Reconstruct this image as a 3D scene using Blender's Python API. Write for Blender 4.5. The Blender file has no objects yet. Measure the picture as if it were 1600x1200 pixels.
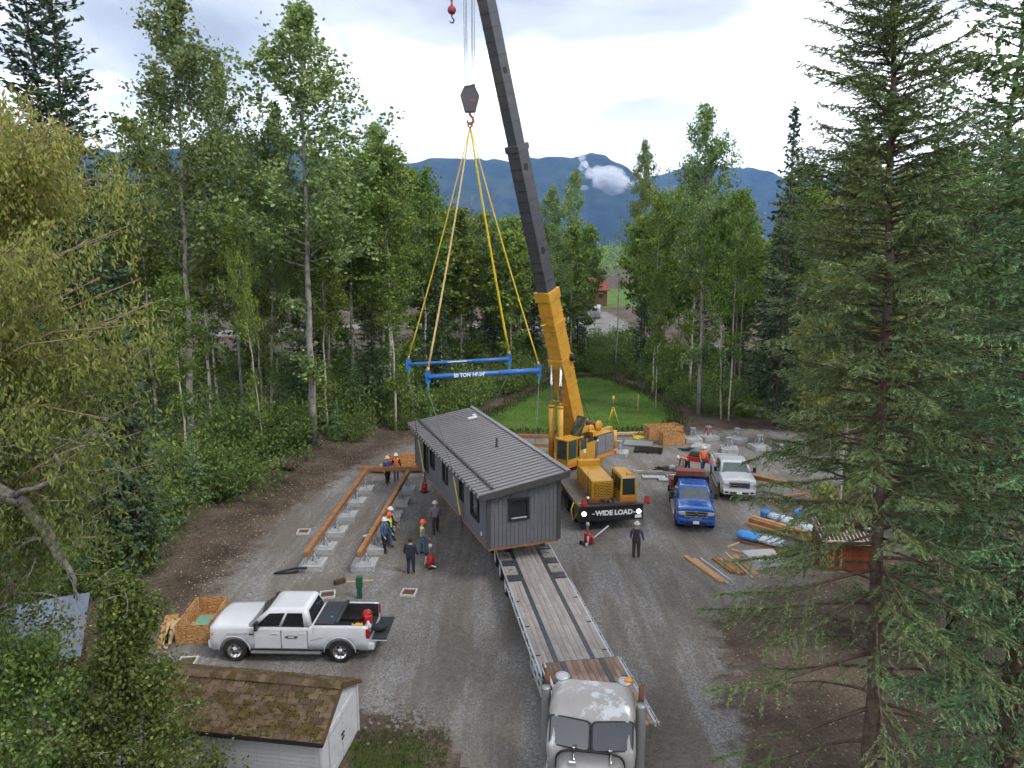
import bpy, bmesh, math, random
import numpy as np
from mathutils import Vector, Matrix, Euler

SC = bpy.context.scene
COL = SC.collection
R = math.radians
random.seed(11)
RNG = np.random.default_rng(7)

# ------------------------------------------------------------------ camera
cam_d = bpy.data.cameras.new('camera')
cam = bpy.data.objects.new('camera', cam_d)
COL.objects.link(cam)
cam.location = (0, 0, 14.5)
cam.rotation_euler = (R(80), 0, 0)
cam_d.sensor_width = 36
cam_d.lens = 1130 / 1600 * 36
cam_d.clip_end = 30000
cam_d.clip_start = 0.1
SC.camera = cam

# ------------------------------------------------------------------ sky, sun, exposure
SUN_EL, SUN_AZ = R(52), R(125)          # azimuth clockwise from +Y: behind the camera, to the right
W = bpy.data.worlds.new('World')
SC.world = W
W.use_nodes = True
nt = W.node_tree
nt.nodes.clear()


def N(t, kind, **kw):
    n = t.nodes.new(kind)
    for k, v in kw.items():
        setattr(n, k, v)
    return n


def ramp(t, stops, interp='EASE'):
    n = t.nodes.new('ShaderNodeValToRGB')
    e = n.color_ramp.elements
    n.color_ramp.interpolation = interp
    while len(e) < len(stops):
        e.new(0.5)
    for q, (p, c) in zip(e, stops):
        q.position = p
        q.color = (*c, 1) if len(c) == 3 else c
    return n


def build_world():
    L = nt.links.new
    out = N(nt, 'ShaderNodeOutputWorld')
    bg = N(nt, 'ShaderNodeBackground')
    bg.inputs['Strength'].default_value = 0.1
    sky = N(nt, 'ShaderNodeTexSky', sky_type='NISHITA', sun_disc=False)
    sky.sun_elevation = SUN_EL
    sky.sun_rotation = SUN_AZ
    sky.air_density = 1.0
    sky.dust_density = 2.0
    tc = N(nt, 'ShaderNodeTexCoord')
    # flatten the direction on a cloud deck: (x, y) / (z + k)
    sep = N(nt, 'ShaderNodeSeparateXYZ')
    L(tc.outputs['Generated'], sep.inputs[0])
    zz = N(nt, 'ShaderNodeMath', operation='MAXIMUM'); L(sep.outputs['Z'], zz.inputs[0]); zz.inputs[1].default_value = 0.0
    za = N(nt, 'ShaderNodeMath', operation='ADD'); L(zz.outputs[0], za.inputs[0]); za.inputs[1].default_value = 0.16
    dx = N(nt, 'ShaderNodeMath', operation='DIVIDE'); L(sep.outputs['X'], dx.inputs[0]); L(za.outputs[0], dx.inputs[1])
    dy = N(nt, 'ShaderNodeMath', operation='DIVIDE'); L(sep.outputs['Y'], dy.inputs[0]); L(za.outputs[0], dy.inputs[1])
    cmb = N(nt, 'ShaderNodeCombineXYZ'); L(dx.outputs[0], cmb.inputs[0]); L(dy.outputs[0], cmb.inputs[1])
    mp = N(nt, 'ShaderNodeMapping'); L(cmb.outputs[0], mp.inputs[0])
    mp.inputs['Location'].default_value = CLOUD_OFFSET
    n1 = N(nt, 'ShaderNodeTexNoise'); n1.inputs['Scale'].default_value = 0.75
    n1.inputs['Detail'].default_value = 5; n1.inputs['Roughness'].default_value = 0.52
    n1.inputs['Distortion'].default_value = 0.35
    L(mp.outputs[0], n1.inputs['Vector'])
    # overcast: thin bright cloud and thicker grey banks
    r1 = ramp(nt, [(0.36, (14.5, 14.5, 14.4)), (0.45, (9.2, 9.25, 9.35)), (0.53, (4.6, 4.72, 4.95)), (0.64, (2.7, 2.82, 3.05))])
    L(n1.outputs['Fac'], r1.inputs[0])
    n2 = N(nt, 'ShaderNodeTexNoise'); n2.inputs['Scale'].default_value = 2.3
    n2.inputs['Detail'].default_value = 3; L(mp.outputs[0], n2.inputs['Vector'])
    r2 = ramp(nt, [(0.35, (1.05, 1.05, 1.05)), (0.7, (0.90, 0.92, 0.94))])
    L(n2.outputs['Fac'], r2.inputs[0])
    mul = N(nt, 'ShaderNodeMix', data_type='RGBA', blend_type='MULTIPLY'); mul.inputs[0].default_value = 1
    L(r1.outputs[0], mul.inputs[6]); L(r2.outputs[0], mul.inputs[7])
    # looking low, the deck is seen edge-on against the bright clear strip far off
    hz = ramp(nt, [(0.06, (1, 1, 1)), (0.12, (0.5, 0.5, 0.5)), (0.2, (0, 0, 0))])
    L(sep.outputs['Z'], hz.inputs[0])
    m2 = N(nt, 'ShaderNodeMix', data_type='RGBA'); L(hz.outputs[0], m2.inputs[0])
    L(mul.outputs[2], m2.inputs[6]); m2.inputs[7].default_value = (15.0, 15.0, 14.9, 1)
    mx = N(nt, 'ShaderNodeMix', data_type='RGBA'); mx.inputs[0].default_value = 0.9
    L(sky.outputs[0], mx.inputs[6]); L(m2.outputs[2], mx.inputs[7])
    L(mx.outputs[2], bg.inputs['Color'])
    L(bg.outputs[0], out.inputs['Surface'])


CLOUD_OFFSET = (4.4, 6.15, 0.0)
build_world()
W.cycles.sampling_method = 'MANUAL'
W.cycles.sample_map_resolution = 512

sun_d = bpy.data.lights.new('sun', 'SUN')
sun_d.energy = 1.1
sun_d.angle = R(18)
sun_d.color = (1.0, 0.965, 0.91)
sun = bpy.data.objects.new('sun', sun_d)
COL.objects.link(sun)
sun.location = (30, -20, 60)
sv = Vector((math.sin(SUN_AZ) * math.cos(SUN_EL), math.cos(SUN_AZ) * math.cos(SUN_EL), math.sin(SUN_EL)))
sun.rotation_euler = sv.to_track_quat('Z', 'Y').to_euler()

vs = SC.view_settings
vs.view_transform = 'Standard'
vs.look = 'None'
vs.exposure = 1.2
vs.gamma = 1.0
vs.use_curve_mapping = False
cy = SC.cycles
cy.max_bounces = 7
cy.diffuse_bounces = 3
cy.glossy_bounces = 3
cy.transmission_bounces = 5
cy.transparent_max_bounces = 24
cy.volume_bounces = 1
cy.caustics_reflective = False
cy.caustics_refractive = False
cy.use_denoising = True
cy.use_adaptive_sampling = True
cy.adaptive_threshold = 0.04

# ------------------------------------------------------------------ materials
MATS = {}


def mat(name, col, rough=0.6, metal=0.0, var=0.12, scale=6.0, bump=0.0, bscale=40.0, spec=0.5, dirt=None, dscale=1.5, damt=0.5, coat=0.0, orand=0.0, stretch=None, dsharp=0.09):
    """Procedural paint / wood / metal: noise-varied base colour, optional stains and relief."""
    m = bpy.data.materials.new(name)
    m.use_nodes = True
    t = m.node_tree
    L = t.links.new
    b = t.nodes['Principled BSDF']
    b.inputs['Roughness'].default_value = rough
    b.inputs['Metallic'].default_value = metal
    b.inputs['Specular IOR Level'].default_value = spec
    b.inputs['Coat Weight'].default_value = coat
    b.inputs['Coat Roughness'].default_value = 0.05
    tc = N(t, 'ShaderNodeTexCoord')
    vec = tc.outputs['Object']
    if stretch:
        mp = N(t, 'ShaderNodeMapping')
        mp.inputs['Scale'].default_value = stretch
        L(vec, mp.inputs[0])
        vec = mp.outputs[0]
    nz = N(t, 'ShaderNodeTexNoise')
    nz.inputs['Scale'].default_value = scale
    nz.inputs['Detail'].default_value = 5
    nz.inputs['Roughness'].default_value = 0.65
    L(vec, nz.inputs['Vector'])
    c = Vector(col)
    rp = ramp(t, [(0.3, tuple(c * (1 - var))), (0.7, tuple(c * (1 + var)))], 'LINEAR')
    L(nz.outputs['Fac'], rp.inputs[0])
    colout = rp.outputs[0]
    if orand:
        oi = N(t, 'ShaderNodeObjectInfo')
        hs = N(t, 'ShaderNodeHueSaturation')
        mr = N(t, 'ShaderNodeMapRange')
        mr.inputs['To Min'].default_value = 1 - orand
        mr.inputs['To Max'].default_value = 1 + orand
        L(oi.outputs['Random'], mr.inputs['Value'])
        L(mr.outputs[0], hs.inputs['Value'])
        L(colout, hs.inputs['Color'])
        colout = hs.outputs[0]
    if dirt:
        n2 = N(t, 'ShaderNodeTexNoise')
        n2.inputs['Scale'].default_value = dscale
        n2.inputs['Detail'].default_value = 8
        n2.inputs['Roughness'].default_value = 0.7
        L(tc.outputs['Object'], n2.inputs['Vector'])
        r2 = ramp(t, [(0.57 - dsharp, (0, 0, 0)), (0.57 + dsharp, (damt, damt, damt))])
        L(n2.outputs['Fac'], r2.inputs[0])
        mx = N(t, 'ShaderNodeMix', data_type='RGBA')
        L(r2.outputs[0], mx.inputs[0])
        L(colout, mx.inputs[6])
        mx.inputs[7].default_value = (*dirt, 1)
        colout = mx.outputs[2]
    L(colout, b.inputs['Base Color'])
    if bump:
        n3 = N(t, 'ShaderNodeTexNoise')
        n3.inputs['Scale'].default_value = bscale
        n3.inputs['Detail'].default_value = 4
        L(vec, n3.inputs['Vector'])
        bp = N(t, 'ShaderNodeBump')
        bp.inputs['Strength'].default_value = bump
        bp.inputs['Distance'].default_value = 0.02
        L(n3.outputs['Fac'], bp.inputs['Height'])
        L(bp.outputs[0], b.inputs['Normal'])
    MATS[name] = m
    return m


def glass_mat(name, col=(0.012, 0.016, 0.02), rough=0.04):
    m = mat(name, col, rough, 0, 0.2, 3, spec=0.9)
    return m


def leaf_mat(name, c_dark, c_light, c_alt=None, trans=0.35, rough=0.55, vary=0.22):
    """Leaf: colour varies per leaf (attribute tone) and per tree; some light passes through."""
    m = bpy.data.materials.new(name)
    m.use_nodes = True
    t = m.node_tree
    L = t.links.new
    b = t.nodes['Principled BSDF']
    out = t.nodes['Material Output']
    b.inputs['Roughness'].default_value = rough
    b.inputs['Specular IOR Level'].default_value = 0.25
    at = N(t, 'ShaderNodeAttribute', attribute_name='tone')
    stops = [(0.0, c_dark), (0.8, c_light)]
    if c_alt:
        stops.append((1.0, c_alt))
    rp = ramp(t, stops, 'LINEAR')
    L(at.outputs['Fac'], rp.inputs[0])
    oi = N(t, 'ShaderNodeObjectInfo')
    mr = N(t, 'ShaderNodeMapRange')
    mr.inputs['To Min'].default_value = 1 - vary
    mr.inputs['To Max'].default_value = 1 + vary
    L(oi.outputs['Random'], mr.inputs['Value'])
    ml = N(t, 'ShaderNodeMath', operation='MULTIPLY'); L(oi.outputs['Random'], ml.inputs[0]); ml.inputs[1].default_value = 7.31
    fr = N(t, 'ShaderNodeMath', operation='FRACT'); L(ml.outputs[0], fr.inputs[0])
    mh = N(t, 'ShaderNodeMapRange')
    mh.inputs['To Min'].default_value = 0.5 - vary * 0.07
    mh.inputs['To Max'].default_value = 0.5 + vary * 0.07
    L(fr.outputs[0], mh.inputs['Value'])
    hs = N(t, 'ShaderNodeHueSaturation')
    L(mh.outputs[0], hs.inputs['Hue'])
    L(mr.outputs[0], hs.inputs['Value'])
    L(rp.outputs[0], hs.inputs['Color'])
    L(hs.outputs[0], b.inputs['Base Color'])
    tr = N(t, 'ShaderNodeBsdfTranslucent')
    L(hs.outputs[0], tr.inputs['Color'])
    mx = N(t, 'ShaderNodeMixShader')
    mx.inputs[0].default_value = trans
    L(b.outputs[0], mx.inputs[1])
    L(tr.outputs[0], mx.inputs[2])
    L(mx.outputs[0], out.inputs['Surface'])
    MATS[name] = m
    return m


# ------------------------------------------------------------------ mesh helpers
class MB:
    """Collects faces of one mesh."""

    def __init__(self):
        self.v, self.f, self.mi, self.sm = [], [], [], []

    def add(self, vs, fs, mi=0, smooth=False):
        o = len(self.v)
        self.v += [tuple(p) for p in vs]
        for f in fs:
            self.f.append(tuple(i + o for i in f))
            self.mi.append(mi)
            self.sm.append(smooth)
        return self

    def box(self, c, s, rot=None, mi=0):
        hx, hy, hz = s[0] / 2, s[1] / 2, s[2] / 2
        ps = [Vector((x * hx, y * hy, z * hz)) for z in (-1, 1) for x, y in ((-1, -1), (1, -1), (1, 1), (-1, 1))]
        if rot is not None:
            ps = [rot @ p for p in ps]
        c = Vector(c)
        return self.add([p + c for p in ps], [(3, 2, 1, 0), (4, 5, 6, 7), (0, 1, 5, 4), (1, 2, 6, 5), (2, 3, 7, 6), (3, 0, 4, 7)], mi)

    def tube(self, pts, rad, n=8, mi=0, cap=True, smooth=True):
        pts = [Vector(p) for p in pts]
        if not hasattr(rad, '__len__'):
            rad = [rad] * len(pts)
        vs, fs = [], []
        d0 = (pts[1] - pts[0]).normalized()
        a = d0.orthogonal().normalized()
        for i, p in enumerate(pts):
            if i == 0:
                d = d0
            elif i == len(pts) - 1:
                d = (pts[i] - pts[i - 1]).normalized()
            else:
                d = (pts[i + 1] - pts[i - 1]).normalized()
            a = (a - d * a.dot(d)).normalized()
            b = d.cross(a)
            for k in range(n):
                th = 2 * math.pi * k / n
                vs.append(p + (a * math.cos(th) + b * math.sin(th)) * rad[i])
        for i in range(len(pts) - 1):
            for k in range(n):
                k2 = (k + 1) % n
                fs.append((i * n + k, i * n + k2, (i + 1) * n + k2, (i + 1) * n + k))
        self.add(vs, fs, mi, smooth)
        if cap:
            o = len(self.v) - len(vs)
            self.f.append(tuple(o + k for k in reversed(range(n)))); self.mi.append(mi); self.sm.append(False)
            o2 = o + (len(pts) - 1) * n
            self.f.append(tuple(o2 + k for k in range(n))); self.mi.append(mi); self.sm.append(False)
        return self

    def prism(self, poly, vec, mi=0):
        """closed polygon (3-D points) swept along vec"""
        vec = Vector(vec)
        a = [Vector(p) for p in poly]
        n = len(a)
        nrm = Vector((0, 0, 0))
        for i in range(n):
            nrm += a[i].cross(a[(i + 1) % n])
        if nrm.dot(vec) < 0:
            a.reverse()
        vs = a + [p + vec for p in a]
        fs = [tuple(reversed(range(n))), tuple(range(n, 2 * n))]
        fs += [(i, (i + 1) % n, n + (i + 1) % n, n + i) for i in range(n)]
        return self.add(vs, fs, mi)

    def lathe(self, prof, n=16, c=(0, 0, 0), axis='Z', mi=0, smooth=True, cap=True):
        vs, fs = [], []
        for r, z in prof:
            for k in range(n):
                th = 2 * math.pi * k / n
                x, y = r * math.cos(th), r * math.sin(th)
                p = {'Z': (x, y, z), 'X': (z, x, y), 'Y': (y, z, x)}[axis]
                vs.append((p[0] + c[0], p[1] + c[1], p[2] + c[2]))
        for i in range(len(prof) - 1):
            for k in range(n):
                k2 = (k + 1) % n
                fs.append((i * n + k, i * n + k2, (i + 1) * n + k2, (i + 1) * n + k))
        if cap:
            fs.append(tuple(reversed(range(n))))
            fs.append(tuple((len(prof) - 1) * n + k for k in range(n)))
        return self.add(vs, fs, mi, smooth)

    def loft(self, rings, mi=0, smooth=True, cap=True, closed=True):
        n = len(rings[0])
        vs = [p for r in rings for p in r]
        fs = []
        for i in range(len(rings) - 1):
            for k in range(n if closed else n - 1):
                k2 = (k + 1) % n
                fs.append((i * n + k, i * n + k2, (i + 1) * n + k2, (i + 1) * n + k))
        self.add(vs, fs, mi, smooth)
        if cap:
            o = len(self.v) - len(vs)
            self.f.append(tuple(o + k for k in reversed(range(n)))); self.mi.append(mi); self.sm.append(False)
            o2 = o + (len(rings) - 1) * n
            self.f.append(tuple(o2 + k for k in range(n))); self.mi.append(mi); self.sm.append(False)
        return self

    def mesh(self, name, mats, bevel=0.0, fix=False):
        me = bpy.data.meshes.new(name)
        me.from_pydata(self.v, [], self.f)
        if not isinstance(mats, (list, tuple)):
            mats = [mats]
        for m in mats:
            me.materials.append(MATS[m] if isinstance(m, str) else m)
        me.polygons.foreach_set('material_index', self.mi)
        me.polygons.foreach_set('use_smooth', self.sm)
        if bevel or fix:
            bm = bmesh.new()
            bm.from_mesh(me)
            if fix:
                bmesh.ops.recalc_face_normals(bm, faces=bm.faces)
            if bevel:
                bmesh.ops.bevel(bm, geom=bm.edges[:], offset=bevel, segments=2, affect='EDGES', profile=0.6, clamp_overlap=True)
            bm.to_mesh(me)
            bm.free()
        me.update()
        return me

    def build(self, name, mats, parent=None, loc=(0, 0, 0), rot=(0, 0, 0), bevel=0.0, fix=False):
        return link(name, self.mesh(name, mats, bevel, fix), parent, loc, rot)


def link(name, data, parent=None, loc=(0, 0, 0), rot=(0, 0, 0), scale=None):
    o = bpy.data.objects.new(name, data)
    COL.objects.link(o)
    if parent is not None:
        o.parent = parent
    o.location = loc
    o.rotation_euler = rot
    if scale:
        o.scale = scale
    return o


def tag(o, label=None, cat=None, group=None, kind=None):
    for k, v in (('label', label), ('category', cat), ('group', group), ('kind', kind)):
        if v:
            o[k] = v
    return o


def thing(name, label, cat, loc=(0, 0, 0), rz=0.0, group=None):
    return tag(link(name, None, None, loc, (0, 0, rz)), label, cat, group)


BOXES = {}


def bx(name, c, s, m, par=None, rot=(0, 0, 0), bev=0.0):
    """a box as an object of its own; boxes of one size share a mesh"""
    key = (tuple(round(q, 4) for q in s), m, bev)
    if key not in BOXES:
        BOXES[key] = MB().box((0, 0, 0), s).mesh(name, m, bev)
    return link(name, BOXES[key], par, c, rot)


def rod(name, a, b, r, m, par=None, n=8):
    return MB().tube([a, b], r, n).build(name, m, par)


def rotz(v, a):
    c, s = math.cos(a), math.sin(a)
    return (v[0] * c - v[1] * s, v[0] * s + v[1] * c) + tuple(v[2:])


def copy_tree(o, parent=None):
    c = o.copy()
    COL.objects.link(c)
    if parent is not None:
        c.parent = parent
    for ch in o.children:
        copy_tree(ch, c)
    return c


def text_mesh(s, size, m, extrude=0.004, bold=0.0):
    cu = bpy.data.curves.new('lettering', 'FONT')
    cu.body = s
    cu.size = size
    cu.extrude = extrude
    cu.offset = bold
    cu.align_x = 'CENTER'
    cu.align_y = 'CENTER'
    ob = bpy.data.objects.new('lettering_source', cu)
    COL.objects.link(ob)
    dg = bpy.context.evaluated_depsgraph_get()
    me = bpy.data.meshes.new_from_object(ob.evaluated_get(dg))
    bpy.data.objects.remove(ob)
    me.materials.clear()
    me.materials.append(MATS[m])
    return me


def np_mesh(name, verts, faces, mats, tone=None, smooth=False, mi=None):
    """big mesh from numpy arrays; faces (n, k)"""
    me = bpy.data.meshes.new(name)
    nv, nf, k = len(verts), len(faces), faces.shape[1]
    me.vertices.add(nv)
    me.vertices.foreach_set('co', np.asarray(verts, np.float32).ravel())
    me.loops.add(nf * k)
    me.loops.foreach_set('vertex_index', np.asarray(faces, np.int32).ravel())
    me.polygons.add(nf)
    me.polygons.foreach_set('loop_start', np.arange(0, nf * k, k, dtype=np.int32))
    me.polygons.foreach_set('use_smooth', np.full(nf, smooth))
    for m in (mats if isinstance(mats, (list, tuple)) else [mats]):
        me.materials.append(MATS[m])
    if mi is not None:
        me.polygons.foreach_set('material_index', np.asarray(mi, np.int32))
    if tone is not None:
        a = me.attributes.new('tone', 'FLOAT', 'FACE')
        a.data.foreach_set('value', np.asarray(tone, np.float32))
    me.update(calc_edges=True)
    return me

# ------------------------------------------------------------------ ground
def sstep(a, b, x):
    t = np.clip((x - a) / (b - a), 0, 1)
    return t * t * (3 - 2 * t)


def vnoise(x, y, s, seed=0):
    """smooth value noise, numpy"""
    x = np.asarray(x, float) / s + 91.7 * seed
    y = np.asarray(y, float) / s + 37.3 * seed
    xi, yi = np.floor(x), np.floor(y)
    fx, fy = x - xi, y - yi
    fx, fy = fx * fx * (3 - 2 * fx), fy * fy * (3 - 2 * fy)

    def h(a, b):
        q = np.sin(a * 127.1 + b * 311.7 + seed * 74.7) * 43758.5453
        return q - np.floor(q)
    return (h(xi, yi) * (1 - fx) + h(xi + 1, yi) * fx) * (1 - fy) + (h(xi, yi + 1) * (1 - fx) + h(xi + 1, yi + 1) * fx) * fy


YL_Y = [10, 20, 28, 38, 47, 56, 62, 70]
YL_X = [-13, -13.2, -13.3, -13.2, -11.6, -8.2, -4.5, -1]


def gz(x, y):
    """ground height: flat yard, a low bank along its left side, small unevenness in the wood"""
    x = np.asarray(x, float)
    y = np.asarray(y, float)
    xl = np.interp(y, YL_Y, YL_X)
    bank = 0.75 * sstep(2.3, 7.5, xl - x) * sstep(17, 24, y) * (1 - sstep(70, 95, y))
    rough = (vnoise(x, y, 2.3, 1) - 0.35) * 0.16 + (vnoise(x, y, 9, 2) - 0.5) * 0.3
    wild = sstep(2.3, 4.5, xl - x) + sstep(31, 38, x) + sstep(90, 100, y)
    return bank + rough * np.clip(wild, 0, 1) * (1 - sstep(300, 800, y))


def nz(t, scale, detail, rough=0.6, vec=None, dist=0.0):
    n = N(t, 'ShaderNodeTexNoise')
    n.inputs['Scale'].default_value = scale
    n.inputs['Detail'].default_value = detail
    n.inputs['Roughness'].default_value = rough
    n.inputs['Distortion'].default_value = dist
    t.links.new(vec, n.inputs['Vector'])
    return n.outputs['Fac']


def rmp(t, fac, stops, interp='LINEAR'):
    r = ramp(t, stops, interp)
    t.links.new(fac, r.inputs[0])
    return r.outputs[0]


def mixc(t, fac, a, b, blend='MIX'):
    m = N(t, 'ShaderNodeMix', data_type='RGBA', blend_type=blend)
    for k, s in ((0, fac), (6, a), (7, b)):
        if hasattr(s, 'links'):
            t.links.new(s, m.inputs[k])
        else:
            m.inputs[k].default_value = s
    return m.outputs[2]


def soil_nodes(t, vec):
    fine = nz(t, 7, 4, 0.8, vec)
    c = rmp(t, nz(t, 0.32, 6, 0.68, vec), [(0.3, (0.042, 0.031, 0.023)), (0.47, (0.09, 0.068, 0.051)), (0.6, (0.14, 0.108, 0.082)), (0.72, (0.08, 0.075, 0.04))])
    g = rmp(t, fine, [(0.32, (0.45, 0.43, 0.4)), (0.55, (1.0, 1.0, 1.0)), (0.75, (1.7, 1.6, 1.5))])
    return mixc(t, 1.0, c, g, 'MULTIPLY'), fine


def gravel_nodes(t, vec, light, mud, mudamt):
    v = N(t, 'ShaderNodeTexVoronoi'); v.inputs['Scale'].default_value = 17
    t.links.new(vec, v.inputs['Vector'])
    bw = N(t, 'ShaderNodeRGBToBW'); t.links.new(v.outputs['Color'], bw.inputs[0])
    lv, mv = Vector(light), Vector(mud)
    stone = rmp(t, bw.outputs[0], [(0.1, tuple(lv * 0.62)), (0.5, tuple(lv)), (0.9, tuple(lv * 1.45))])
    # mud worked up between the stones, in long smears along the way the lorries drive
    mp = N(t, 'ShaderNodeMapping'); mp.inputs['Rotation'].default_value = (0, 0, R(12)); mp.inputs['Scale'].default_value = (0.42, 0.15, 1)
    t.links.new(vec, mp.inputs[0])
    n1 = nz(t, 1.0, 6, 0.62, mp.outputs[0], 0.6)
    n2 = nz(t, 3.5, 5, 0.7, vec)
    ad = N(t, 'ShaderNodeMath', operation='MULTIPLY_ADD'); t.links.new(n2, ad.inputs[0]); ad.inputs[1].default_value = 0.35; t.links.new(n1, ad.inputs[2])
    # wheel tracks: narrow long streaks
    mp2 = N(t, 'ShaderNodeMapping'); mp2.inputs['Rotation'].default_value = (0, 0, R(10)); mp2.inputs['Scale'].default_value = (1.7, 0.07, 1)
    t.links.new(vec, mp2.inputs[0])
    n3 = nz(t, 1.0, 4, 0.6, mp2.outputs[0], 1.2)
    tk = N(t, 'ShaderNodeMath', operation='MULTIPLY_ADD'); t.links.new(n3, tk.inputs[0]); tk.inputs[1].default_value = 0.42; t.links.new(ad.outputs[0], tk.inputs[2])
    f = rmp(t, tk.outputs[0], [(0.735, (0, 0, 0)), (1.0, (mudamt,) * 3)], 'EASE')
    mudc = rmp(t, n2, [(0.3, tuple(mv * 0.6)), (0.7, tuple(mv * 1.35))])
    hh = N(t, 'ShaderNodeMath', operation='MULTIPLY_ADD'); t.links.new(v.outputs['Distance'], hh.inputs[0]); hh.inputs[1].default_value = 0.35; t.links.new(tk.outputs[0], hh.inputs[2])
    return mixc(t, f, stone, mudc), hh.outputs[0]


def grass_nodes(t, vec, c1, c2, c3):
    fine = nz(t, 11, 4, 0.8, vec)
    c = rmp(t, nz(t, 0.28, 5, 0.6, vec), [(0.35, c1), (0.52, c2), (0.7, c3)])
    return mixc(t, 1.0, c, rmp(t, fine, [(0.3, (0.55, 0.55, 0.5)), (0.7, (1.4, 1.4, 1.3))]), 'MULTIPLY'), fine


def ground_mat(name, inner=None, edge=0.9):
    """bare soil; or soil that gives way to gravel / grass inside a zone (attribute 'inside', metres from its rim)"""
    m = bpy.data.materials.new(name)
    m.use_nodes = True
    t = m.node_tree
    L = t.links.new
    b = t.nodes['Principled BSDF']
    b.inputs['Roughness'].default_value = 0.92
    b.inputs['Specular IOR Level'].default_value = 0.2
    vec = N(t, 'ShaderNodeTexCoord').outputs['Object']
    col, h = soil_nodes(t, vec)
    if inner:
        c2, h2 = inner(t, vec)
        at = N(t, 'ShaderNodeAttribute', attribute_name='inside')
        mn = N(t, 'ShaderNodeMath', operation='MULTIPLY_ADD')
        L(nz(t, 0.9, 5, 0.75, vec), mn.inputs[0]); mn.inputs[1].default_value = 5.0; L(at.outputs['Fac'], mn.inputs[2])
        f = N(t, 'ShaderNodeMapRange'); L(mn.outputs[0], f.inputs['Value'])
        f.inputs['From Min'].default_value = 2.5 - edge * 0.5; f.inputs['From Max'].default_value = 2.5 + edge * 0.5
        col = mixc(t, f.outputs[0], col, c2)
        h = mixc(t, f.outputs[0], h, h2)
    L(col, b.inputs['Base Color'])
    bp = N(t, 'ShaderNodeBump'); bp.inputs['Strength'].default_value = 0.8; bp.inputs['Distance'].default_value = 0.07
    L(h, bp.inputs['Height']); L(bp.outputs[0], b.inputs['Normal'])
    MATS[name] = m


ground_mat('forest_soil')
ground_mat('yard_gravel', lambda t, v: gravel_nodes(t, v, (0.205, 0.197, 0.187), (0.13, 0.109, 0.087), 0.8))
ground_mat('road_gravel', lambda t, v: gravel_nodes(t, v, (0.2, 0.2, 0.195), (0.15, 0.135, 0.12), 0.6))
ground_mat('lawn_grass', lambda t, v: grass_nodes(t, v, (0.05, 0.10, 0.014), (0.08, 0.15, 0.022), (0.13, 0.15, 0.045)), 0.6)
ground_mat('rough_grass', lambda t, v: grass_nodes(t, v, (0.03, 0.06, 0.012), (0.055, 0.075, 0.02), (0.07, 0.05, 0.03)))

xs = np.unique(np.concatenate([np.arange(-60, 60.1, 0.8), np.linspace(-60, -260, 40), np.linspace(60, 260, 40), [-9000, -5000, -2500, -1200, -600, 600, 1200, 2500, 5000, 9000]]))
ys = np.unique(np.concatenate([np.arange(8, 95.1, 0.8), np.linspace(95, 340, 50), np.linspace(-40, 8, 10), [-300, 600, 1000, 2000, 3500, 6000, 9500]]))
GX, GY = np.meshgrid(xs, ys)
nx, ny = len(xs), len(ys)
idx = np.arange(nx * ny).reshape(ny, nx)
F = np.stack([idx[:-1, :-1], idx[:-1, 1:], idx[1:, 1:], idx[1:, :-1]], -1).reshape(-1, 4)
tag(link('ground', np_mesh('ground', np.stack([GX, GY, gz(GX, GY)], -1).reshape(-1, 3), F, 'forest_soil', smooth=True)), kind='structure')


def sheet(name, poly, z, m, margin=2.0, step=0.5):
    """ground sheet over a zone, laid z above the soil and running a little past its rim, where it turns to soil itself"""
    P = np.array(poly, float)
    x = np.arange(P[:, 0].min() - margin, P[:, 0].max() + margin + step, step)
    y = np.arange(P[:, 1].min() - margin, P[:, 1].max() + margin + step, step)
    X, Y = np.meshgrid(x, y)
    d = np.full(X.shape, 1e9)
    ins = np.zeros(X.shape, bool)
    for i in range(len(P)):
        a, b = P[i], P[(i + 1) % len(P)]
        e = b - a
        t = np.clip(((X - a[0]) * e[0] + (Y - a[1]) * e[1]) / (e @ e), 0, 1)
        d = np.minimum(d, np.hypot(X - a[0] - t * e[0], Y - a[1] - t * e[1]))
        if a[1] != b[1]:
            c = ((Y < a[1]) != (Y < b[1])) & (X < (b[0] - a[0]) * (Y - a[1]) / (b[1] - a[1]) + a[0])
            ins ^= c
    sd = np.where(ins, d, -d)
    idx = np.arange(X.size).reshape(X.shape)
    F = np.stack([idx[:-1, :-1], idx[:-1, 1:], idx[1:, 1:], idx[1:, :-1]], -1).reshape(-1, 4)
    keep = sd.ravel()[F].max(1) > -margin
    F = F[keep]
    used, inv = np.unique(F, return_inverse=True)
    V = np.stack([X, Y, gz(X, Y) + z], -1).reshape(-1, 3)[used]
    me = np_mesh(name, V, inv.reshape(-1, 4), m, smooth=True)
    at = me.attributes.new('inside', 'FLOAT', 'POINT')
    at.data.foreach_set('value', sd.ravel()[used].astype(np.float32))
    return tag(link(name, me), kind='structure')


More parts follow.
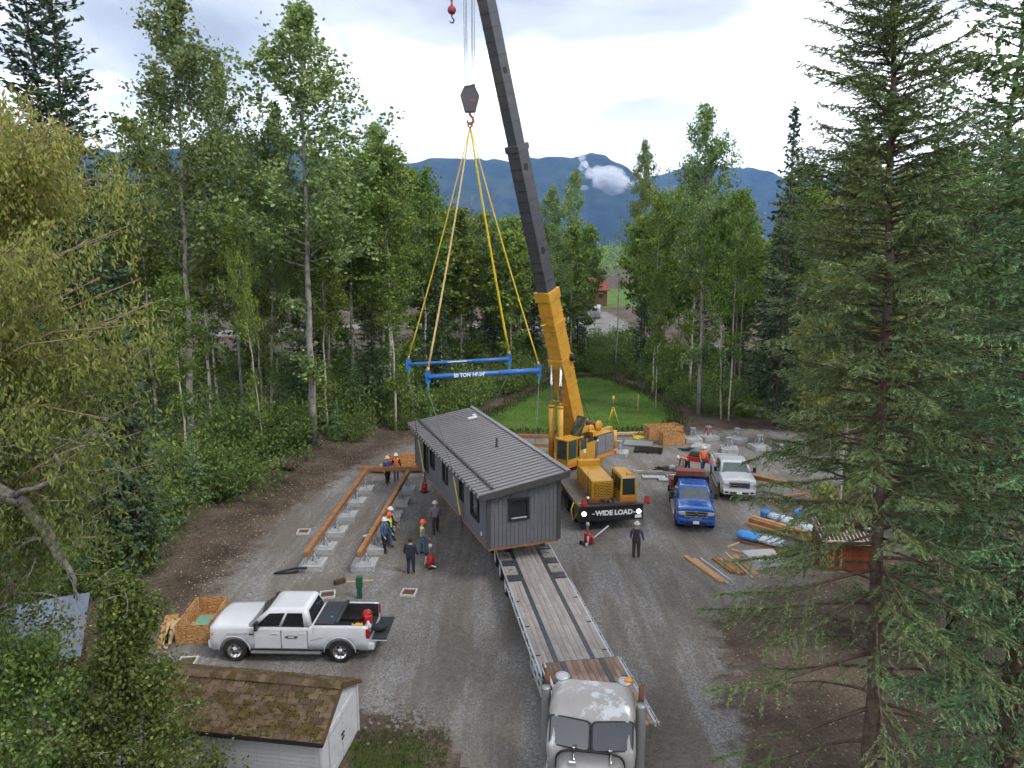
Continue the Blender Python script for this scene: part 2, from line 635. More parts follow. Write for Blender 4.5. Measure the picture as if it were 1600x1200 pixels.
sheet('gravel_yard', [(-2.2, 12), (-2.3, 18.4), (-3.2, 21.0), (-10.5, 21.6), (-13.2, 23), (-13.3, 30), (-13.2, 38), (-12.2, 44), (-11.3, 48), (-8.6, 54.5), (-5, 58.2),
                      (4, 58.6), (12, 58.8), (20, 60), (27, 58), (28, 48), (22, 38), (18.5, 33.5), (11, 29.5), (8.0, 27), (7.2, 22), (6.6, 17), (6.4, 12)], 0.004, 'yard_gravel')
sheet('lawn', [(-4.2, 59.2), (-3.4, 63), (-1.0, 68), (3.5, 80), (7, 87), (11, 87), (14.2, 77), (15.5, 70), (14.8, 63), (13.5, 59.6), (4, 58.4)], 0.016, 'lawn_grass', 1.5)
sheet('grass_patch', [(-4.9, 12.5), (-4.9, 18.9), (-4.3, 20.0), (-2.9, 19.6), (-2.2, 18.2), (-1.7, 16.2), (-1.7, 12.5)], 0.010, 'rough_grass', 0.8, 0.3)
sheet('road', [(-130, 108), (-60, 128), (-25, 152), (5, 142), (18, 122), (44, 100), (90, 82), (90, 88), (46, 109), (26, 124), (25, 190), (13, 215), (12, 150), (-24, 162), (-62, 142), (-130, 122)], 0.05, 'road_gravel', 2, 1.5)
sheet('field', [(8, 219), (26, 206), (60, 236), (60, 330), (-5, 330)], 0.06, 'lawn_grass', 2, 3.0)

# ------------------------------------------------------------------ mountains
mat('mountain_forest', (0.02, 0.03, 0.021), 0.95, 0, 0.65, 0.006, spec=0.05, dirt=(0.055, 0.068, 0.045), dscale=0.004, damt=0.8)


def mountain(name, prof, D, depth, seed):
    """a ridge D metres off: prof = (x along it, crest height)"""
    px = [p[0] for p in prof]
    ph = [p[1] for p in prof]
    x = np.linspace(px[0], px[-1], 260)
    t = np.linspace(0, 1, 46)
    X, T = np.meshgrid(x, t)
    crest = np.interp(X, px, ph)
    rid = 1 - np.abs(vnoise(X, T * 1500, 620, seed) * 2 - 1)
    rid2 = 1 - np.abs(vnoise(X, T * 1500, 210, seed + 1) * 2 - 1)
    prof_t = np.where(T < 0.62, np.sin(T / 0.62 * np.pi / 2) ** 1.25, 1 - 0.55 * ((T - 0.62) / 0.38))
    Z = crest * prof_t + (rid - 0.6) * 150 * np.sin(np.clip(T / 0.62, 0, 2) * np.pi * 0.5) * (T < 0.62) * (1 - T / 0.62) * 2.2 + (rid2 - 0.5) * 40 * np.clip(T * 3, 0, 1) + (vnoise(X, T * 1500, 60, seed + 2) - 0.5) * 22 * np.clip(T * 3, 0, 1)
    Y = D - depth * 0.62 + T * depth
    Z = np.where(T == 0, -2, Z)
    ny_, nx_ = X.shape
    idx = np.arange(nx_ * ny_).reshape(ny_, nx_)
    F = np.stack([idx[:-1, :-1], idx[:-1, 1:], idx[1:, 1:], idx[1:, :-1]], -1).reshape(-1, 4)
    return tag(link(name, np_mesh(name, np.stack([X, Y, Z], -1).reshape(-1, 3), F, 'mountain_forest', smooth=True)), kind='structure')


def crest(px, D):
    """photo survey of the skyline (pixel x, pixel y of the crest) turned into metres for a ridge D away"""
    out = []
    for x, y in px:
        v = (y - 600) / 1130
        d = (math.cos(R(10)) - v * math.sin(R(10)))
        k = D / d
        out.append(((x - 800) / 1130 * k, 14.5 + k * (-math.sin(R(10)) - v * math.cos(R(10)))))
    return out


mountain('mountain', crest([(150, 330), (420, 320), (560, 280), (600, 265), (640, 257), (690, 249), (730, 255), (770, 253), (800, 256), (830, 249), (860, 247), (890, 251), (915, 246), (940, 250), (965, 263), (1000, 288), (1060, 320), (1200, 345)], 6200), 6200, 2600, 3)
mountain('mountain', crest([(820, 345), (960, 300), (1010, 282), (1060, 268), (1095, 259), (1130, 260), (1170, 268), (1215, 280), (1260, 285), (1330, 270), (1450, 280), (1700, 330)], 7400), 7400, 2600, 5)
mountain('mountain', crest([(-250, 250), (-60, 215), (20, 208), (90, 225), (180, 243), (270, 244), (330, 236), (400, 228), (470, 236), (540, 258), (600, 275), (680, 320), (760, 350)], 5200), 5200, 2200, 8)

# ------------------------------------------------------------------ the cloud that hangs on the mountain side
cm = bpy.data.materials.new('cloud_vapour'); cm.use_nodes = True
_t = cm.node_tree
_b = _t.nodes['Principled BSDF']
_b.inputs['Base Color'].default_value = (0.93, 0.94, 0.96, 1)
_b.inputs['Roughness'].default_value = 1
_b.inputs['Specular IOR Level'].default_value = 0
_tr = N(_t, 'ShaderNodeBsdfTransparent')
_tl = N(_t, 'ShaderNodeBsdfTranslucent'); _tl.inputs[0].default_value = (0.93, 0.94, 0.96, 1)
_ms = N(_t, 'ShaderNodeMixShader'); _ms.inputs[0].default_value = 0.55
_t.links.new(_b.outputs[0], _ms.inputs[1]); _t.links.new(_tl.outputs[0], _ms.inputs[2])
_mx = N(_t, 'ShaderNodeMixShader'); _mx.inputs[0].default_value = 0.2
_t.links.new(_tr.outputs[0], _mx.inputs[1]); _t.links.new(_ms.outputs[0], _mx.inputs[2])
_t.links.new(_mx.outputs[0], _t.nodes['Material Output'].inputs['Surface'])
MATS['cloud_vapour'] = cm
bm = bmesh.new(); bmesh.ops.create_icosphere(bm, subdivisions=2, radius=1)
SPH_V = np.array([v.co[:] for v in bm.verts]); SPH_F = np.array([[v.index for v in f.verts] for f in bm.faces]); bm.free()


def puffs(items):
    V, Fc = [], []
    for i, (c, r) in enumerate(items):
        d = SPH_V * np.array(r) * (1 + 0.18 * (vnoise(SPH_V[:, 0] * 2 + i, SPH_V[:, 1] * 2 + SPH_V[:, 2], 0.7, i) - 0.5))[:, None]
        V.append(d + np.array(c)); Fc.append(SPH_F + i * len(SPH_V))
    return np.concatenate(V), np.concatenate(Fc)


it = []
cr = np.random.default_rng(5)
for i in range(110):
    u, w_ = cr.normal(0, 0.36), cr.normal(0, 0.3)
    r = cr.uniform(16, 44) * (1.15 - 0.5 * min(1, abs(u)))
    it.append(((610 + u * 175 - w_ * 25, 4680 + cr.normal(0, 50), 490 + w_ * 88 - abs(u) * 12), (r * 1.35, r, r * 0.72)))
for i in range(16):
    it.append(((450 + cr.normal(0, 18), 4700 + cr.normal(0, 30), 575 + cr.normal(0, 28)), (13, 11, 13)))
v_, f_ = puffs(it)
tag(link('cloud', np_mesh('cloud', v_, f_, 'cloud_vapour', smooth=True)), 'small white cloud hanging on the blue mountain side', 'cloud', kind='stuff')

# ------------------------------------------------------------------ haze: the air between here and the mountains
hm = bpy.data.materials.new('haze_air'); hm.use_nodes = True
_t = hm.node_tree
_t.nodes.clear()
_o = N(_t, 'ShaderNodeOutputMaterial')
_v = N(_t, 'ShaderNodeVolumePrincipled')
_v.inputs['Color'].default_value = (0.25, 0.5, 1.0, 1)
_v.inputs['Density'].default_value = 5.8e-5
_v.inputs['Anisotropy'].default_value = 0.0
_t.links.new(_v.outputs[0], _o.inputs['Volume'])
MATS['haze_air'] = hm
tag(MB().box((0, 4300, 600), (19000, 11500, 1204)).build('haze', 'haze_air'), kind='stuff')

# ------------------------------------------------------------------ trees
mat('bark_aspen', (0.25, 0.24, 0.215), 0.85, 0, 0.3, 2.5, 0.5, 25, 0.2, dirt=(0.05, 0.045, 0.04), dscale=1.6, damt=0.85)
mat('bark_birch', (0.42, 0.395, 0.34), 0.8, 0, 0.2, 3, 0.3, 30, 0.2, dirt=(0.09, 0.08, 0.065), dscale=2.2, damt=0.8)
mat('bark_spruce', (0.105, 0.075, 0.055), 0.95, 0, 0.45, 5, 0.9, 30, 0.1, dirt=(0.18, 0.16, 0.14), dscale=2.0, damt=0.6)
mat('bark_dead', (0.2, 0.185, 0.17), 0.9, 0, 0.55, 9, 1.0, 30, 0.1, dirt=(0.12, 0.10, 0.09), dscale=2.5, damt=0.8)
mat('bark_willow', (0.26, 0.19, 0.13), 0.85, 0, 0.3, 4, 0.6, 25, 0.2)
leaf_mat('leaf_aspen', (0.09165, 0.1436, 0.04689), (0.2566, 0.3477, 0.1109), (0.3928, 0.4403, 0.1813), 0.35)
leaf_mat('leaf_birch', (0.08239, 0.1409, 0.03194), (0.2253, 0.3333, 0.06388), (0.3844, 0.3989, 0.06987), 0.38)
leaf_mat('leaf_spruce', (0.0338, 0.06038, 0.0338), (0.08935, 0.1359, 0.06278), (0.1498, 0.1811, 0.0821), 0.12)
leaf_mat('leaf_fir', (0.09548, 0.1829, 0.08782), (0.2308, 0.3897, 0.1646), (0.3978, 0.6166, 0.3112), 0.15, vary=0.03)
leaf_mat('leaf_moss_spruce', (0.07811, 0.1116, 0.04464), (0.1926, 0.2603, 0.09521), (0.2995, 0.372, 0.1487), 0.15, vary=0.03)
leaf_mat('leaf_willow', (0.1037, 0.1525, 0.0427), (0.3172, 0.3294, 0.0793), (0.4636, 0.4026, 0.122), 0.4, vary=0.03)
leaf_mat('leaf_shrub', (0.06568, 0.1064, 0.02738), (0.1862, 0.2708, 0.06503), (0.3503, 0.4062, 0.08556), 0.35)


def unit(v):
    return v / np.maximum(np.linalg.norm(v, axis=-1, keepdims=True), 1e-9)


def leaf_quads(c, axis, nrm, ln, wd, pointed=0.5):
    """rhombic leaves: centres c, long axes, normals, lengths and widths"""
    a = unit(axis) * (ln[:, None] * 0.5)
    b = unit(np.cross(axis, nrm)) * (wd[:, None] * 0.5)
    sh = a * (0.3 * (pointed - 0.5))
    V = np.stack([c - a, c + b - sh, c + a, c - b - sh], 1).reshape(-1, 3)
    F = np.arange(len(V)).reshape(-1, 4)
    return V, F


def rand_dirs(rg, n):
    return unit(rg.normal(0, 1, (n, 3)))


class Wood:
    """tubes of trunk and limbs gathered as one mesh"""

    def __init__(self):
        self.mb = MB()

    def tube(self, pts, r0, r1, n=6):
        k = len(pts)
        self.mb.tube(pts, [r0 + (r1 - r0) * (i / (k - 1)) ** 0.8 for i in range(k)], n)


def curve_pts(p, d, ln, k, bend, rg, wob=0.08):
    """a bough: starts at p along d, bends by vector bend per unit length"""
    pts = [np.array(p, float)]
    d = np.array(d, float)
    for i in range(k):
        d = d / np.linalg.norm(d)
        pts.append(pts[-1] + d * ln / k)
        d = d + np.array(bend) / k + rg.normal(0, wob, 3)
    return pts


def broadleaf(name, h, base, rad, nl, nleaf, lsize, tr, bark, leafm, seed, shape='oval', up=0.9, clump=0.35, lean=0.02, low=0.0, aspect=0.8, droop=0.0, alt=0.12):
    rg = np.random.default_rng(seed)
    w, tw = Wood(), Wood()
    k = 12
    ph = rg.uniform(0, 6.28)
    trunk = [np.array([lean * h * (i / k) ** 1.5 * math.cos(ph) + rg.normal(0, 0.05) * (i > 0), lean * h * (i / k) ** 1.5 * math.sin(ph) + rg.normal(0, 0.05) * (i > 0), h * i / k - (0.3 if i == 0 else 0)]) for i in range(k + 1)]
    w.tube(trunk, tr, 0.03, 8)
    tz = [p[2] for p in trunk]
    C, R_ = [], []

    def at(z):
        return np.array([np.interp(z, tz, [p[j] for p in trunk]) for j in range(3)])
    for i in range(nl):
        f = (i + 0.5) / nl
        z = h * (base + (0.97 - base) * f)
        if i < nl * low:
            z = h * rg.uniform(base * 0.35, base)
        u = (z / h - base) / (1 - base)
        if shape == 'oval':
            pr = math.sqrt(max(0.03, 1 - (2 * max(u, 0.02) - 0.72) ** 2 / 1.7)) * (1 - max(0, u - 0.6) * 1.6)
        elif shape == 'column':
            pr = 0.55 + 0.45 * math.sin(max(u, 0) * math.pi) - 0.5 * max(0, u - 0.6)
        else:
            pr = 1.02 - u * 0.92
        if u < 0:
            pr = 0.5
        ln = max(0.35, rad * pr * rg.uniform(0.65, 1.2))
        az = i * 2.39996 + rg.normal(0, 0.5)
        el = rg.uniform(0.15, 0.75) * up + 0.55 * u * up
        d = (math.cos(az) * math.cos(el), math.sin(az) * math.cos(el), math.sin(el))
        pts = curve_pts(at(z), d, ln, 5, (0, 0, 0.35 * up - droop), rg, 0.12)
        tw.tube(pts, max(0.012, tr * 0.32 * (1 - u * 0.7)), 0.008, 4)
        P = np.array(pts)
        for t in np.linspace(0.35, 1.0, max(3, int(ln * 2.2))):
            q = P[0] + 0
            j = min(4, int(t * 5)); q = P[j] + (P[j + 1] - P[j]) * (t * 5 - j)
            C.append(q); R_.append(clump * (0.7 + 0.5 * rg.random()))
            if rg.random() < 0.75:
                d2 = unit(np.array(d) * 0.5 + rg.normal(0, 0.7, 3) + np.array([0, 0, 0.15 - droop]))
                l2 = ln * rg.uniform(0.2, 0.42)
                e = q + d2 * l2
                if rg.random() < 0.5:
                    tw.tube([q, (q + e) / 2 + rg.normal(0, 0.05, 3), e], 0.014, 0.006, 3)
                C.append(e); R_.append(clump * (0.7 + 0.6 * rg.random()))
                C.append((q + e) / 2); R_.append(clump * 0.7)
    for i in range(int(nl * 0.25)):
        z = h * rg.uniform(0.9, 1.0)
        C.append(at(z) + rg.normal(0, 0.12, 3)); R_.append(clump * 0.6)
    C, R_ = np.array(C), np.array(R_)
    pick = rg.integers(0, len(C), nleaf)
    off = rg.normal(0, 0.5, (nleaf, 3)) * R_[pick][:, None]
    off[:, 2] -= droop * np.abs(off[:, 2]) * 1.5
    c = C[pick] + off
    ax = rand_dirs(rg, nleaf)
    ax[:, 2] -= 0.3 + droop * 2
    nr = rand_dirs(rg, nleaf)
    nr[:, 2] += 0.5
    s = lsize * rg.uniform(0.65, 1.3, nleaf)
    V, Fc = leaf_quads(c, ax, nr, s, s * aspect)
    ct = rg.uniform(-0.2, 0.2, len(C))
    tone = np.clip(rg.beta(2, 2.2, nleaf) * 0.8 + ct[pick], 0, 0.8)
    hi = rg.random(nleaf) < alt
    tone[hi] = rg.uniform(0.8, 1, hi.sum())
    return {'trunk': w.mb.mesh(name + '_trunk', bark), 'limbs': tw.mb.mesh(name + '_limbs', bark), 'crown': np_mesh(name + '_crown', V, Fc, leafm, tone)}


def conifer(name, h, rad, nb, spray, ln, wd, tr, leafm, seed, bare=0.08, droop=0.45, fill=1.0, taper=0.85, tip_only=0.0, ends=0.0, side=0.42, topr=0.0, bark='bark_spruce', ragged=0.3, thin=0.0, zpow=1.0, prof=None):
    """spruce: whorled boughs, twigs to both sides, needle sprays along them"""
    rg = np.random.default_rng(seed)
    w, tw = Wood(), Wood()
    k = 14
    trunk = [np.array([rg.normal(0, 0.03) * (0 < i < k), rg.normal(0, 0.03) * (0 < i < k), h * i / k - (0.4 if i == 0 else 0)]) for i in range(k + 1)]
    w.tube(trunk, tr, 0.02, 10)
    SP, SD, SW, ST = [], [], [], []
    for i in range(nb):
        f = ((i + rg.random()) / nb) ** zpow
        z = h * (bare + (0.99 - bare) * f)
        u = z / h
        ln_b = rad * (topr + (1 - topr) * (1 - u) ** taper) * rg.uniform(1 - ragged, 1 + ragged * 0.6) + 0.12
        if prof:
            ln_b = float(np.interp(z, [q[0] for q in prof], [q[1] for q in prof])) * rg.uniform(0.7, 1.2)
        elif u < bare + 0.12:
            ln_b *= 0.75
        az = i * 2.39996 + rg.normal(0, 0.35)
        el = (0.75 * u - 0.12 - droop * 0.3) + rg.normal(0, 0.1)
        d = (math.cos(az) * math.cos(el), math.sin(az) * math.cos(el), math.sin(el))
        dr = droop * (1.1 - u)
        kk = 7
        pts = curve_pts([0, 0, z], d, ln_b, kk, (0, 0, -dr), rg, 0.05)
        for j in range(kk - 2, kk + 1):          # tips turn up again
            pts[j] = pts[j] + np.array([0, 0, 0.035 * ln_b * (j - kk + 3)])
        tw.tube(pts, max(0.008, 0.035 * ln_b ** 0.6 * (tr / 0.25) ** 0.5 * 0.7), 0.005, 4)
        P = np.array(pts)
        bare_b = tip_only * max(0.0, 1 - u * 1.6) * rg.uniform(0.6, 1.2)
        nt_ = max(4, int(ln_b * 5.5 * fill * (1 - thin * max(0.0, 1 - u * 2.2))))
        for q in range(nt_):
            t = 0.12 + 0.88 * (q + rg.random()) / nt_
            if t < bare_b:
                if rg.random() < 0.75:
                    continue
            j = min(kk - 1, int(t * kk))
            fwd = unit(P[j + 1] - P[j])
            p = P[j] + (P[j + 1] - P[j]) * (t * kk - j)
            lat = unit(np.cross(fwd, [0, 0, 1.0]) + 1e-6)
            sd = 1 if q % 2 else -1
            td = unit(fwd * rg.uniform(0.5, 0.95) + lat * sd * rg.uniform(0.55, 1.0) + np.array([0, 0, -0.18 - dr * 0.35 + rg.normal(0, 0.12)]))
            tl = max(0.10, side * ln_b * (1.05 - t) ** 0.7 * rg.uniform(0.6, 1.15) * (0.35 + 0.65 * min(1, t * 2)))
            ns = max(2, int(tl * spray))
            s = (np.arange(ns) + rg.random(ns)) / ns
            pos = p + td * (s * tl)[:, None]
            pos[:, 2] -= 0.12 * tl * s ** 2
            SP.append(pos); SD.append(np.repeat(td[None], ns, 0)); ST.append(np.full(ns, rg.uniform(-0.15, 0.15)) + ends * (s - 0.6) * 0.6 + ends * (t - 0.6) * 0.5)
            if tl > 0.5 and rg.random() < 0.35:
                tw.tube([p, p + td * tl * 0.9 - np.array([0, 0, 0.1 * tl])], 0.008, 0.003, 3)
        ns = max(2, int(ln_b * spray * 0.6))
        s = bare_b + (1 - bare_b) * rg.random(ns)
        jj = np.minimum(kk - 1, (s * kk).astype(int))
        pos = P[jj] + (P[jj + 1] - P[jj]) * (s * kk - jj)[:, None]
        SP.append(pos); SD.append(unit(P[jj + 1] - P[jj])); ST.append(np.full(ns, 0.0))
    for t in np.linspace(0.9, 1.0, 14):
        SP.append(np.array([[0, 0, h * t + 0.1]])); SD.append(np.array([[0, 0, 1.0]])); ST.append(np.zeros(1))
    c = np.concatenate(SP); d = np.concatenate(SD); tt = np.concatenate(ST)
    n = len(c)
    ax = unit(d + rg.normal(0, 0.42, (n, 3)))
    c = c + rg.normal(0, ln * 0.16, (n, 3))
    nr = rg.normal(0, 0.6, (n, 3)); nr[:, 2] += 0.7
    s = ln * rg.uniform(0.6, 1.3, n)
    V, Fc = leaf_quads(c, ax, nr, s, wd * rg.uniform(0.7, 1.3, n), 0.2)
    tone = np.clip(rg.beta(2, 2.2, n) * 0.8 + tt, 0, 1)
    return {'trunk': w.mb.mesh(name + '_trunk', bark), 'limbs': tw.mb.mesh(name + '_limbs', bark), 'crown': np_mesh(name + '_crown', V, Fc, leafm, tone)}


def shrub(name, h, rad, nst, nleaf, lsize, leafm, seed, aspect=0.6, alt=0.1):
    rg = np.random.default_rng(seed)
    tw = Wood()
    C = []
    for i in range(nst):
        az = rg.uniform(0, 6.28)
        r0 = rad * math.sqrt(rg.random()) * 0.5
        p = np.array([math.cos(az) * r0, math.sin(az) * r0, -0.25])
        el = rg.uniform(0.8, 1.45)
        d = (math.cos(az) * math.cos(el), math.sin(az) * math.cos(el), math.sin(el))
        ln = h * rg.uniform(0.55, 1.05)
        pts = curve_pts(p, d, ln, 5, (0.3 * math.cos(az), 0.3 * math.sin(az), -0.25), rg, 0.14)
        tw.tube(pts, 0.02, 0.006, 4)
        P = np.array(pts)
        for t in np.linspace(0.12, 1, 9):
            j = min(4, int(t * 5)); q = P[j] + (P[j + 1] - P[j]) * (t * 5 - j)
            C.append(q + rg.normal(0, 0.10 + 0.10 * rad, 3) * np.array([1, 1, 0.6]))
    C = np.array(C)
    pick = rg.integers(0, len(C), nleaf)
    c = C[pick] + rg.normal(0, 0.17 + 0.05 * rad, (nleaf, 3))
    c[:, 2] = np.maximum(c[:, 2], 0.03)
    ax = rand_dirs(rg, nleaf); ax[:, 2] -= 0.25
    nr = rand_dirs(rg, nleaf); nr[:, 2] += 0.7
    s = lsize * rg.uniform(0.6, 1.4, nleaf)
    V, Fc = leaf_quads(c, ax, nr, s, s * aspect)
    ct = rg.uniform(-0.2, 0.2, len(C))
    tone = np.clip(rg.beta(2, 2.2, nleaf) * 0.8 + ct[pick], 0, 0.8)
    hi = rg.random(nleaf) < alt
    tone[hi] = rg.uniform(0.8, 1, hi.sum())
    return {'limbs': tw.mb.mesh(name + '_stems', 'bark_willow'), 'crown': np_mesh(name + '_leaves', V, Fc, leafm, tone)}


def bare_pole(name, h, tr, seed, bark='bark_birch', nl=9):
    rg = np.random.default_rng(seed)
    w, tw = Wood(), Wood()
    k = 9
    ln = rg.uniform(-0.03, 0.03)
    pts = [np.array([ln * h * i / k + rg.normal(0, 0.05), rg.normal(0, 0.05), h * i / k - 0.3]) for i in range(k + 1)]
    w.tube(pts, tr, 0.03, 7)
    for i in range(nl):
        z = rg.uniform(0.5, 0.98)
        j = min(k - 1, int(z * k))
        az = rg.uniform(0, 6.28)
        el = rg.uniform(0.3, 1.1)
        p = pts[j] + (pts[j + 1] - pts[j]) * (z * k - j)
        tw.tube(curve_pts(p, (math.cos(az) * math.cos(el), math.sin(az) * math.cos(el), math.sin(el)), h * rg.uniform(0.06, 0.16), 4, (0, 0, 0.3), rg, 0.15), tr * 0.28, 0.008, 4)
    return {'trunk': w.mb.mesh(name + '_trunk', bark), 'limbs': tw.mb.mesh(name + '_limbs', bark)}


def plant(kind, meshes, label, cat, x, y, rz=0.0, s=1.0, sz=None, group=None, tilt=(0, 0)):
    z = float(gz(x, y)) - 0.02
    t = tag(link(kind, None, None, (x, y, z), (tilt[0], tilt[1], rz), (s, s, sz or s)), label, cat, group)
    for part, me in meshes.items():
        o = link('stems' if (part == 'limbs' and 'trunk' not in meshes) else part, me, t)
        if part in ('limbs', 'crown'):
            o['kind'] = 'stuff'
    return t


# ---- kinds that repeat
ASPEN = [broadleaf('aspen%d' % i, 30, 0.34, 4.4, 64, 16000, 0.24, 0.24, 'bark_aspen', 'leaf_aspen', 40 + i, 'oval', 0.95, 0.50, 0.02, 0.10) for i in range(3)]
BIRCH = [broadleaf('birch%d' % i, 20, 0.40, 2.4, 56, 9500, 0.22, 0.115, 'bark_birch', 'leaf_birch', 60 + i, 'column', 0.7, 0.5, 0.02, 0.10) for i in range(4)]
FARB = [broadleaf('far_birch%d' % i, 20, 0.30, 2.5, 44, 4600, 0.38, 0.12, 'bark_birch', 'leaf_birch', 80 + i, 'column', 0.7, 0.65, 0.01, 0.08) for i in range(3)]
SPRUCE = [conifer('spruce%d' % i, 22, 3.1, 165, 9.5, 0.40, 0.18, 0.19, 'leaf_spruce', 90 + i, 0.05, 0.5, 0.8) for i in range(3)]
DENSE = [conifer('dense_spruce', 25, 2.3, 260, 13, 0.30, 0.12, 0.19, 'leaf_spruce', 97, 0.05, 0.3, 1.0, 0.5, 0, 0, 0.42, 0.12)]
SHRUB = [shrub('shrub%d' % i, 2.6, 1.5, 26, 3600, 0.17, 'leaf_shrub', 100 + i, 0.55) for i in range(4)]
FIRBUSH = [conifer('young_spruce%d' % i, 7, 2.2, 80, 11.0, 0.26, 0.10, 0.08, 'leaf_fir', 110 + i, 0.02, 0.35, 1.0) for i in range(2)]
POLE = [bare_pole('pole%d' % i, 17, 0.10, 120 + i) for i in range(3)]
TALLPOLE = [bare_pole('snag%d' % i, 22, 0.14, 130 + i, 'bark_dead', 26) for i in range(2)]


def hscale(meshes, h):
    return h / max(v.co.z for v in meshes['trunk'].vertices)


# ---- trees of the front rows, surveyed one by one: x, y, height, spread
def std(kind, pool, i, label, cat, x, y, h, h0, spread=1.0, rz=None, group=None, tilt=(0, 0)):
    s = h / h0
    return plant(kind, pool[i % len(pool)], label, cat, x, y, random.uniform(0, 6.28) if rz is None else rz, s * spread, s, group, tilt)


std('aspen_tree', ASPEN, 0, 'tallest aspen with a full round crown and pale scarred trunk behind the foundation', 'tree', -14.9, 52.8, 31.3, 30, 1.3)
std('aspen_tree', ASPEN, 1, 'tall open-crowned aspen beside the dark twin-topped spruce', 'tree', -22.6, 49.5, 30.6, 30, 1.05, tilt=(0, R(-3)))
std('aspen_tree', ASPEN, 2, 'narrow aspen between the open-crowned aspen and the tallest one', 'tree', -22.0, 58, 28.5, 30, 0.72)
std('aspen_tree', ASPEN, 0, 'leaning aspen with a thin curved pale trunk beside the tallest aspen', 'tree', -19.0, 55.5, 25, 30, 0.62, tilt=(0, R(-4)))
std('aspen_tree', ASPEN, 1, 'round-headed aspen over the white double birch by the concrete pads', 'tree', 17.4, 66, 27.5, 30, 0.95)
std('aspen_tree', ASPEN, 2, 'aspen with two-pointed crown against the mountain edge behind the lawn', 'tree', 17.6, 98, 29.5, 30, 0.75)
std('aspen_tree', ASPEN, 0, 'bright green bushy aspen just behind the crane boom against the mountain', 'tree', 8.8, 108, 27, 30, 0.75)
std('aspen_tree', ASPEN, 1, 'pale aspen top standing alone left of the lifting slings', 'tree', -16.8, 92, 30, 30, 0.62)
std('aspen_tree', ASPEN, 2, 'aspen with wispy grey-green crown behind the pointed dark spruce', 'tree', 27.5, 58, 25, 30, 0.8)
std('spruce_tree', SPRUCE, 0, 'dark pointed spruce standing clear of the trees against the sky', 'tree', 22.8, 61, 26.5, 22, 0.95)
std('spruce_tree', DENSE, 0, 'dark twin-topped spruce, taller stem at the forest edge', 'tree', -19.3, 31, 26.6, 25, 1.05)
std('spruce_tree', DENSE, 0, 'dark twin-topped spruce, shorter stem behind the yellowish willow', 'tree', -18.0, 30.4, 26.2, 25, 1.05)
std('spruce_tree', SPRUCE, 2, 'broad dark spruce against the yard bank below the yellowish willow', 'tree', -17.2, 31.5, 13.5, 22, 1.25)
std('spruce_tree', SPRUCE, 0, 'low bushy spruce at the corner of the yard behind the OSB sheets', 'tree', -11.8, 60.5, 13, 22, 1.35)
std('spruce_tree', SPRUCE, 1, 'dark spruce behind the spreader bars', 'tree', -7.2, 69, 14, 22, 1.3)
std('spruce_tree', SPRUCE, 2, 'slim spruce with a sharp top in front of the blue mountain', 'tree', -10.4, 104, 24.5, 22, 0.75)
std('birch_tree', BIRCH, 0, 'white double birch, straight stem by the concrete pads', 'tree', 19.4, 63.2, 20, 20, 0.75)
std('birch_tree', BIRCH, 1, 'white double birch, bent stem by the concrete pads', 'tree', 18.9, 63.8, 18.5, 20, 0.75, tilt=(0, R(-3)))
std('birch_tree', BIRCH, 2, 'thin white birch at the lawn corner near the surveyor tripod', 'tree', 13.9, 68.5, 13, 20, 0.7)
std('birch_tree', BIRCH, 3, 'slim birch with long bare stem behind the lawn corner', 'tree', 15.0, 76, 21, 20, 0.8)
std('birch_tree', BIRCH, 0, 'young bright green birch beneath the open-crowned aspen', 'tree', -21.6, 46.5, 12.5, 20, 1.2)
std('birch_tree', BIRCH, 1, 'light leafy birch with thin leaning stem at the bank edge', 'tree', -17.4, 49.4, 17, 20, 0.55, tilt=(0, R(-4)))
std('birch_tree', BIRCH, 2, 'thick leafy birch standing behind the far end of the foundation', 'tree', -11.0, 64, 23, 20, 1.2)
std('birch_tree', BIRCH, 3, 'dense leafy birch left of the spreader bars', 'tree', -8.9, 74, 22, 20, 1.25)
std('bare_tree', POLE, 0, 'bare white trunk in front of the parked car on the far drive', 'dead tree', 13.4, 92, 17, 17)
std('bare_tree', POLE, 1, 'bare white trunk beside the red-roofed house', 'dead tree', 18.6, 104, 16.5, 17, tilt=(0, R(1)))
std('bare_tree', POLE, 2, 'thin bare trunk just right of the one by the red-roofed house', 'dead tree', 20.0, 103, 17.5, 17)
std('bare_tree', TALLPOLE, 0, 'leafless grey tree with a broom of twigs between the slings', 'dead tree', -5.2, 94, 22.5, 22, 0.9)
std('bare_tree', TALLPOLE, 1, 'leafless grey tree inside the yellow slings, twiggy top', 'dead tree', -2.4, 98, 23.5, 22, 0.9)
std('bare_tree', TALLPOLE, 0, 'forked white dead birch beside the round-headed aspen', 'dead tree', 20.8, 66.8, 18, 22, 0.6)
std('bare_tree', TALLPOLE, 1, 'grey leafless tree between the aspen by the pads and the dark spruce', 'dead tree', 22.6, 71, 19, 22, 0.8)

# ---- the wood behind, filled between the surveyed trees
TAKEN = [(o.location.x, o.location.y) for o in COL.objects if o.type == 'EMPTY']


def place(x, y):
    """which part of the wood a tree stands in, by what can be found near it"""
    c = x / y
    row = 'front row' if y < 74 else 'second row' if y < 104 else 'rear' if y < 150 else 'far side of the road'
    for lim, w in ((-0.52, 'behind the yellowish willow'), (-0.40, 'behind the open-crowned aspen'), (-0.31, 'near the narrow aspen'), (-0.22, 'near the tallest aspen'), (-0.13, 'left of the slings'), (-0.04, 'behind the slings'), (0.05, 'behind the boom'),
                   (0.13, 'behind the crane'), (0.20, 'behind the lawn'), (0.29, 'near the round-headed aspen'), (0.38, 'near the pointed spruce'), (0.5, 'behind the mossy spruce')):
        if c < lim:
            return row, w
    return row, 'behind the fresh green spruce'


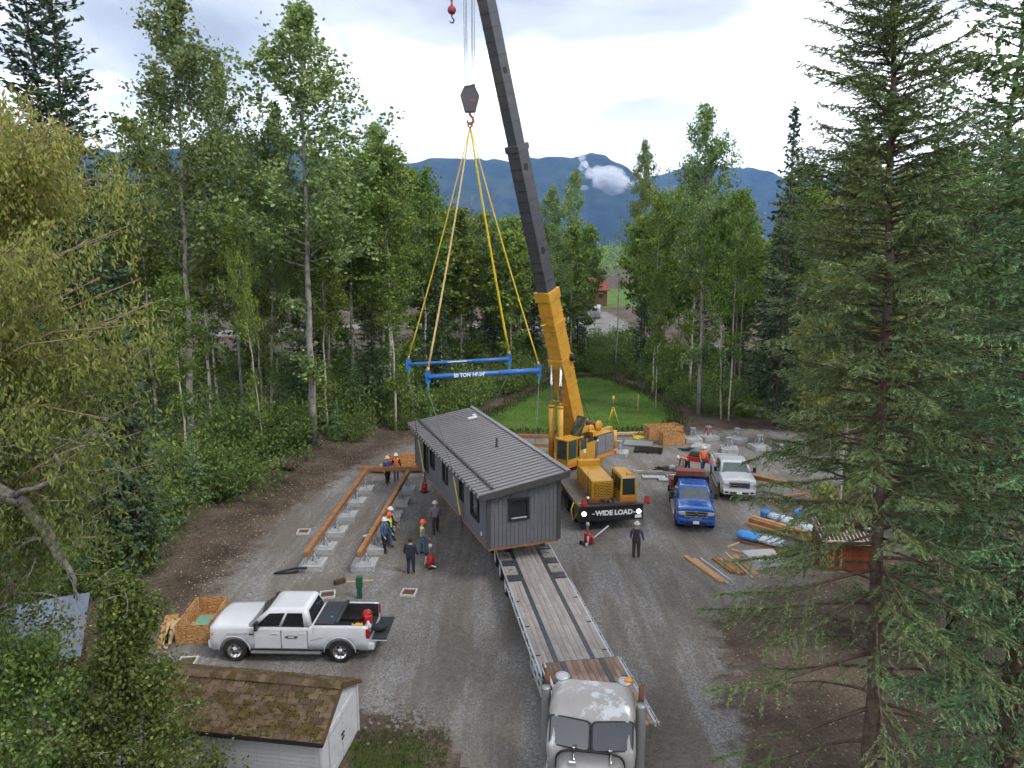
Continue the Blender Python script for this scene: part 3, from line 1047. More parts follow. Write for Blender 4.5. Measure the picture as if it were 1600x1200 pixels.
def free(x, y, d):
    return all((x - a) ** 2 + (y - b) ** 2 > d * d for a, b in TAKEN)


def in_poly(x, y, P):
    c = False
    for i in range(len(P)):
        (x1, y1), (x2, y2) = P[i], P[(i + 1) % len(P)]
        if (y1 > y) != (y2 > y) and x < (x2 - x1) * (y - y1) / (y2 - y1) + x1:
            c = not c
    return c


CLEAR = [[(-4.6, 57), (-4.2, 64), (2.8, 83), (6, 91), (13, 91), (15, 78), (17, 68), (26, 62), (30, 48), (20, 20), (-14, 20), (-14.5, 46), (-10, 58)],
         [(-130, 106), (-60, 126), (-25, 150), (5, 140), (18, 120), (44, 98), (90, 80), (90, 90), (46, 111), (27, 124), (27, 190), (29, 206), (60, 236), (60, 330), (-6, 330), (9, 215), (10, 152), (-24, 164), (-62, 144), (-130, 124)],
         [(10.6, 96), (14.8, 96), (21.0, 200), (14.0, 200)]]
SIDES = [('left wood behind the foundation', -75, -9, 54, 104, 74, (17, 24)),
         ('wood behind the lawn and crane', -12, 17, 86, 140, 42, (16.5, 21.5)),
         ('right wood behind the concrete pads', 15, 66, 54, 110, 52, (17, 24)),
         ('far wood beyond the gravel road', -120, 110, 150, 330, 92, (16, 21))]
fr = random.Random(5)
for side, x0, x1, y0, y1, n, (ha, hb) in SIDES:
    far = y0 > 140
    done = tries = 0
    while done < n and tries < 9000:
        tries += 1
        y = y0 + (y1 - y0) * fr.random() ** (1.25 if not far else 1.0)
        x = fr.uniform(x0, x1)
        if abs(x) > 0.76 * y + 4 or any(in_poly(x, y, P) for P in CLEAR) or not free(x, y, 5.0 if far else 2.3):
            continue
        TAKEN.append((x, y))
        done += 1
        h = fr.uniform(ha, hb)
        q = fr.random()
        row, wh = place(x, y)
        tall = 'tall ' if h > ha + 0.72 * (hb - ha) else 'low ' if h < ha + 0.25 * (hb - ha) else ''
        side = wh + ', ' + row
        if q < (0.72 if far else 0.74 if -14 < x < 18 else 0.6):
            pool = FARB if (y > 82) else BIRCH
            std('birch_tree', pool, fr.randrange(4), tall + 'leafy birch ' + side, 'tree', x, y, h, 20, fr.uniform(0.95, 1.35), fr.uniform(0, 6.28), 'birches ' + wh)
        elif q < 0.86:
            std('spruce_tree', SPRUCE, fr.randrange(3), tall + 'dark spruce ' + side, 'tree', x, y, h * fr.uniform(0.7, 1.0), 22, fr.uniform(0.85, 1.15), fr.uniform(0, 6.28), 'spruces ' + wh)
        elif q < 0.93:
            std('aspen_tree', ASPEN, fr.randrange(3), tall + 'leafy aspen ' + side, 'tree', x, y, h * 1.1, 30, fr.uniform(0.85, 1.1), fr.uniform(0, 6.28), 'aspens ' + wh)
        else:
            std('bare_tree', POLE, fr.randrange(3), tall + 'bare pale trunk ' + side, 'dead tree', x, y, h * 0.9, 17, 1.0, fr.uniform(0, 6.28), 'bare trunks ' + wh)

# ---- undergrowth: shrubs and young spruces along the wood's edges
EDGE = [([(-17.8, 27.5), (-17.5, 31), (-17.3, 38), (-16.9, 46), (-13.2, 54.5), (-9.2, 60), (-5.4, 65), (-1.6, 72), (1.6, 80), (3.6, 88)], 56, 4.0, -1, 'shrub on the bank edge along the left wood'),
        ([(5, 92), (10, 91.5), (15.6, 82), (16.8, 73), (17.8, 66.5), (23, 64), (29, 61.5), (32, 52)], 34, 3.6, 1, 'shrub along the edge of the wood behind the pads'),
        ([(24, 40), (31, 50), (36, 44)], 12, 4, 1, 'shrub under the big spruces beyond the lumber')]
for line, n, depth, sgn, lab in EDGE:
    for i in range(n):
        t = (i + fr.random()) / n * (len(line) - 1)
        j = min(len(line) - 2, int(t))
        a, b = Vector(line[j]), Vector(line[j + 1])
        p = a.lerp(b, t - j)
        d = (b - a).normalized()
        nr = Vector((-d.y, d.x)) * (1 if sgn < 0 else 1)
        off = abs(fr.gauss(0, 0.5)) * depth
        p = p + nr * off
        s = fr.uniform(0.55, 1.05) + 0.16 * off
        row, wh = place(p.x, p.y)
        where_ = ('foremost' if off < 0.8 else 'set back' if off < 2.2 else 'deep in') + ', ' + ('yard bank' if p.y < 45 else 'dirt bank' if p.y < 58 else 'lawn side')
        size_ = 'low ' if s < 0.8 else 'tall ' if s > 1.15 else ''
        young = fr.random() < 0.2
        if young:
            plant('young_spruce', FIRBUSH[fr.randrange(2)], size_ + 'young spruce ' + wh + ', ' + where_, 'young tree', p.x, p.y, fr.uniform(0, 6.28), 0.5 * s, None, 'young spruces ' + wh)
        else:
            plant('shrub', SHRUB[fr.randrange(4)], size_ + 'leafy shrub ' + wh + ', ' + where_, 'shrub', p.x, p.y, fr.uniform(0, 6.28), s, s * fr.uniform(0.8, 1.25), 'shrubs ' + wh)

for i, (x, y, sc_) in enumerate([(9.5, 96, 1.3), (11.5, 97.5, 1.2), (13.5, 96.5, 1.1), (15.5, 97, 1.3), (17.0, 101, 1.5), (10.5, 112, 1.5), (14.5, 118, 1.3), (17.5, 116, 1.6)]):
    plant('shrub', SHRUB[i % 4], ['first', 'second', 'third', 'fourth', 'fifth', 'sixth', 'seventh', 'eighth'][i] + ' shrub in the gap in front of the far gravel drive', 'shrub', x, y, i, sc_, sc_, 'shrubs before the far drive')

# deep undergrowth further in, nobody could count it
def undergrowth(name, boxes, n, size, zmax, m, seed, label):
    rg = np.random.default_rng(seed)
    xs_, ys_ = [], []
    for (x0, x1, y0, y1, k) in boxes:
        xs_.append(rg.uniform(x0, x1, int(n * k))); ys_.append(y0 + (y1 - y0) * rg.random(int(n * k)) ** 1.15)
    x = np.concatenate(xs_); y = np.concatenate(ys_)
    xl = np.interp(y, YL_Y + [78, 92], YL_X + [3, 5])
    keep = np.ones(len(x), bool)
    for P in CLEAR[:2]:
        PP = np.array(P)
        ins = np.zeros(len(x), bool)
        for i in range(len(PP)):
            a, b = PP[i], PP[(i + 1) % len(PP)]
            if a[1] != b[1]:
                ins ^= ((y < a[1]) != (y < b[1])) & (x < (b[0] - a[0]) * (y - a[1]) / (b[1] - a[1]) + a[0])
        keep &= ~ins
    x, y = x[keep], y[keep]
    n = len(x)
    cl = vnoise(x, y, 2.4, seed) * 0.7 + vnoise(x, y, 7, seed + 1) * 0.6
    z = gz(x, y) + rg.random(n) * zmax * np.clip(cl * 1.6 - 0.35, 0.08, 1.4)
    c = np.stack([x, y, z], 1)
    ax = rand_dirs(rg, n); nr = rand_dirs(rg, n); nr[:, 2] += 0.6
    s = size * rg.uniform(0.6, 1.4, n) * (1 + np.clip((y - 60) / 90, 0, 1.5))
    V, Fc = leaf_quads(c, ax, nr, s, s * 0.6)
    tone = np.clip(rg.beta(2, 2.4, n) * 0.7 + (cl - 0.6) * 0.3, 0, 0.8)
    tag(link(name, np_mesh(name, V, Fc, m, tone)), label, 'undergrowth', kind='stuff')


undergrowth('undergrowth', [(-60, -14, 40, 100, 0.42), (-16, 6, 60, 120, 0.22), (14, 60, 62, 115, 0.36)], 140000, 0.26, 2.4, 'leaf_shrub', 21, 'low leafy undergrowth covering the floor of the wood')
rg_ = np.random.default_rng(31)
n_ = 60000
fx = rg_.uniform(-520, 520, n_); fy = rg_.uniform(330, 620, n_)
hgt = 15 + 7 * vnoise(fx, fy, 9, 4) + 4 * vnoise(fx, fy, 40, 5)
cc = np.stack([fx, fy, hgt * (1 - 0.75 * rg_.random(n_) ** 1.6)], 1)
sz_ = rg_.uniform(0.9, 2.0, n_)
V_, F_ = leaf_quads(cc, rand_dirs(rg_, n_), rand_dirs(rg_, n_) + np.array([0, 0, 0.5]), sz_, sz_ * 0.8)
tag(link('woodland', np_mesh('woodland', V_, F_, 'leaf_birch', np.clip(rg_.beta(2, 2.4, n_) * 0.8, 0, 0.8))), 'far-off wood closing the valley floor', 'wood', kind='stuff')

n_ = 9000
fx = rg_.uniform(-60, 60, n_); fy = rg_.uniform(-60, -14, n_)
hgt = 14 + 8 * vnoise(fx, fy, 5, 6)
cc = np.stack([fx, fy, hgt * rg_.random(n_) ** 0.8], 1)
sz_ = rg_.uniform(0.8, 1.8, n_)
V_, F_ = leaf_quads(cc, rand_dirs(rg_, n_), rand_dirs(rg_, n_) + np.array([0, -0.5, 0.3]), sz_, sz_ * 0.8)
tag(link('woodland', np_mesh('woodland', V_, F_, 'leaf_birch', np.clip(rg_.beta(2, 2.4, n_) * 0.8, 0, 0.8))), 'wood on the near side of the yard, mirrored in the windscreens', 'wood', kind='stuff')

# ------------------------------------------------------------------ big trees close to the camera
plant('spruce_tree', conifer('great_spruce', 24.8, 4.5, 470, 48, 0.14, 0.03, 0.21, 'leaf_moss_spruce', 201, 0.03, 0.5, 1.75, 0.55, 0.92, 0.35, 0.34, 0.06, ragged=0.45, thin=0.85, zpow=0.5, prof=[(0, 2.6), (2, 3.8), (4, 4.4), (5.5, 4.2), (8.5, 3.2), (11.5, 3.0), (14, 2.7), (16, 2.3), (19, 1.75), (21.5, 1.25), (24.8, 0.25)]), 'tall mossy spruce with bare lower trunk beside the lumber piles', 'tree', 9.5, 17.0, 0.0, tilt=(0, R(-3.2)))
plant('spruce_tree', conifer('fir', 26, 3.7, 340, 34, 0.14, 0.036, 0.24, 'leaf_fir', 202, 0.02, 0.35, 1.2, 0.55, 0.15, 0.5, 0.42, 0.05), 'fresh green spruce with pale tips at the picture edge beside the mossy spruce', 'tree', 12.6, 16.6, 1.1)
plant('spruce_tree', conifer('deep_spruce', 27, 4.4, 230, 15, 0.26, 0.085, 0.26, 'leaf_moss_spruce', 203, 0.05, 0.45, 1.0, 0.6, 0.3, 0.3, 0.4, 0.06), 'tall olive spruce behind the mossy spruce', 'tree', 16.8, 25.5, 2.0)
plant('spruce_tree', conifer('back_spruce', 24, 3.9, 150, 11, 0.33, 0.12, 0.22, 'leaf_fir', 204, 0.04, 0.45, 1.0, 0.7, 0.1, 0.3, 0.4, 0.03), 'green spruce behind the little brown woodshed', 'tree', 21.5, 38, 0.3)
plant('spruce_tree', SPRUCE[1], 'broad green spruce at the yard corner beyond the white pads', 'tree', 23.5, 53, 1.0, 0.95, 0.62)
plant('aspen_tree', broadleaf('old_cottonwood', 29, 0.3, 4.0, 60, 14000, 0.24, 0.36, 'bark_spruce', 'leaf_aspen', 205, 'oval', 0.9, 0.55, 0.0, 0.1), 'old rough-barked cottonwood high behind the fresh green spruce', 'tree', 17.6, 21.8, 0.5)
plant('birch_tree', broadleaf('edge_birch', 19, 0.15, 2.6, 60, 12000, 0.2, 0.12, 'bark_birch', 'leaf_willow', 206, 'column', 0.6, 0.5, 0.01, 0.2), 'yellowing birch between the mossy spruce and the fresh green one', 'tree', 15.8, 33.5, 0.5)

# the yellowish willow at the left, hanging narrow leaves on long twigs
def willow():
    rg = np.random.default_rng(77)
    w, tw = Wood(), Wood()
    base = np.array([-11.9, 14.6, -0.2])
    tr = [base, base + [0.1, 0.2, 4], base + [0.35, 0.4, 8], base + [0.5, 0.4, 11.5], base + [0.9, 0.5, 15], base + [1.6, 0.6, 18.0]]
    w.tube(tr, 0.24, 0.04, 10)
    # boughs: tip points (x, z) in the crown
    tips = []
    for q in range(150):
        z = rg.uniform(8.7, 18.4)
        wdt = np.interp(z, [4, 6, 8, 10.5, 13, 15, 17, 18.6, 19.6], [1.9, 2.8, 3.2, 4.1, 4.4, 4.0, 2.9, 2.0, 1.2])
        tips.append(np.array([-12.3 + wdt * rg.random() ** 0.55 * 1.12, 15.2 + rg.normal(0, 1.2), z]))
    C, D = [], []
    tp = np.array(tr)
    for e in tips:
        zz_ = min(16.5, max(2.5, e[2] - rg.uniform(0.8, 2.6)))
        s0 = np.array([np.interp(zz_, tp[:, 2], tp[:, j]) for j in range(3)])
        mid = (s0 + e) / 2 + np.array([0, 0, 0.35]) + rg.normal(0, 0.15, 3)
        tw.tube([s0, mid, e], 0.032, 0.008, 5)
        for t in np.linspace(0.3, 1.0, 8):
            p = (1 - t) ** 2 * s0 + 2 * t * (1 - t) * mid + t * t * e
            for _ in range(3):
                dr = np.array([rg.normal(0, 0.3), rg.normal(0, 0.3), -1.0])
                C.append(p + rg.normal(0, 0.2, 3)); D.append(dr * rg.uniform(0.35, 0.9))
    C, D = np.array(C), np.array(D)
    n = 52000
    pk = rg.integers(0, len(C), n)
    t = rg.random(n)
    c = C[pk] + D[pk] * t[:, None] + rg.normal(0, 0.08, (n, 3))
    ax = unit(D[pk]) + rg.normal(0, 0.45, (n, 3))
    V, Fc = leaf_quads(c, ax, rand_dirs(rg, n), rg.uniform(0.09, 0.17, n), rg.uniform(0.032, 0.055, n), 0.3)
    zt = np.clip((c[:, 2] - 12.5) / 7, -0.8, 0.5) * 0.5
    tone = np.clip(rg.beta(2, 2, n) * 0.85 + zt, 0, 1)
    off = Vector((-11.9, 14.6, 0))
    t_ = thing('willow_tree', 'yellowish willow with narrow hanging leaves at the edge of the yard', 'tree', off)
    for nm, me in (('trunk', w.mb.mesh('willow_trunk', 'bark_willow')), ('limbs', tw.mb.mesh('willow_limbs', 'bark_willow')), ('crown', np_mesh('willow_crown', V, Fc, 'leaf_willow', tone))):
        o = link(nm, me, t_, -off)
        if nm != 'trunk':
            o['kind'] = 'stuff'


willow()


def dead_tree():
    rg = np.random.default_rng(3)
    w, tw = Wood(), Wood()
    tr = [np.array(p) for p in [(-12.0, 13.2, -0.2), (-11.9, 13.3, 4), (-11.8, 13.6, 7.6), (-11.3, 13.8, 9.4), (-10.75, 14.0, 10.14)]]
    w.tube(tr, 0.26, 0.16, 10)
    main = [np.array(p) for p in [(-10.81, 14.0, 10.14), (-10.33, 13.95, 9.85), (-9.88, 14.05, 9.55), (-9.5, 14.0, 8.98), (-9.24, 13.95, 8.42), (-9.12, 14.0, 8.18), (-9.02, 14.0, 7.94), (-9.08, 14.0, 7.52)]]
    w.mb.tube(main, [0.14, 0.15, 0.125, 0.125, 0.09, 0.045, 0.035, 0.015], 9)
    w.mb.tube([(-10.1, 14.0, 9.7), (-9.75, 13.8, 9.9), (-9.44, 13.75, 9.98), (-9.05, 13.8, 10.14), (-8.88, 13.8, 10.4), (-8.98, 13.75, 10.68)], [0.07, 0.055, 0.055, 0.045, 0.04, 0.02], 7)
    w.mb.tube([(-8.9, 13.75, 10.35), (-8.61, 13.7, 10.78), (-8.35, 13.7, 10.87)], [0.045, 0.03, 0.01], 5)
    w.mb.tube([(-9.4, 13.95, 8.9), (-9.81, 13.9, 8.82), (-10.16, 13.9, 8.58)], [0.05, 0.04, 0.015], 5)
    for i in range(90):
        p = np.array([rg.uniform(-11, -7.9), 14 + rg.normal(0, 0.5), rg.uniform(7.3, 11.4)])
        d = rg.normal(0, 1, 3) * [1, 0.6, 1]; d[2] -= 0.4
        tw.tube(curve_pts(p, d, rg.uniform(0.4, 1.1), 4, (0, 0, -0.6), rg, 0.25), 0.012, 0.004, 3)
    t_ = thing('dead_tree', 'broken grey dead trunk leaning in below the yellowish willow', 'dead tree', (-12.0, 13.2, 0))
    link('trunk', w.mb.mesh('dead_trunk', 'bark_dead'), t_, (12.0, -13.2, 0))
    o = link('limbs', tw.mb.mesh('dead_twigs', 'bark_dead'), t_, (12.0, -13.2, 0)); o['kind'] = 'stuff'


dead_tree()
plant('birch_tree', broadleaf('sapling', 6.9, 0.04, 2.0, 70, 26000, 0.105, 0.05, 'bark_birch', 'leaf_shrub', 301, 'cone', 0.75, 0.42, 0.02, aspect=0.7, alt=0.1), 'young leafy birch growing against the shingled shed', 'tree', -9.0, 15.9, 0.3)
plant('birch_tree', broadleaf('sapling_low', 5.4, 0.04, 1.9, 60, 18000, 0.105, 0.05, 'bark_birch', 'leaf_shrub', 302, 'column', 0.75, 0.45, 0.02, aspect=0.7), 'lower dense birch in the corner below the metal roof', 'tree', -11.4, 15.4, 1.3)
plant('birch_tree', broadleaf('bank_birch', 9.0, 0.25, 1.9, 50, 12000, 0.12, 0.06, 'bark_birch', 'leaf_shrub', 303, 'column', 0.75, 0.45, 0.02, aspect=0.7), 'leafy birch hanging over the metal roof', 'tree', -14.6, 19.6, 2.3)
plant('shrub', shrub('sprig', 1.7, 0.5, 7, 900, 0.13, 'leaf_shrub', 304, 0.7), 'broad-leaved sprig growing up in front of the shed wall', 'shrub', -7.55, 16.4, 0.3)
plant('shrub', shrub('fern', 1.0, 0.9, 12, 2200, 0.12, 'leaf_shrub', 305, 0.6), 'low green shrub at the foot of the shed wall', 'shrub', -8.5, 16.5, 0.3)

# ------------------------------------------------------------------ materials of made things
mat('siding_grey', (0.122, 0.125, 0.138), 0.7, 0, 0.10, 3, 0.15, 30, 0.3, orand=0.05)
mat('trim_dark', (0.055, 0.05, 0.052), 0.6, 0, 0.12, 4)
mat('roof_metal', (0.21, 0.198, 0.205), 0.38, 0.35, 0.06, 1.2, orand=0.04, dirt=(0.19, 0.185, 0.185), dscale=0.9, damt=0.35)
mat('black_matte', (0.012, 0.012, 0.013), 0.7, 0, 0.2, 6)
mat('black_gloss', (0.014, 0.014, 0.015), 0.3, 0, 0.2, 6, dirt=(0.08, 0.07, 0.06), dscale=3, damt=0.5)
mat('white_plastic', (0.62, 0.63, 0.63), 0.5, 0, 0.05, 4)
mat('white_paint', (0.52, 0.52, 0.51), 0.5, 0, 0.08, 3, dirt=(0.22, 0.19, 0.16), dscale=4, damt=0.6)
mat('lettering_white', (0.78, 0.79, 0.8), 0.6, 0, 0.03, 4)
mat('wood_new', (0.42, 0.235, 0.115), 0.75, 0, 0.2, 4, 0.2, 25, 0.2, orand=0.12, stretch=(1, 1, 8))
mat('wood_beam', (0.31, 0.15, 0.065), 0.7, 0, 0.25, 3, 0.3, 20, 0.2, orand=0.1, dirt=(0.16, 0.07, 0.03), dscale=2, damt=0.5)
mat('wood_pale', (0.5, 0.34, 0.19), 0.8, 0, 0.18, 4, 0.2, 25, 0.2, orand=0.15)
mat('wood_dark', (0.10, 0.055, 0.032), 0.85, 0, 0.3, 3, 0.4, 25, 0.15, orand=0.15)
mat('wood_red', (0.16, 0.045, 0.02), 0.8, 0, 0.35, 3, 0.4, 20, 0.2, orand=0.15)
mat('crane_yellow', (0.50, 0.265, 0.025), 0.42, 0, 0.07, 2, 0, 0, 0.5, dirt=(0.28, 0.13, 0.025), dscale=1.3, damt=0.6)
mat('crane_orange', (0.55, 0.20, 0.02), 0.45, 0, 0.08, 2, dirt=(0.25, 0.1, 0.03), dscale=2, damt=0.5)
mat('boom_dark', (0.058, 0.06, 0.068), 0.45, 0.2, 0.12, 0.8, dirt=(0.13, 0.095, 0.07), dscale=0.7, damt=0.4)
mat('steel_dark', (0.05, 0.05, 0.052), 0.5, 0.5, 0.2, 5, dirt=(0.12, 0.07, 0.045), dscale=2.5, damt=0.6)
mat('steel_grey', (0.3, 0.3, 0.31), 0.42, 0.6, 0.12, 4)
mat('galvanized', (0.42, 0.44, 0.46), 0.45, 0.5, 0.12, 6)
mat('chrome', (0.62, 0.62, 0.62), 0.16, 1.0, 0.08, 3)
mat('rust', (0.16, 0.075, 0.045), 0.85, 0.1, 0.4, 6, 0.4, 40)
mat('carrier_deck', (0.13, 0.105, 0.09), 0.85, 0.1, 0.3, 2, 0.4, 30, dirt=(0.2, 0.12, 0.08), dscale=1.4, damt=0.6)
mat('tyre', (0.022, 0.021, 0.02), 0.9, 0, 0.25, 12, 0.3, 30, 0.2, dirt=(0.10, 0.085, 0.068), dscale=3, damt=0.6)
mat('red_paint', (0.40, 0.025, 0.025), 0.4, 0, 0.1, 4)
mat('hook_red', (0.26, 0.03, 0.04), 0.5, 0, 0.15, 6)
mat('hook_rust', (0.30, 0.13, 0.07), 0.7, 0.2, 0.3, 8)
mat('sling_yellow', (0.62, 0.46, 0.035), 0.8, 0, 0.15, 5)
mat('strap_yellow', (0.68, 0.52, 0.02), 0.75, 0, 0.1, 5)
mat('sling_tan', (0.50, 0.38, 0.14), 0.85, 0, 0.15, 5)
mat('rope_grey', (0.16, 0.17, 0.17), 0.7, 0.2, 0.2, 9)
mat('shackle_green', (0.06, 0.26, 0.24), 0.5, 0.2, 0.1, 6)
mat('bar_blue', (0.025, 0.13, 0.42), 0.45, 0, 0.1, 2, dirt=(0.06, 0.12, 0.22), dscale=2, damt=0.4)
mat('deck_board', (0.34, 0.305, 0.28), 0.85, 0, 0.22, 5, 0.35, 30, 0.2, dirt=(0.2, 0.165, 0.14), dscale=0.9, damt=0.55, orand=0.10, stretch=(1, 0.12, 1))
mat('deck_board_brown', (0.25, 0.165, 0.12), 0.8, 0, 0.35, 4, 0.35, 30, 0.2, dirt=(0.40, 0.32, 0.24), dscale=0.9, damt=0.6, orand=0.35, stretch=(1, 0.12, 1))
mat('deck_steel', (0.06, 0.068, 0.078), 0.55, 0.3, 0.25, 3, dirt=(0.13, 0.12, 0.11), dscale=2, damt=0.5)
mat('rail_white', (0.45, 0.46, 0.47), 0.5, 0.1, 0.12, 3, dirt=(0.16, 0.14, 0.12), dscale=3, damt=0.5)
mat('tractor_paint', (0.28, 0.268, 0.26), 0.36, 0.2, 0.06, 2, dirt=(0.46, 0.48, 0.51), dscale=1.15, damt=0.9, dsharp=0.03)
mat('amber', (0.75, 0.26, 0.01), 0.3, 0, 0.1, 5)
glass_mat('glass_dark')
glass_mat('glass_green', (0.045, 0.06, 0.045), 0.06)
glass_mat('glass_cab', (0.018, 0.026, 0.024), 0.05)
lm = mat('lamp_lit', (0.9, 0.9, 0.9), 0.3)
lm.node_tree.nodes['Principled BSDF'].inputs['Emission Color'].default_value = (1, 0.97, 0.9, 1)
lm.node_tree.nodes['Principled BSDF'].inputs['Emission Strength'].default_value = 2.0

# ------------------------------------------------------------------ the house being lifted
HW, HL, HLO, HHI = 3.42, 14.17, 2.40, 2.96
HSL = (HHI - HLO) / HW
HANG = 0.351
HO = Vector((-1.07, 30.02, 1.86))
house = thing('house', 'small grey prefabricated house with metal roof hanging over the flatbed trailer', 'house', HO, HANG)


def hw(x, y, z):
    """house point -> world"""
    return HO + Vector(rotz((x, y, z), HANG))


def build_house():
    t = house
    bx('floor_frame', (HW / 2, HL / 2, -0.07), (HW - 0.04, HL - 0.04, 0.14), 'wood_beam', t)
    for i in range(3):
        bx('floor_beam', (0.7 + i * 1.0, HL / 2, -0.24), (0.2, HL - 0.3, 0.2), 'steel_dark', t)
    # wall bodies
    k = 0.1
    MB().prism([(0, 0, 0), (HW, 0, 0), (HW, 0, HHI), (0, 0, HLO)], (0, k, 0)).build('wall', 'siding_grey', t)
    MB().prism([(0, HL, 0), (HW, HL, 0), (HW, HL, HHI), (0, HL, HLO)], (0, -k, 0)).build('wall', 'siding_grey', t)
    bx('wall', (k / 2, HL / 2, HLO / 2), (k, HL - 2 * k, HLO), 'siding_grey', t)
    bx('wall', (HW - k / 2, HL / 2, HHI / 2), (k, HL - 2 * k, HHI), 'siding_grey', t)
    win = (0.99, 1.91, 1.2, 2.13)
    # vertical boards, gable
    n = 17
    bw = (HW - 0.24) / n
    for i in range(n):
        a, b = 0.12 + i * bw + 0.008, 0.12 + (i + 1) * bw - 0.008
        spans = [(0.0, None)]
        if b > win[0] and a < win[1]:
            spans = [(0.0, win[2] - 0.05), (win[3] + 0.05, None)]
        for z0, z1 in spans:
            za = HLO + HSL * a - 0.01 if z1 is None else z1
            zb = HLO + HSL * b - 0.01 if z1 is None else z1
            MB().prism([(a, -0.025, z0), (b, -0.025, z0), (b, -0.025, zb), (a, -0.025, za)], (0, 0.03, 0)).build('siding_board', 'siding_grey', t)
    # vertical boards, long side
    wins = [(1.2, 2.3, 0.85, 2.0), (3.6, 4.2, 1.0, 2.0), (6.6, 7.4, 0.95, 2.0), (9.4, 10.2, 0.95, 2.0), (10.8, 11.7, 0.4, 2.02)]
    n = 64
    bw = (HL - 0.24) / n
    for i in range(n):
        a, b = 0.12 + i * bw + 0.008, 0.12 + (i + 1) * bw - 0.008
        spans = [(0.0, HLO - 0.02)]
        for w in wins:
            if b > w[0] and a < w[1]:
                spans = [(0.0, w[2] - 0.04), (w[3] + 0.04, HLO - 0.02)]
        for z0, z1 in spans:
            bx('siding_board', (-0.0125, (a + b) / 2, (z0 + z1) / 2), (0.03, b - a, z1 - z0), 'siding_grey', t)
    for x, y in ((0.04, -0.01), (HW - 0.04, -0.01), (0.04, HL + 0.01), (HW - 0.04, HL + 0.01)):
        bx('corner_trim', (x, y, (HLO if x < 1 else HHI) / 2), (0.17, 0.12, (HLO if x < 1 else HHI) - 0.02), 'trim_dark', t)
    # windows: gable
    f = link('window', None, t, ((win[0] + win[1]) / 2, -0.03, (win[2] + win[3]) / 2))
    ww, wh = win[1] - win[0], win[3] - win[2]
    for s in (-1, 1):
        bx('frame', (s * (ww / 2 - 0.03), -0.02, 0), (0.09, 0.1, wh + 0.06), 'black_matte', f)
        bx('frame', (0, -0.022, s * (wh / 2)), (ww + 0.06, 0.1, 0.09), 'black_matte', f)
    bx('pane', (0, 0.01, 0), (ww - 0.06, 0.02, wh - 0.02), 'glass_dark', f)
    bx('sill', (0, -0.04, -wh / 2 + 0.075), (ww - 0.2, 0.03, 0.045), 'white_paint', f)
    for y0, y1, z0, z1 in wins:
        f = link('window', None, t, (-0.02, (y0 + y1) / 2, (z0 + z1) / 2))
        for s in (-1, 1):
            bx('frame', (-0.02, s * (y1 - y0) / 2, 0), (0.1, 0.08, z1 - z0 + 0.08), 'black_matte', f)
            bx('frame', (-0.022, 0, s * (z1 - z0) / 2), (0.1, y1 - y0 + 0.08, 0.08), 'black_matte', f)
        bx('pane', (0.01, 0, 0), (0.02, y1 - y0 - 0.06, z1 - z0 - 0.06), 'glass_dark', f)
    # roof: deck, seamed metal sheets, edges
    xl, xr, y0, y1 = -0.42, HW + 0.3, -0.32, HL + 0.3
    zr = lambda x, d=0.0: HLO + HSL * x + d
    MB().prism([(xl, y0, zr(xl, 0.02)), (xr, y0, zr(xr, 0.02)), (xr, y0, zr(xr, 0.2)), (xl, y0, zr(xl, 0.2))], (0, y1 - y0, 0)).build('roof', 'trim_dark', t)
    roof = [o for o in t.children if o.name.startswith('roof')][0]
    n = 38
    pw = (y1 - y0) / n
    m = MB()
    m.prism([(xl - 0.03, 0, zr(xl, 0.203)), (xr + 0.02, 0, zr(xr, 0.203)), (xr + 0.02, 0, zr(xr, 0.225)), (xl - 0.03, 0, zr(xl, 0.225))], (0, pw - 0.004, 0))
    me = m.mesh('roof_sheet', 'roof_metal')
    ms = MB().prism([(xl - 0.03, 0, zr(xl, 0.222)), (xr + 0.02, 0, zr(xr, 0.222)), (xr + 0.02, 0, zr(xr, 0.268)), (xl - 0.03, 0, zr(xl, 0.268))], (0, 0.045, 0)).mesh('seam', 'roof_metal')
    for i in range(n):
        o = link('roof_sheet', me, t, (0, y0 + i * pw, 0))
        link('seam', ms, o)
    # snow rail along the low eave, ridge flashing, rake boards
    a = 0.18
    MB().prism([(a, y0 + 0.3, zr(a, 0.28)), (a + 0.1, y0 + 0.3, zr(a + 0.1, 0.28)), (a + 0.1, y0 + 0.3, zr(a + 0.1, 0.34)), (a, y0 + 0.3, zr(a, 0.34))], (0, y1 - y0 - 0.6, 0)).build('snow_rail', 'trim_dark', t)
    MB().prism([(xr - 0.13, y0 - 0.03, zr(xr - 0.13, 0.272)), (xr + 0.05, y0 - 0.03, zr(xr, 0.272)), (xr + 0.05, y0 - 0.03, zr(xr, 0.05)), (xr + 0.075, y0 - 0.03, zr(xr, 0.05)), (xr + 0.075, y0 - 0.03, zr(xr, 0.30)), (xr - 0.13, y0 - 0.03, zr(xr - 0.13, 0.30))], (0, y1 - y0 + 0.06, 0)).build('ridge_flashing', 'roof_metal', t)
    for yy in (y0 - 0.035, y1 + 0.003):
        MB().prism([(xl - 0.03, yy, zr(xl, -0.03)), (xr + 0.03, yy, zr(xr, -0.05)), (xr + 0.03, yy, zr(xr, 0.24)), (xl - 0.03, yy, zr(xl, 0.24))], (0, 0.03, 0)).build('rake_board', 'trim_dark', t)
    # open eave: dark gap with pale rafter tails
    for i in range(26):
        y = y0 + 0.3 + i * (y1 - y0 - 0.6) / 25
        bx('rafter_tail', (xl - 0.012, y, zr(xl, 0.1)), (0.05, 0.16, 0.09), 'white_paint', t, (0, -math.atan(HSL), 0))
    bx('fascia', (xl + 0.1, (y0 + y1) / 2, zr(xl, -0.02)), (0.05, y1 - y0 - 0.1, 0.07), 'trim_dark', t)
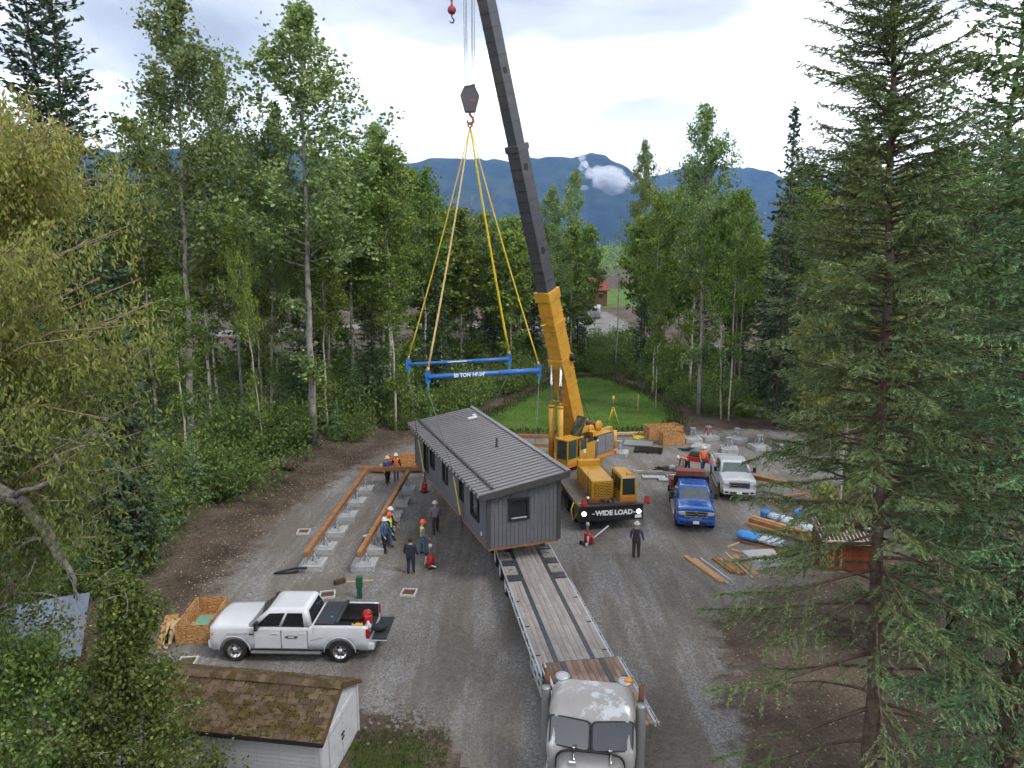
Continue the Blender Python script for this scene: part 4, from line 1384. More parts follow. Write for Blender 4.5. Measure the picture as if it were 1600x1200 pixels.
    # roof fittings
    def onroof(px, py):
        return (px, py, zr(px, 0.225))
    x, y, z = onroof(2.35, 5.6)
    MB().lathe([(0.13, 0), (0.13, 0.02), (0.055, 0.05), (0.055, 0.42)], 14, (x, y, z)).build('vent_pipe', 'black_matte', t)
    MB().lathe([(0.062, 0.0), (0.062, 0.06)], 14, (x, y, z + 0.42)).build('pipe_cap', 'hook_red', t)
    x, y, z = onroof(2.95, 11.8)
    bx('roof_vent', (x, y, z + 0.07), (0.55, 0.3, 0.09), 'white_plastic', t, (0, -math.atan(HSL), 0), 0.02)
    bx('roof_vent', (x + 0.25, y + 0.45, z + 0.11), (0.2, 0.35, 0.08), 'white_plastic', t, (0, -math.atan(HSL), 0), 0.02)
    bx('wall_lamp', (HW - 0.35, -0.09, HHI - 0.12), (0.22, 0.1, 0.06), 'white_plastic', t, bev=0.015)
    bx('outlet', (-0.05, 0.75, 0.42), (0.06, 0.1, 0.16), 'white_plastic', t, bev=0.01)
    bx('meter_box', (-0.1, HL - 0.45, 0.95), (0.14, 0.25, 0.4), 'steel_grey', t, bev=0.02)


build_house()


# ------------------------------------------------------------------ crane
BB = Vector((4.15, 46.0, 3.3))                    # boom foot
BT = Vector((-2.65, 37.6, 33.2))                  # boom head
bh = Vector((BT.x - BB.x, BT.y - BB.y, 0)).normalized()
lh = Vector((-bh.y, bh.x, 0))                     # left of the boom, towards the camera
bd = (BT - BB).normalized()
bu = lh.cross(bd) * -1                            # across the boom, upper side
bu = bd.cross(lh)
CR = Vector((4.1, 45.6, 0))                       # slewing centre
sf = Vector((-0.69, -0.724, 0)).normalized()      # the upper works face a little off the boom's line
sl = Vector((-sf.y, sf.x, 0))
SA = math.atan2(sf.y, sf.x)
crane = thing('crane', 'yellow truck crane with dark telescopic boom raised beside the hanging house', 'crane', (CR.x, CR.y, 0))


def cw(p):
    return Vector(p) - Vector((CR.x, CR.y, 0))


def boxpath(name, a, b, w0, h0, m, w1=None, h1=None, bev=0.0, par=None):
    """square box beam from a to b (world), side vectors lh / bu"""
    w1 = w1 or w0
    h1 = h1 or h0
    r = []
    for p, w, h in ((a, w0, h0), (b, w1, h1)):
        r.append([cw(p) + lh * sx * w / 2 + bu * sy * h / 2 for sx, sy in ((-1, -1), (1, -1), (1, 1), (-1, 1))])
    return MB().loft(r, smooth=False).build(name, m, par or crane, bevel=bev, fix=True)


def bp(t, s=0.0, u=0.0):
    """point on the boom: t metres from the foot, s towards the camera side, u up across"""
    return BB + bd * t + lh * s + bu * u


def build_boom():
    L = (BT - BB).length
    s1, s2 = 9.7, 18.2
    base = boxpath('boom_base', bp(-0.7), bp(s1), 1.0, 1.12, 'crane_yellow', 0.96, 1.04, 0.03)
    mid = boxpath('boom_section', bp(s1 - 0.1), bp(s2), 0.80, 0.92, 'boom_dark', 0.80, 0.90, 0.02)
    top = boxpath('boom_section', bp(s2 - 0.1), bp(L - 0.5), 0.63, 0.74, 'boom_dark', 0.63, 0.72, 0.02)
    # collars
    boxpath('boom_collar', bp(s1 - 0.5), bp(s1 + 0.12), 1.1, 1.2, 'crane_yellow', bev=0.03)
    boxpath('boom_collar', bp(s1 - 2.1), bp(s1 - 1.9), 1.06, 1.18, 'crane_yellow', bev=0.02)
    boxpath('boom_collar', bp(s1 - 4.9), bp(s1 - 4.3), 1.1, 1.28, 'crane_yellow', bev=0.03)
    boxpath('boom_collar', bp(s2 - 0.25), bp(s2 + 0.1), 0.92, 1.04, 'boom_dark', bev=0.03)
    boxpath('boom_head', bp(L - 0.8), bp(L + 0.4), 0.75, 0.95, 'boom_dark', bev=0.03)
    # stiffening ribs round the sections
    def rib(t, w, h, m):
        m = {'boom_dark': 'black_gloss', 'crane_yellow': 'crane_orange'}[m]
        boxpath('boom_rib', bp(t - 0.018), bp(t + 0.018), w, h, m)
    for i in range(9):
        rib(0.5 + i * 0.98, 1.05, 1.16, 'crane_yellow')
    for i in range(13):
        rib(s1 + 0.75 + i * 0.6, 0.83, 0.945, 'boom_dark')
    for i in range(19):
        rib(s2 + 0.7 + i * 0.66, 0.66, 0.765, 'boom_dark')
    # lightening holes with dark mouths
    for t, r in ((s1 + 2.6, 0.17), (s1 + 7.4, 0.16), (s2 + 3.9, 0.14), (s2 + 8.3, 0.14)):
        half = 0.41 if t < s2 else 0.325
        m = MB()
        c = cw(bp(t, half - 0.02, -0.05))
        ring = lambda rr, o: [c + lh * o + bd * math.cos(a) * rr * 1.25 + bu * math.sin(a) * rr for a in [2 * math.pi * k / 16 for k in range(16)]]
        m.loft([ring(r, 0.0), ring(r, 0.035)]).build('boom_hole', 'black_matte', crane, fix=True)
    # hose drum and small fittings at the foot of the boom
    c = cw(bp(5.2, 0.58, 0.4))
    MB().lathe([(0.24, -0.1), (0.24, 0.1)], 14).build('hose_drum', 'black_matte', crane, c, (R(90), 0, SA))
    rod('boom_bracket', cw(bp(s1 - 1.9, 0, -0.5)), cw(bp(s1 - 1.7, 0, -1.2)), 0.06, 'crane_yellow', crane)
    # lift cylinders
    for s in (-0.34, 0.34):
        foot = CR + bh * 2.15 + lh * s + Vector((0, 0, 1.9))
        head = bp(s1 - 4.6, s, -0.55)
        ml = foot.lerp(head, 0.56)
        rod('lift_cylinder', cw(foot), cw(ml), 0.185, 'crane_yellow', crane, 16)
        rod('cylinder_rod', cw(foot.lerp(head, 0.55)), cw(head), 0.095, 'chrome', crane, 14)
        o = rod('cylinder_collar', cw(foot.lerp(head, 0.55)), cw(foot.lerp(head, 0.575)), 0.2, 'crane_yellow', crane, 16)
    f1 = [CR + bh * 2.15 + lh * s + Vector((0, 0, 1.9)) for s in (-0.34, 0.34)]
    h1 = [bp(s1 - 4.6, s, -0.55) for s in (-0.34, 0.34)]
    rod('cylinder_brace', cw(f1[0].lerp(h1[0], 0.62)), cw(f1[1].lerp(h1[1], 0.62)), 0.035, 'crane_yellow', crane)
    rod('cylinder_brace', cw(f1[1].lerp(h1[1], 0.62)), cw(bp(1.9, 0.2, -0.45)), 0.035, 'crane_yellow', crane)
    # hoist ropes: drum to head along the boom, then down to the hook block
    drum = CR - bh * 1.75 + Vector((0, 0, 3.75))
    MB().tube([cw(drum), cw(bp(4, 0.0, 0.75)), cw(bp(s1 + 3, 0.0, 0.62)), cw(bp(L + 0.2, 0.0, 0.55))], 0.018, 5).build('hoist_rope', 'black_matte', crane)
    for i in range(6):
        s = (-0.28, -0.20, -0.13, 0.13, 0.19, 0.28)[i]
        o = Vector((HK.x + s, HK.y + 0.06 * (i % 2) - 0.03, BT.z + 0.1))
        rod('hoist_rope', cw(o), cw(Vector((HK.x + s * 0.85, HK.y + 0.05 * (i % 2), HK.z + 1.35))), 0.013, 'rope_grey', crane, 5)
    rod('sheave_arm', cw(BT), cw((HK.x, HK.y, BT.z + 0.1)), 0.3, 'boom_dark', crane, 10)
    rod('whip_rope', cw((-2.95, 38.1, 33.4)), cw((-2.95, 38.1, 27.1)), 0.014, 'rope_grey', crane, 5)
    rod('jib_sheave_arm', cw(BT), cw((-2.95, 38.1, 33.4)), 0.12, 'boom_dark', crane, 8)


HK = Vector((-2.08, 37.6, 20.85))                  # sling ring under the hook


def sp(u, v, z):
    """superstructure point: u forward along the boom, v to its left (camera side)"""
    return cw(CR + sf * u + sl * v + Vector((0, 0, z)))


def sbox(name, u0, u1, v0, v1, z0, z1, m, bev=0.015):
    c = sp((u0 + u1) / 2, (v0 + v1) / 2, (z0 + z1) / 2)
    return bx(name, c, (u1 - u0, v1 - v0, z1 - z0), m, crane, (0, 0, SA), bev)


def build_superstructure():
    MB().lathe([(1.15, 1.25), (1.15, 1.62)], 28).build('turntable', 'steel_dark', crane)
    sbox('slewing_platform', -2.6, 2.6, -1.3, 1.35, 1.62, 1.85, 'crane_orange')
    # operator's cab: posts, roof, sills and panes
    u0, u1, v0, v1, z0, z1 = 0.95, 2.5, 0.5, 1.4, 1.86, 3.35
    sbox('cab_floor', u0, u1, v0, v1, z0, z0 + 0.3, 'crane_yellow')
    for u in (u0 + 0.04, u1 - 0.05):
        for v in (v0 + 0.04, v1 - 0.04):
            sbox('cab_post', u - 0.04, u + 0.04, v - 0.04, v + 0.04, z0 + 0.3, z1, 'crane_yellow')
    sbox('cab_post', 1.5, 1.58, v1 - 0.07, v1, z0 + 0.3, z1, 'crane_yellow')
    MB().loft([[sp(u, v, z) for u, v in ((u0 - .02, v0 - .02), (u1 + .03, v0 - .02), (u1 + .03, v1 + .02), (u0 - .02, v1 + .02))] for z in (z1, z1 + 0.09)], smooth=False).build('cab_roof', 'crane_yellow', crane, fix=True, bevel=0.02)
    sbox('front_window', u1 - 0.03, u1 - 0.01, v0 + 0.07, v1 - 0.07, z0 + 0.32, z1 - 0.03, 'glass_green', 0)
    sbox('side_window', 1.6, u1 - 0.1, v1 - 0.045, v1 - 0.025, z0 + 0.32, z1 - 0.03, 'glass_green', 0)
    sbox('cab_interior', u0 + 0.1, u1 - 0.5, v0 + 0.1, v1 - 0.2, z0 + 0.3, z0 + 0.95, 'black_matte')
    sbox('rear_wall', u0, u0 + 0.04, v0 + 0.08, v1 - 0.08, z0 + 0.3, z1 - 0.02, 'crane_yellow', 0)
    # sliding door pushed back along the cab side
    sbox('door_panel', 0.62, 1.36, v1 + 0.02, v1 + 0.07, z0 + 0.05, z0 + 0.75, 'crane_yellow')
    for u in (0.64, 1.33):
        sbox('door_post', u - 0.02, u + 0.04, v1 + 0.02, v1 + 0.07, z0 + 0.75, z1 - 0.06, 'crane_yellow')
    sbox('door_window', 0.68, 1.31, v1 + 0.035, v1 + 0.05, z0 + 0.75, z1 - 0.08, 'glass_green', 0)
    sbox('door_notice', 0.75, 0.98, v1 + 0.072, v1 + 0.08, z0 + 0.5, z0 + 0.74, 'white_plastic', 0)
    # roof hatch window, thrown open
    hp = [sp(1.2, 0.62, z1 + 0.1), sp(1.2, 1.3, z1 + 0.1), sp(0.55, 1.3, z1 + 1.2), sp(0.55, 0.62, z1 + 1.2)]
    nr_ = (hp[1] - hp[0]).cross(hp[3] - hp[0]).normalized()
    MB().prism(hp, nr_ * 0.03).build('hatch_window', 'glass_green', crane)
    for a, b in ((0, 1), (1, 2), (2, 3), (3, 0)):
        rod('hatch_frame', hp[a], hp[b], 0.05, 'steel_dark', crane, 6)
    # engine side panel, grey counterweight doors, rear drum post
    sbox('side_panel', -0.55, 0.6, -1.25, 1.36, 1.86, 2.85, 'crane_yellow')
    sbox('tank', -0.4, 0.5, -1.0, 1.2, 2.86, 3.02, 'steel_dark')
    sbox('counterweight', -2.35, -0.58, -1.28, 1.33, 1.86, 3.1, 'steel_dark')
    for a, b in ((-2.33, -1.48), (-1.45, -0.60)):
        sbox('counterweight_door', a, b, 1.335, 1.375, 1.9, 3.08, 'steel_grey', 0.01)
    sbox('counterweight_lid', -2.36, -0.57, -1.3, 1.2, 3.102, 3.17, 'crane_yellow')
    MB().lathe([(0.2, 1.7), (0.2, 3.15)], 16).build('jacking_cylinder', 'crane_yellow', crane, sp(-2.6, 1.2, 0))
    MB().lathe([(0.215, 1.62), (0.215, 1.95)], 16).build('jacking_foot', 'crane_orange', crane, sp(-2.6, 1.2, 0))
    sbox('tail_beam', -3.3, -1.6, 0.35, 0.6, 3.0, 3.22, 'crane_yellow')
    bx('beam_cap', sp(-3.31, 0.475, 3.11), (0.05, 0.26, 0.24), 'black_matte', crane, (0, 0, SA))
    # winches
    for u, z, rr in ((-1.75, 3.5, 0.36), (-0.95, 3.42, 0.3)):
        for v in (-0.55, 0.55):
            c = sp(u, v, z)
            MB().lathe([(rr * 0.3, -0.07), (rr, -0.05), (rr, 0.05), (rr * 0.5, 0.08)], 20).build('winch_flange', 'crane_yellow', crane, c, (R(90), 0, SA))
        MB().lathe([(rr * 0.72, -0.5), (rr * 0.72, 0.5)], 20).build('winch_drum', 'rust', crane, sp(u, 0, z), (R(90), 0, SA))
    sbox('winch_motor', -0.9, -0.45, 0.65, 1.1, 3.03, 3.4, 'crane_yellow', 0.04)
    for v in (-0.5, 0.5):
        MB().prism([sp(-0.9, v - 0.03, 1.86), sp(0.9, v - 0.03, 1.86), sp(0.15, v - 0.03, 3.6), sp(-0.8, v - 0.03, 3.7)], lh * 0.06).build('boom_cheek', 'crane_yellow', crane)
    for i in range(5):
        rod('hose', sp(0.5 - 0.22 * i, 0.9, 2.95), sp(0.1 - 0.2 * i, 0.55, 3.3), 0.045, 'black_matte', crane, 6)


CO, CA = Vector((5.30, 36.95, 0)), 0.15           # carrier: middle of its bumper, heading


def cp(x, y, z):
    v = rotz((x, y, z), CA)
    return cw(CO + Vector(v))


def cbox(name, x0, x1, y0, y1, z0, z1, m, bev=0.015):
    return bx(name, cp((x0 + x1) / 2, (y0 + y1) / 2, (z0 + z1) / 2), (x1 - x0, y1 - y0, z1 - z0), m, crane, (0, 0, CA), bev)


def wheel(parent, c, r, w, rz=0.0, rim='steel_grey', out=1, hub=0.55, tread=True):
    """wheel with tyre and rim; its axle along local x turned by rz"""
    wv = link('wheel', None, parent, c, (0, 0, rz))
    MB().lathe([(r * 0.62, -w * 0.5), (r * 0.9, -w * 0.5), (r, -w * 0.36), (r, w * 0.36), (r * 0.9, w * 0.5), (r * 0.62, w * 0.5), (r * 0.6, 0), (r * 0.62, -w * 0.5)], 24, axis='X', cap=False).build('tyre', 'tyre', wv)
    o = out
    m = MB().lathe([(r * 0.64, -w * 0.3 * o), (r * 0.64, w * 0.47 * o), (r * 0.57, w * 0.47 * o), (r * 0.52, w * 0.2 * o), (r * 0.2, w * 0.24 * o), (r * 0.17, w * 0.42 * o), (0.01, w * 0.44 * o)], 20, axis='X')
    rm = m.build('rim', rim, wv, fix=True)
    if hub:
        for k_ in range(6):
            a_ = 2 * math.pi * k_ / 6
            bx('rim_hole', (w * 0.225 * o, math.cos(a_) * r * 0.37, math.sin(a_) * r * 0.37), (w * 0.06, r * 0.13, r * 0.13), 'black_matte', rm if False else wv, (a_, 0, 0))
    return wv


def build_carrier():
    cbox('bumper', -1.78, 1.78, -0.06, 0.28, 0.55, 1.42, 'black_gloss', 0.03)
    me = text_mesh('WIDE LOAD', 0.37, 'lettering_white', 0.004, 0.016)
    o = link('lettering', me, crane, cp(0.16, -0.068, 1.0), (R(90), 0, CA))
    for x in (-0.98, 1.28):
        bx('lettering_dash', cp(x, -0.066, 0.98), (0.12, 0.01, 0.05), 'lettering_white', crane, (0, 0, CA))
    bx('number_plate', cp(1.5, -0.07, 0.74), (0.36, 0.015, 0.17), 'lettering_white', crane, (0, 0, CA))
    for x in (-1.5, 1.52):
        MB().lathe([(0.03, 0.03), (0.12, 0.02), (0.13, -0.04)], 16, axis='Y').build('headlight', 'lamp_lit', crane, cp(x, -0.075, 1.02), (0, 0, CA))
    cbox('deck', -1.72, 1.72, 0.3, 9.6, 1.12, 1.3, 'carrier_deck')
    cbox('frame', -0.6, 0.6, 0.3, 12.0, 0.62, 1.11, 'steel_dark')
    for y in (1.75, 3.35, 8.3, 9.8):
        for s in (-1, 1):
            wheel(crane, cp(s * 1.45, y, 0.56), 0.56, 0.42, CA, 'steel_dark', s)
    cbox('rear_deck', -1.5, 1.5, 9.62, 12.2, 1.0, 1.24, 'carrier_deck')
    # front outrigger box and things on deck
    cbox('tool_box', -1.74, -1.2, 0.35, 1.2, 0.5, 1.11, 'black_gloss')
    MB().tube([cp(-1.75, 1.2, 1.25), cp(-1.95, 1.0, 0.9), cp(-1.95, 0.55, 0.45), cp(-1.75, 0.4, 0.9), cp(-1.6, 0.7, 1.36), cp(-1.3, 0.5, 1.36)], 0.035, 6).build('yellow_hose', 'strap_yellow', crane)
    MB().lathe([(0.12, 0), (0.12, 0.12), (0.05, 0.2)], 14).build('deck_lamp', 'chrome', crane, cp(-1.1, 0.75, 1.5))
    rod('lamp_post', cp(-1.1, 0.75, 1.3), cp(-1.1, 0.75, 1.52), 0.03, 'black_matte', crane)
    cbox('deck_plank', -1.25, -0.3, 0.5, 0.85, 1.305, 1.4, 'wood_dark')
    cbox('deck_plank', -1.1, -0.2, 0.95, 1.2, 1.305, 1.38, 'rust')
    for i in range(6):
        cbox('deck_clutter', -0.45 + 0.13 * i, -0.3 + 0.13 * i, 0.45 + 0.08 * (i % 3), 0.75 + 0.1 * (i % 2), 1.31, 1.4 + 0.06 * (i % 3), 'black_matte' if i % 2 else 'rust')
    # engine housing with a slotted grille
    e = link('engine_housing', None, crane)
    bx('casing', cp(-0.12, 2.75, 1.84), (1.25, 2.9, 1.06), 'crane_yellow', e, (0, 0, CA), 0.05)
    bx('casing_end', cp(-0.12, 4.4, 2.0), (1.35, 0.35, 1.4), 'crane_yellow', e, (0, 0, CA), 0.04)
    bx('grille', cp(-0.12, 1.296, 1.84), (0.98, 0.02, 0.74), 'black_matte', e, (0, 0, CA))
    for i in range(8):
        bx('grille_bar', cp(-0.12, 1.28, 1.52 + 0.092 * i), (0.98, 0.03, 0.045), 'crane_yellow', e, (0, 0, CA))
        for k in range(5):
            bx('grille_web', cp(-0.5 + 0.2 * k + 0.1 * (i % 2), 1.277, 1.565 + 0.092 * i), (0.05, 0.024, 0.06), 'crane_yellow', e, (0, 0, CA))
    rod('aerial', cp(-0.9, 1.5, 1.3), cp(-0.9, 1.5, 2.9), 0.012, 'black_matte', crane, 5)
    MB().lathe([(0.2, 0), (0.2, 0.75), (0.16, 0.95), (0.07, 1.0)], 16).build('muffler', 'rust', crane, cp(0.45, 4.9, 1.3))
    MB().tube([cp(0.45, 4.9, 2.25), cp(0.45, 4.9, 3.55), cp(0.52, 4.75, 3.75)], 0.065, 10).build('exhaust_pipe', 'galvanized', crane)
    # driver's cab
    x0, x1, y0, y1, z0, z1 = 0.72, 1.66, 0.72, 2.75, 1.3, 2.72
    cab = link('driver_cab', None, crane)
    ring = lambda z, ins, fr: [cp(x0 + ins, y0 + fr, z), cp(x1 - ins, y0 + fr, z), cp(x1 - ins, y1 - ins, z), cp(x0 + ins, y1 - ins, z)]
    MB().loft([ring(z0, 0, 0), ring(1.72, 0, 0), ring(z1 - 0.05, 0.07, 0.1), ring(z1, 0.14, 0.18)], smooth=False).build('cab_shell', 'crane_yellow', cab, fix=True, bevel=0.02)
    pf = lambda u, z: cp(x0 + 0.07 + u * (x1 - x0 - 0.14), y0 + (z - 1.72) / (z1 - 0.05 - 1.72) * 0.1 - 0.012, z)
    MB().prism([pf(0.06, 1.7), pf(0.94, 1.7), pf(0.92, 2.58), pf(0.08, 2.58)], rotz((0, 0.01, 0), CA)).build('windscreen', 'glass_cab', cab)
    bx('screen_frame', pf(0.5, 2.62), (0.8, 0.03, 0.06), 'white_paint', cab, (0, 0, CA))
    ps = lambda v, z: cp(x0 + (z - 1.72) / (z1 - 0.05 - 1.72) * 0.07 - 0.014, y0 + v, z)
    for a, b in ((0.16, 0.62), (0.68, 1.2), (1.26, 1.85)):
        MB().prism([ps(a, 1.85), ps(b, 1.85), ps(b, 2.55), ps(a + 0.03, 2.55)], rotz((0.01, 0, 0), CA)).build('side_window', 'glass_cab', cab)
    bx('cab_skirt', cp((x0 + x1) / 2, y0 - 0.012, 1.45), (x1 - x0 - 0.04, 0.03, 0.28), 'crane_orange', cab, (0, 0, CA), 0.01)
    MB().lathe([(0.09, 0), (0.09, 0.05), (0.06, 0.16), (0.02, 0.18)], 12).build('beacon', 'amber', crane, cp(1.2, 1.1, z1))
    MB().lathe([(0.05, 0), (0.05, 0.1)], 10).build('beacon', 'amber', crane, cp(1.45, 1.0, z1))
    # red flags at the bumper corners
    for x, s in ((-1.62, 1), (1.86, 1)):
        rod('flag_staff', cp(x, 0.1, 1.3), cp(x + 0.03, 0.05, 1.85), 0.015, 'steel_dark', crane, 5)
        MB().loft([[cp(x, 0.0 + 0.03 * math.sin(k), 1.8 - 0.08 * k) for k in range(6)], [cp(x + 0.16, -0.05 + 0.05 * math.sin(k + 1), 1.83 - 0.09 * k) for k in range(6)], [cp(x + 0.3, 0.03 + 0.03 * math.sin(k + 2), 1.75 - 0.08 * k) for k in range(6)]], cap=False, closed=False).build('flag', 'red_paint', crane)
    # outriggers, their feet on pads
    for y in (4.9, 10.8):
        cbox('outrigger_beam', -2.6, 2.6, y, y + 0.35, 0.62, 0.95, 'crane_yellow')
        for s in (-1, 1):
            MB().lathe([(0.1, 0.12), (0.1, 0.95)], 12).build('outrigger_leg', 'chrome', crane, cp(s * 2.5, y + 0.17, 0))
            MB().lathe([(0.38, 0.02), (0.38, 0.08), (0.12, 0.16)], 18).build('outrigger_foot', 'steel_dark', crane, cp(s * 2.5, y + 0.17, 0))


build_boom()
build_superstructure()
build_carrier()


# ------------------------------------------------------------------ rigging
def rig():
    # hook block
    o = HK
    hb = thing('hook_block', 'dark steel hook block hanging on ropes from the crane boom', 'hook block', o)
    m = MB()
    prof = [(-0.27, 1.85), (0.27, 1.85), (0.47, 1.45), (0.26, 0.68), (-0.26, 0.68), (-0.47, 1.45)]
    for s in (-0.16, 0.16):
        MB().prism([(x, s - 0.03, z) for x, z in prof], (0, 0.06, 0)).build('cheek_plate', 'boom_dark', hb, bevel=0.015)
    for x in (-0.2, 0.2):
        MB().lathe([(0.22, -0.1), (0.18, 0), (0.22, 0.1)], 18, axis='Y').build('sheave', 'steel_dark', hb, (x, 0, 1.42))
    bx('block_bar', (0, 0, 1.87), (0.55, 0.4, 0.1), 'steel_dark', hb, (0, R(-12), 0), 0.02)
    bx('block_plate', (0.12, -0.2, 1.2), (0.3, 0.02, 0.06), 'red_paint', hb)
    MB().tube([(0, 0, 0.8), (0, 0, 0.55), (0.14, 0, 0.42), (0.16, 0, 0.24), (0.03, 0, 0.12), (-0.12, 0, 0.2), (-0.15, 0, 0.34)], [0.09, 0.07, 0.075, 0.08, 0.08, 0.06, 0.03], 10).build('hook', 'hook_rust', hb)
    MB().tube([(0.0, 0.12, 0.22), (0.12, 0.0, 0.05), (0, -0.12, -0.06), (-0.12, 0, 0.05), (0, 0.12, 0.22)], 0.045, 8).build('ring', 'hook_rust', hb)
    # headache ball on the whip line
    b = thing('hook_ball', 'small red ball and hook on a single rope left of the hook block', 'hook', (-2.95, 38.1, 26.15))
    MB().lathe([(0.02, -0.22), (0.14, -0.17), (0.21, -0.05), (0.21, 0.05), (0.14, 0.17), (0.05, 0.22), (0.06, 0.45), (0.07, 0.7), (0.03, 0.95)], 16, (0, 0, 0.25)).build('ball', 'hook_red', b)
    MB().tube([(0, 0, 0.06), (0, 0, -0.1), (0.1, 0, -0.2), (0.06, 0, -0.33), (-0.07, 0, -0.33), (-0.12, 0, -0.22)], [0.04, 0.035, 0.045, 0.045, 0.035, 0.015], 8).build('hook', 'steel_dark', b)
    wv, dv = Vector(rotz((1, 0, 0), HANG)), Vector(rotz((0, 1, 0), HANG))
    bars = []
    for s, nm, lab, r in ((5.5, 'spreader_bar', 'blue spreader bar lettered 50 TON, the lower one over the house', 0.118), (10.0, 'spreader_bar', 'plain blue spreader bar, the farther one over the house', 0.085)):
        c = HO + wv * 1.71 + dv * s
        c.z = 8.72
        hl = 2.92
        t = thing(nm, lab, 'spreader bar', c, HANG)
        MB().tube([(-hl, 0, 0), (hl, 0, 0)], r, 14).build('tube', 'bar_blue', t)
        MB().tube([(hl * 0.25, 0, 0), (hl * 0.98, 0, 0)], r + 0.022, 14).build('sleeve', 'bar_blue', t)
        for q in (-1, 1):
            MB().prism([(q * hl - 0.12, -0.03, -0.32), (q * hl + 0.12, -0.03, -0.32), (q * hl + 0.14, -0.03, 0.25), (q * hl, -0.03, 0.36), (q * hl - 0.14, -0.03, 0.25)], (0, 0.06, 0)).build('end_plate', 'bar_blue', t, bevel=0.01)
        if s < 8:
            link('lettering', text_mesh("50 TON 14'-24'", 0.25, 'lettering_white', 0.003, 0.008), t, (-0.85, -r - 0.012, 0.0), (R(90), 0, 0))
        else:
            bx('stripe', (-0.2, -r - 0.004, 0.02), (1.1, 0.012, 0.045), 'lettering_white', t)
        for q in (-1, 1):
            sh = thing('shackle', ('green shackle under the %s end of the %s spreader bar' % ('left' if q < 0 else 'right', 'lettered' if s < 8 else 'plain')), 'shackle', c + wv * q * hl + Vector((0, 0, -0.62)), HANG)
            MB().tube([(-0.0, -0.09, 0.32), (0.0, -0.11, 0.1), (0, -0.06, -0.08), (0, 0.06, -0.08), (0.0, 0.11, 0.1), (0, 0.09, 0.32)], 0.03, 8).build('bow', 'shackle_green', sh)
            rod('pin', (0, -0.14, 0.3), (0, 0.14, 0.3), 0.03, 'shackle_green', sh)
        bars.append((c, hl))
    names = {(0, -1): ('yellow sling from the hook to the left end of the lettered bar', 'sling_tan', 0.05), (0, 1): ('thin yellow sling from the hook to the right end of the lettered bar', 'sling_yellow', 0.035),
             (1, -1): ('thin yellow sling from the hook to the left end of the plain bar', 'sling_yellow', 0.035), (1, 1): ('thick bright yellow sling from the hook to the right end of the plain bar', 'strap_yellow', 0.06)}
    for i, (c, hl) in enumerate(bars):
        for q in (-1, 1):
            lab, m, r = names[(i, q)]
            e = c + wv * q * hl + Vector((0, 0, 0.3))
            t = thing('sling', lab, 'sling', HK, 0, 'yellow slings under the hook')
            d = e - HK
            rr = np.linspace(0, 1, 9)
            pts = [d * k + Vector((0, 0, -0.25 * math.sin(math.pi * k))) for k in rr]
            MB().tube(pts, [r * (0.75 + 0.35 * k) for k in rr], 8).build('webbing', m, t)
            MB().tube([d * 0.985 + Vector((0, 0.0, -0.02)), d * 1.0], r * 1.5, 8).build('eye', 'sling_tan', t)
            # lower rope: shackle -> down past the eave -> under the floor
            s_f = (4.0, 11.6)[i]
            wx = -0.47 if q < 0 else HW + 0.4
            top = c + wv * q * hl + Vector((0, 0, -0.7))
            eave = hw(wx, s_f, (HLO if q < 0 else HHI) + 0.12)
            bot = hw(-0.06 if q < 0 else HW + 0.06, s_f, -0.3)
            side = 'left' if q < 0 else 'right'
            t = thing('lifting_rope', 'thin wire rope from the %s end of the %s bar down to the house' % (side, ('lettered', 'plain')[i]), 'rope', top, 0, 'wire ropes down to the house')
            rod('wire', (0, 0, 0), eave - top, 0.017, 'rope_grey', t, 6)
            wn = (-1 if q < 0 else 1)
            lo = hw(wx * 0.28 if q < 0 else HW + 0.12, s_f - 0.45, -0.3)
            a, b = eave - top, lo - top
            y2 = a.lerp(b, 0.12), a.lerp(b, 0.78)
            w2 = dv * 0.09
            MB().prism([y2[0] - w2, y2[0] + w2, y2[1] + w2, y2[1] - w2], wv * 0.025).build('strap', 'strap_yellow', t)
            MB().prism([y2[1] - w2 * 0.9, y2[1] + w2 * 0.9, b + w2 * 0.9, b - w2 * 0.9], wv * 0.025).build('strap_end', 'black_matte', t)


rig()

# ------------------------------------------------------------------ flatbed trailer
TA = 0.165
TO = Vector((2.27, 21.75, 0))
trailer = thing('flatbed_trailer', 'long low flatbed trailer with plank deck reaching under the house', 'trailer', TO, TA)


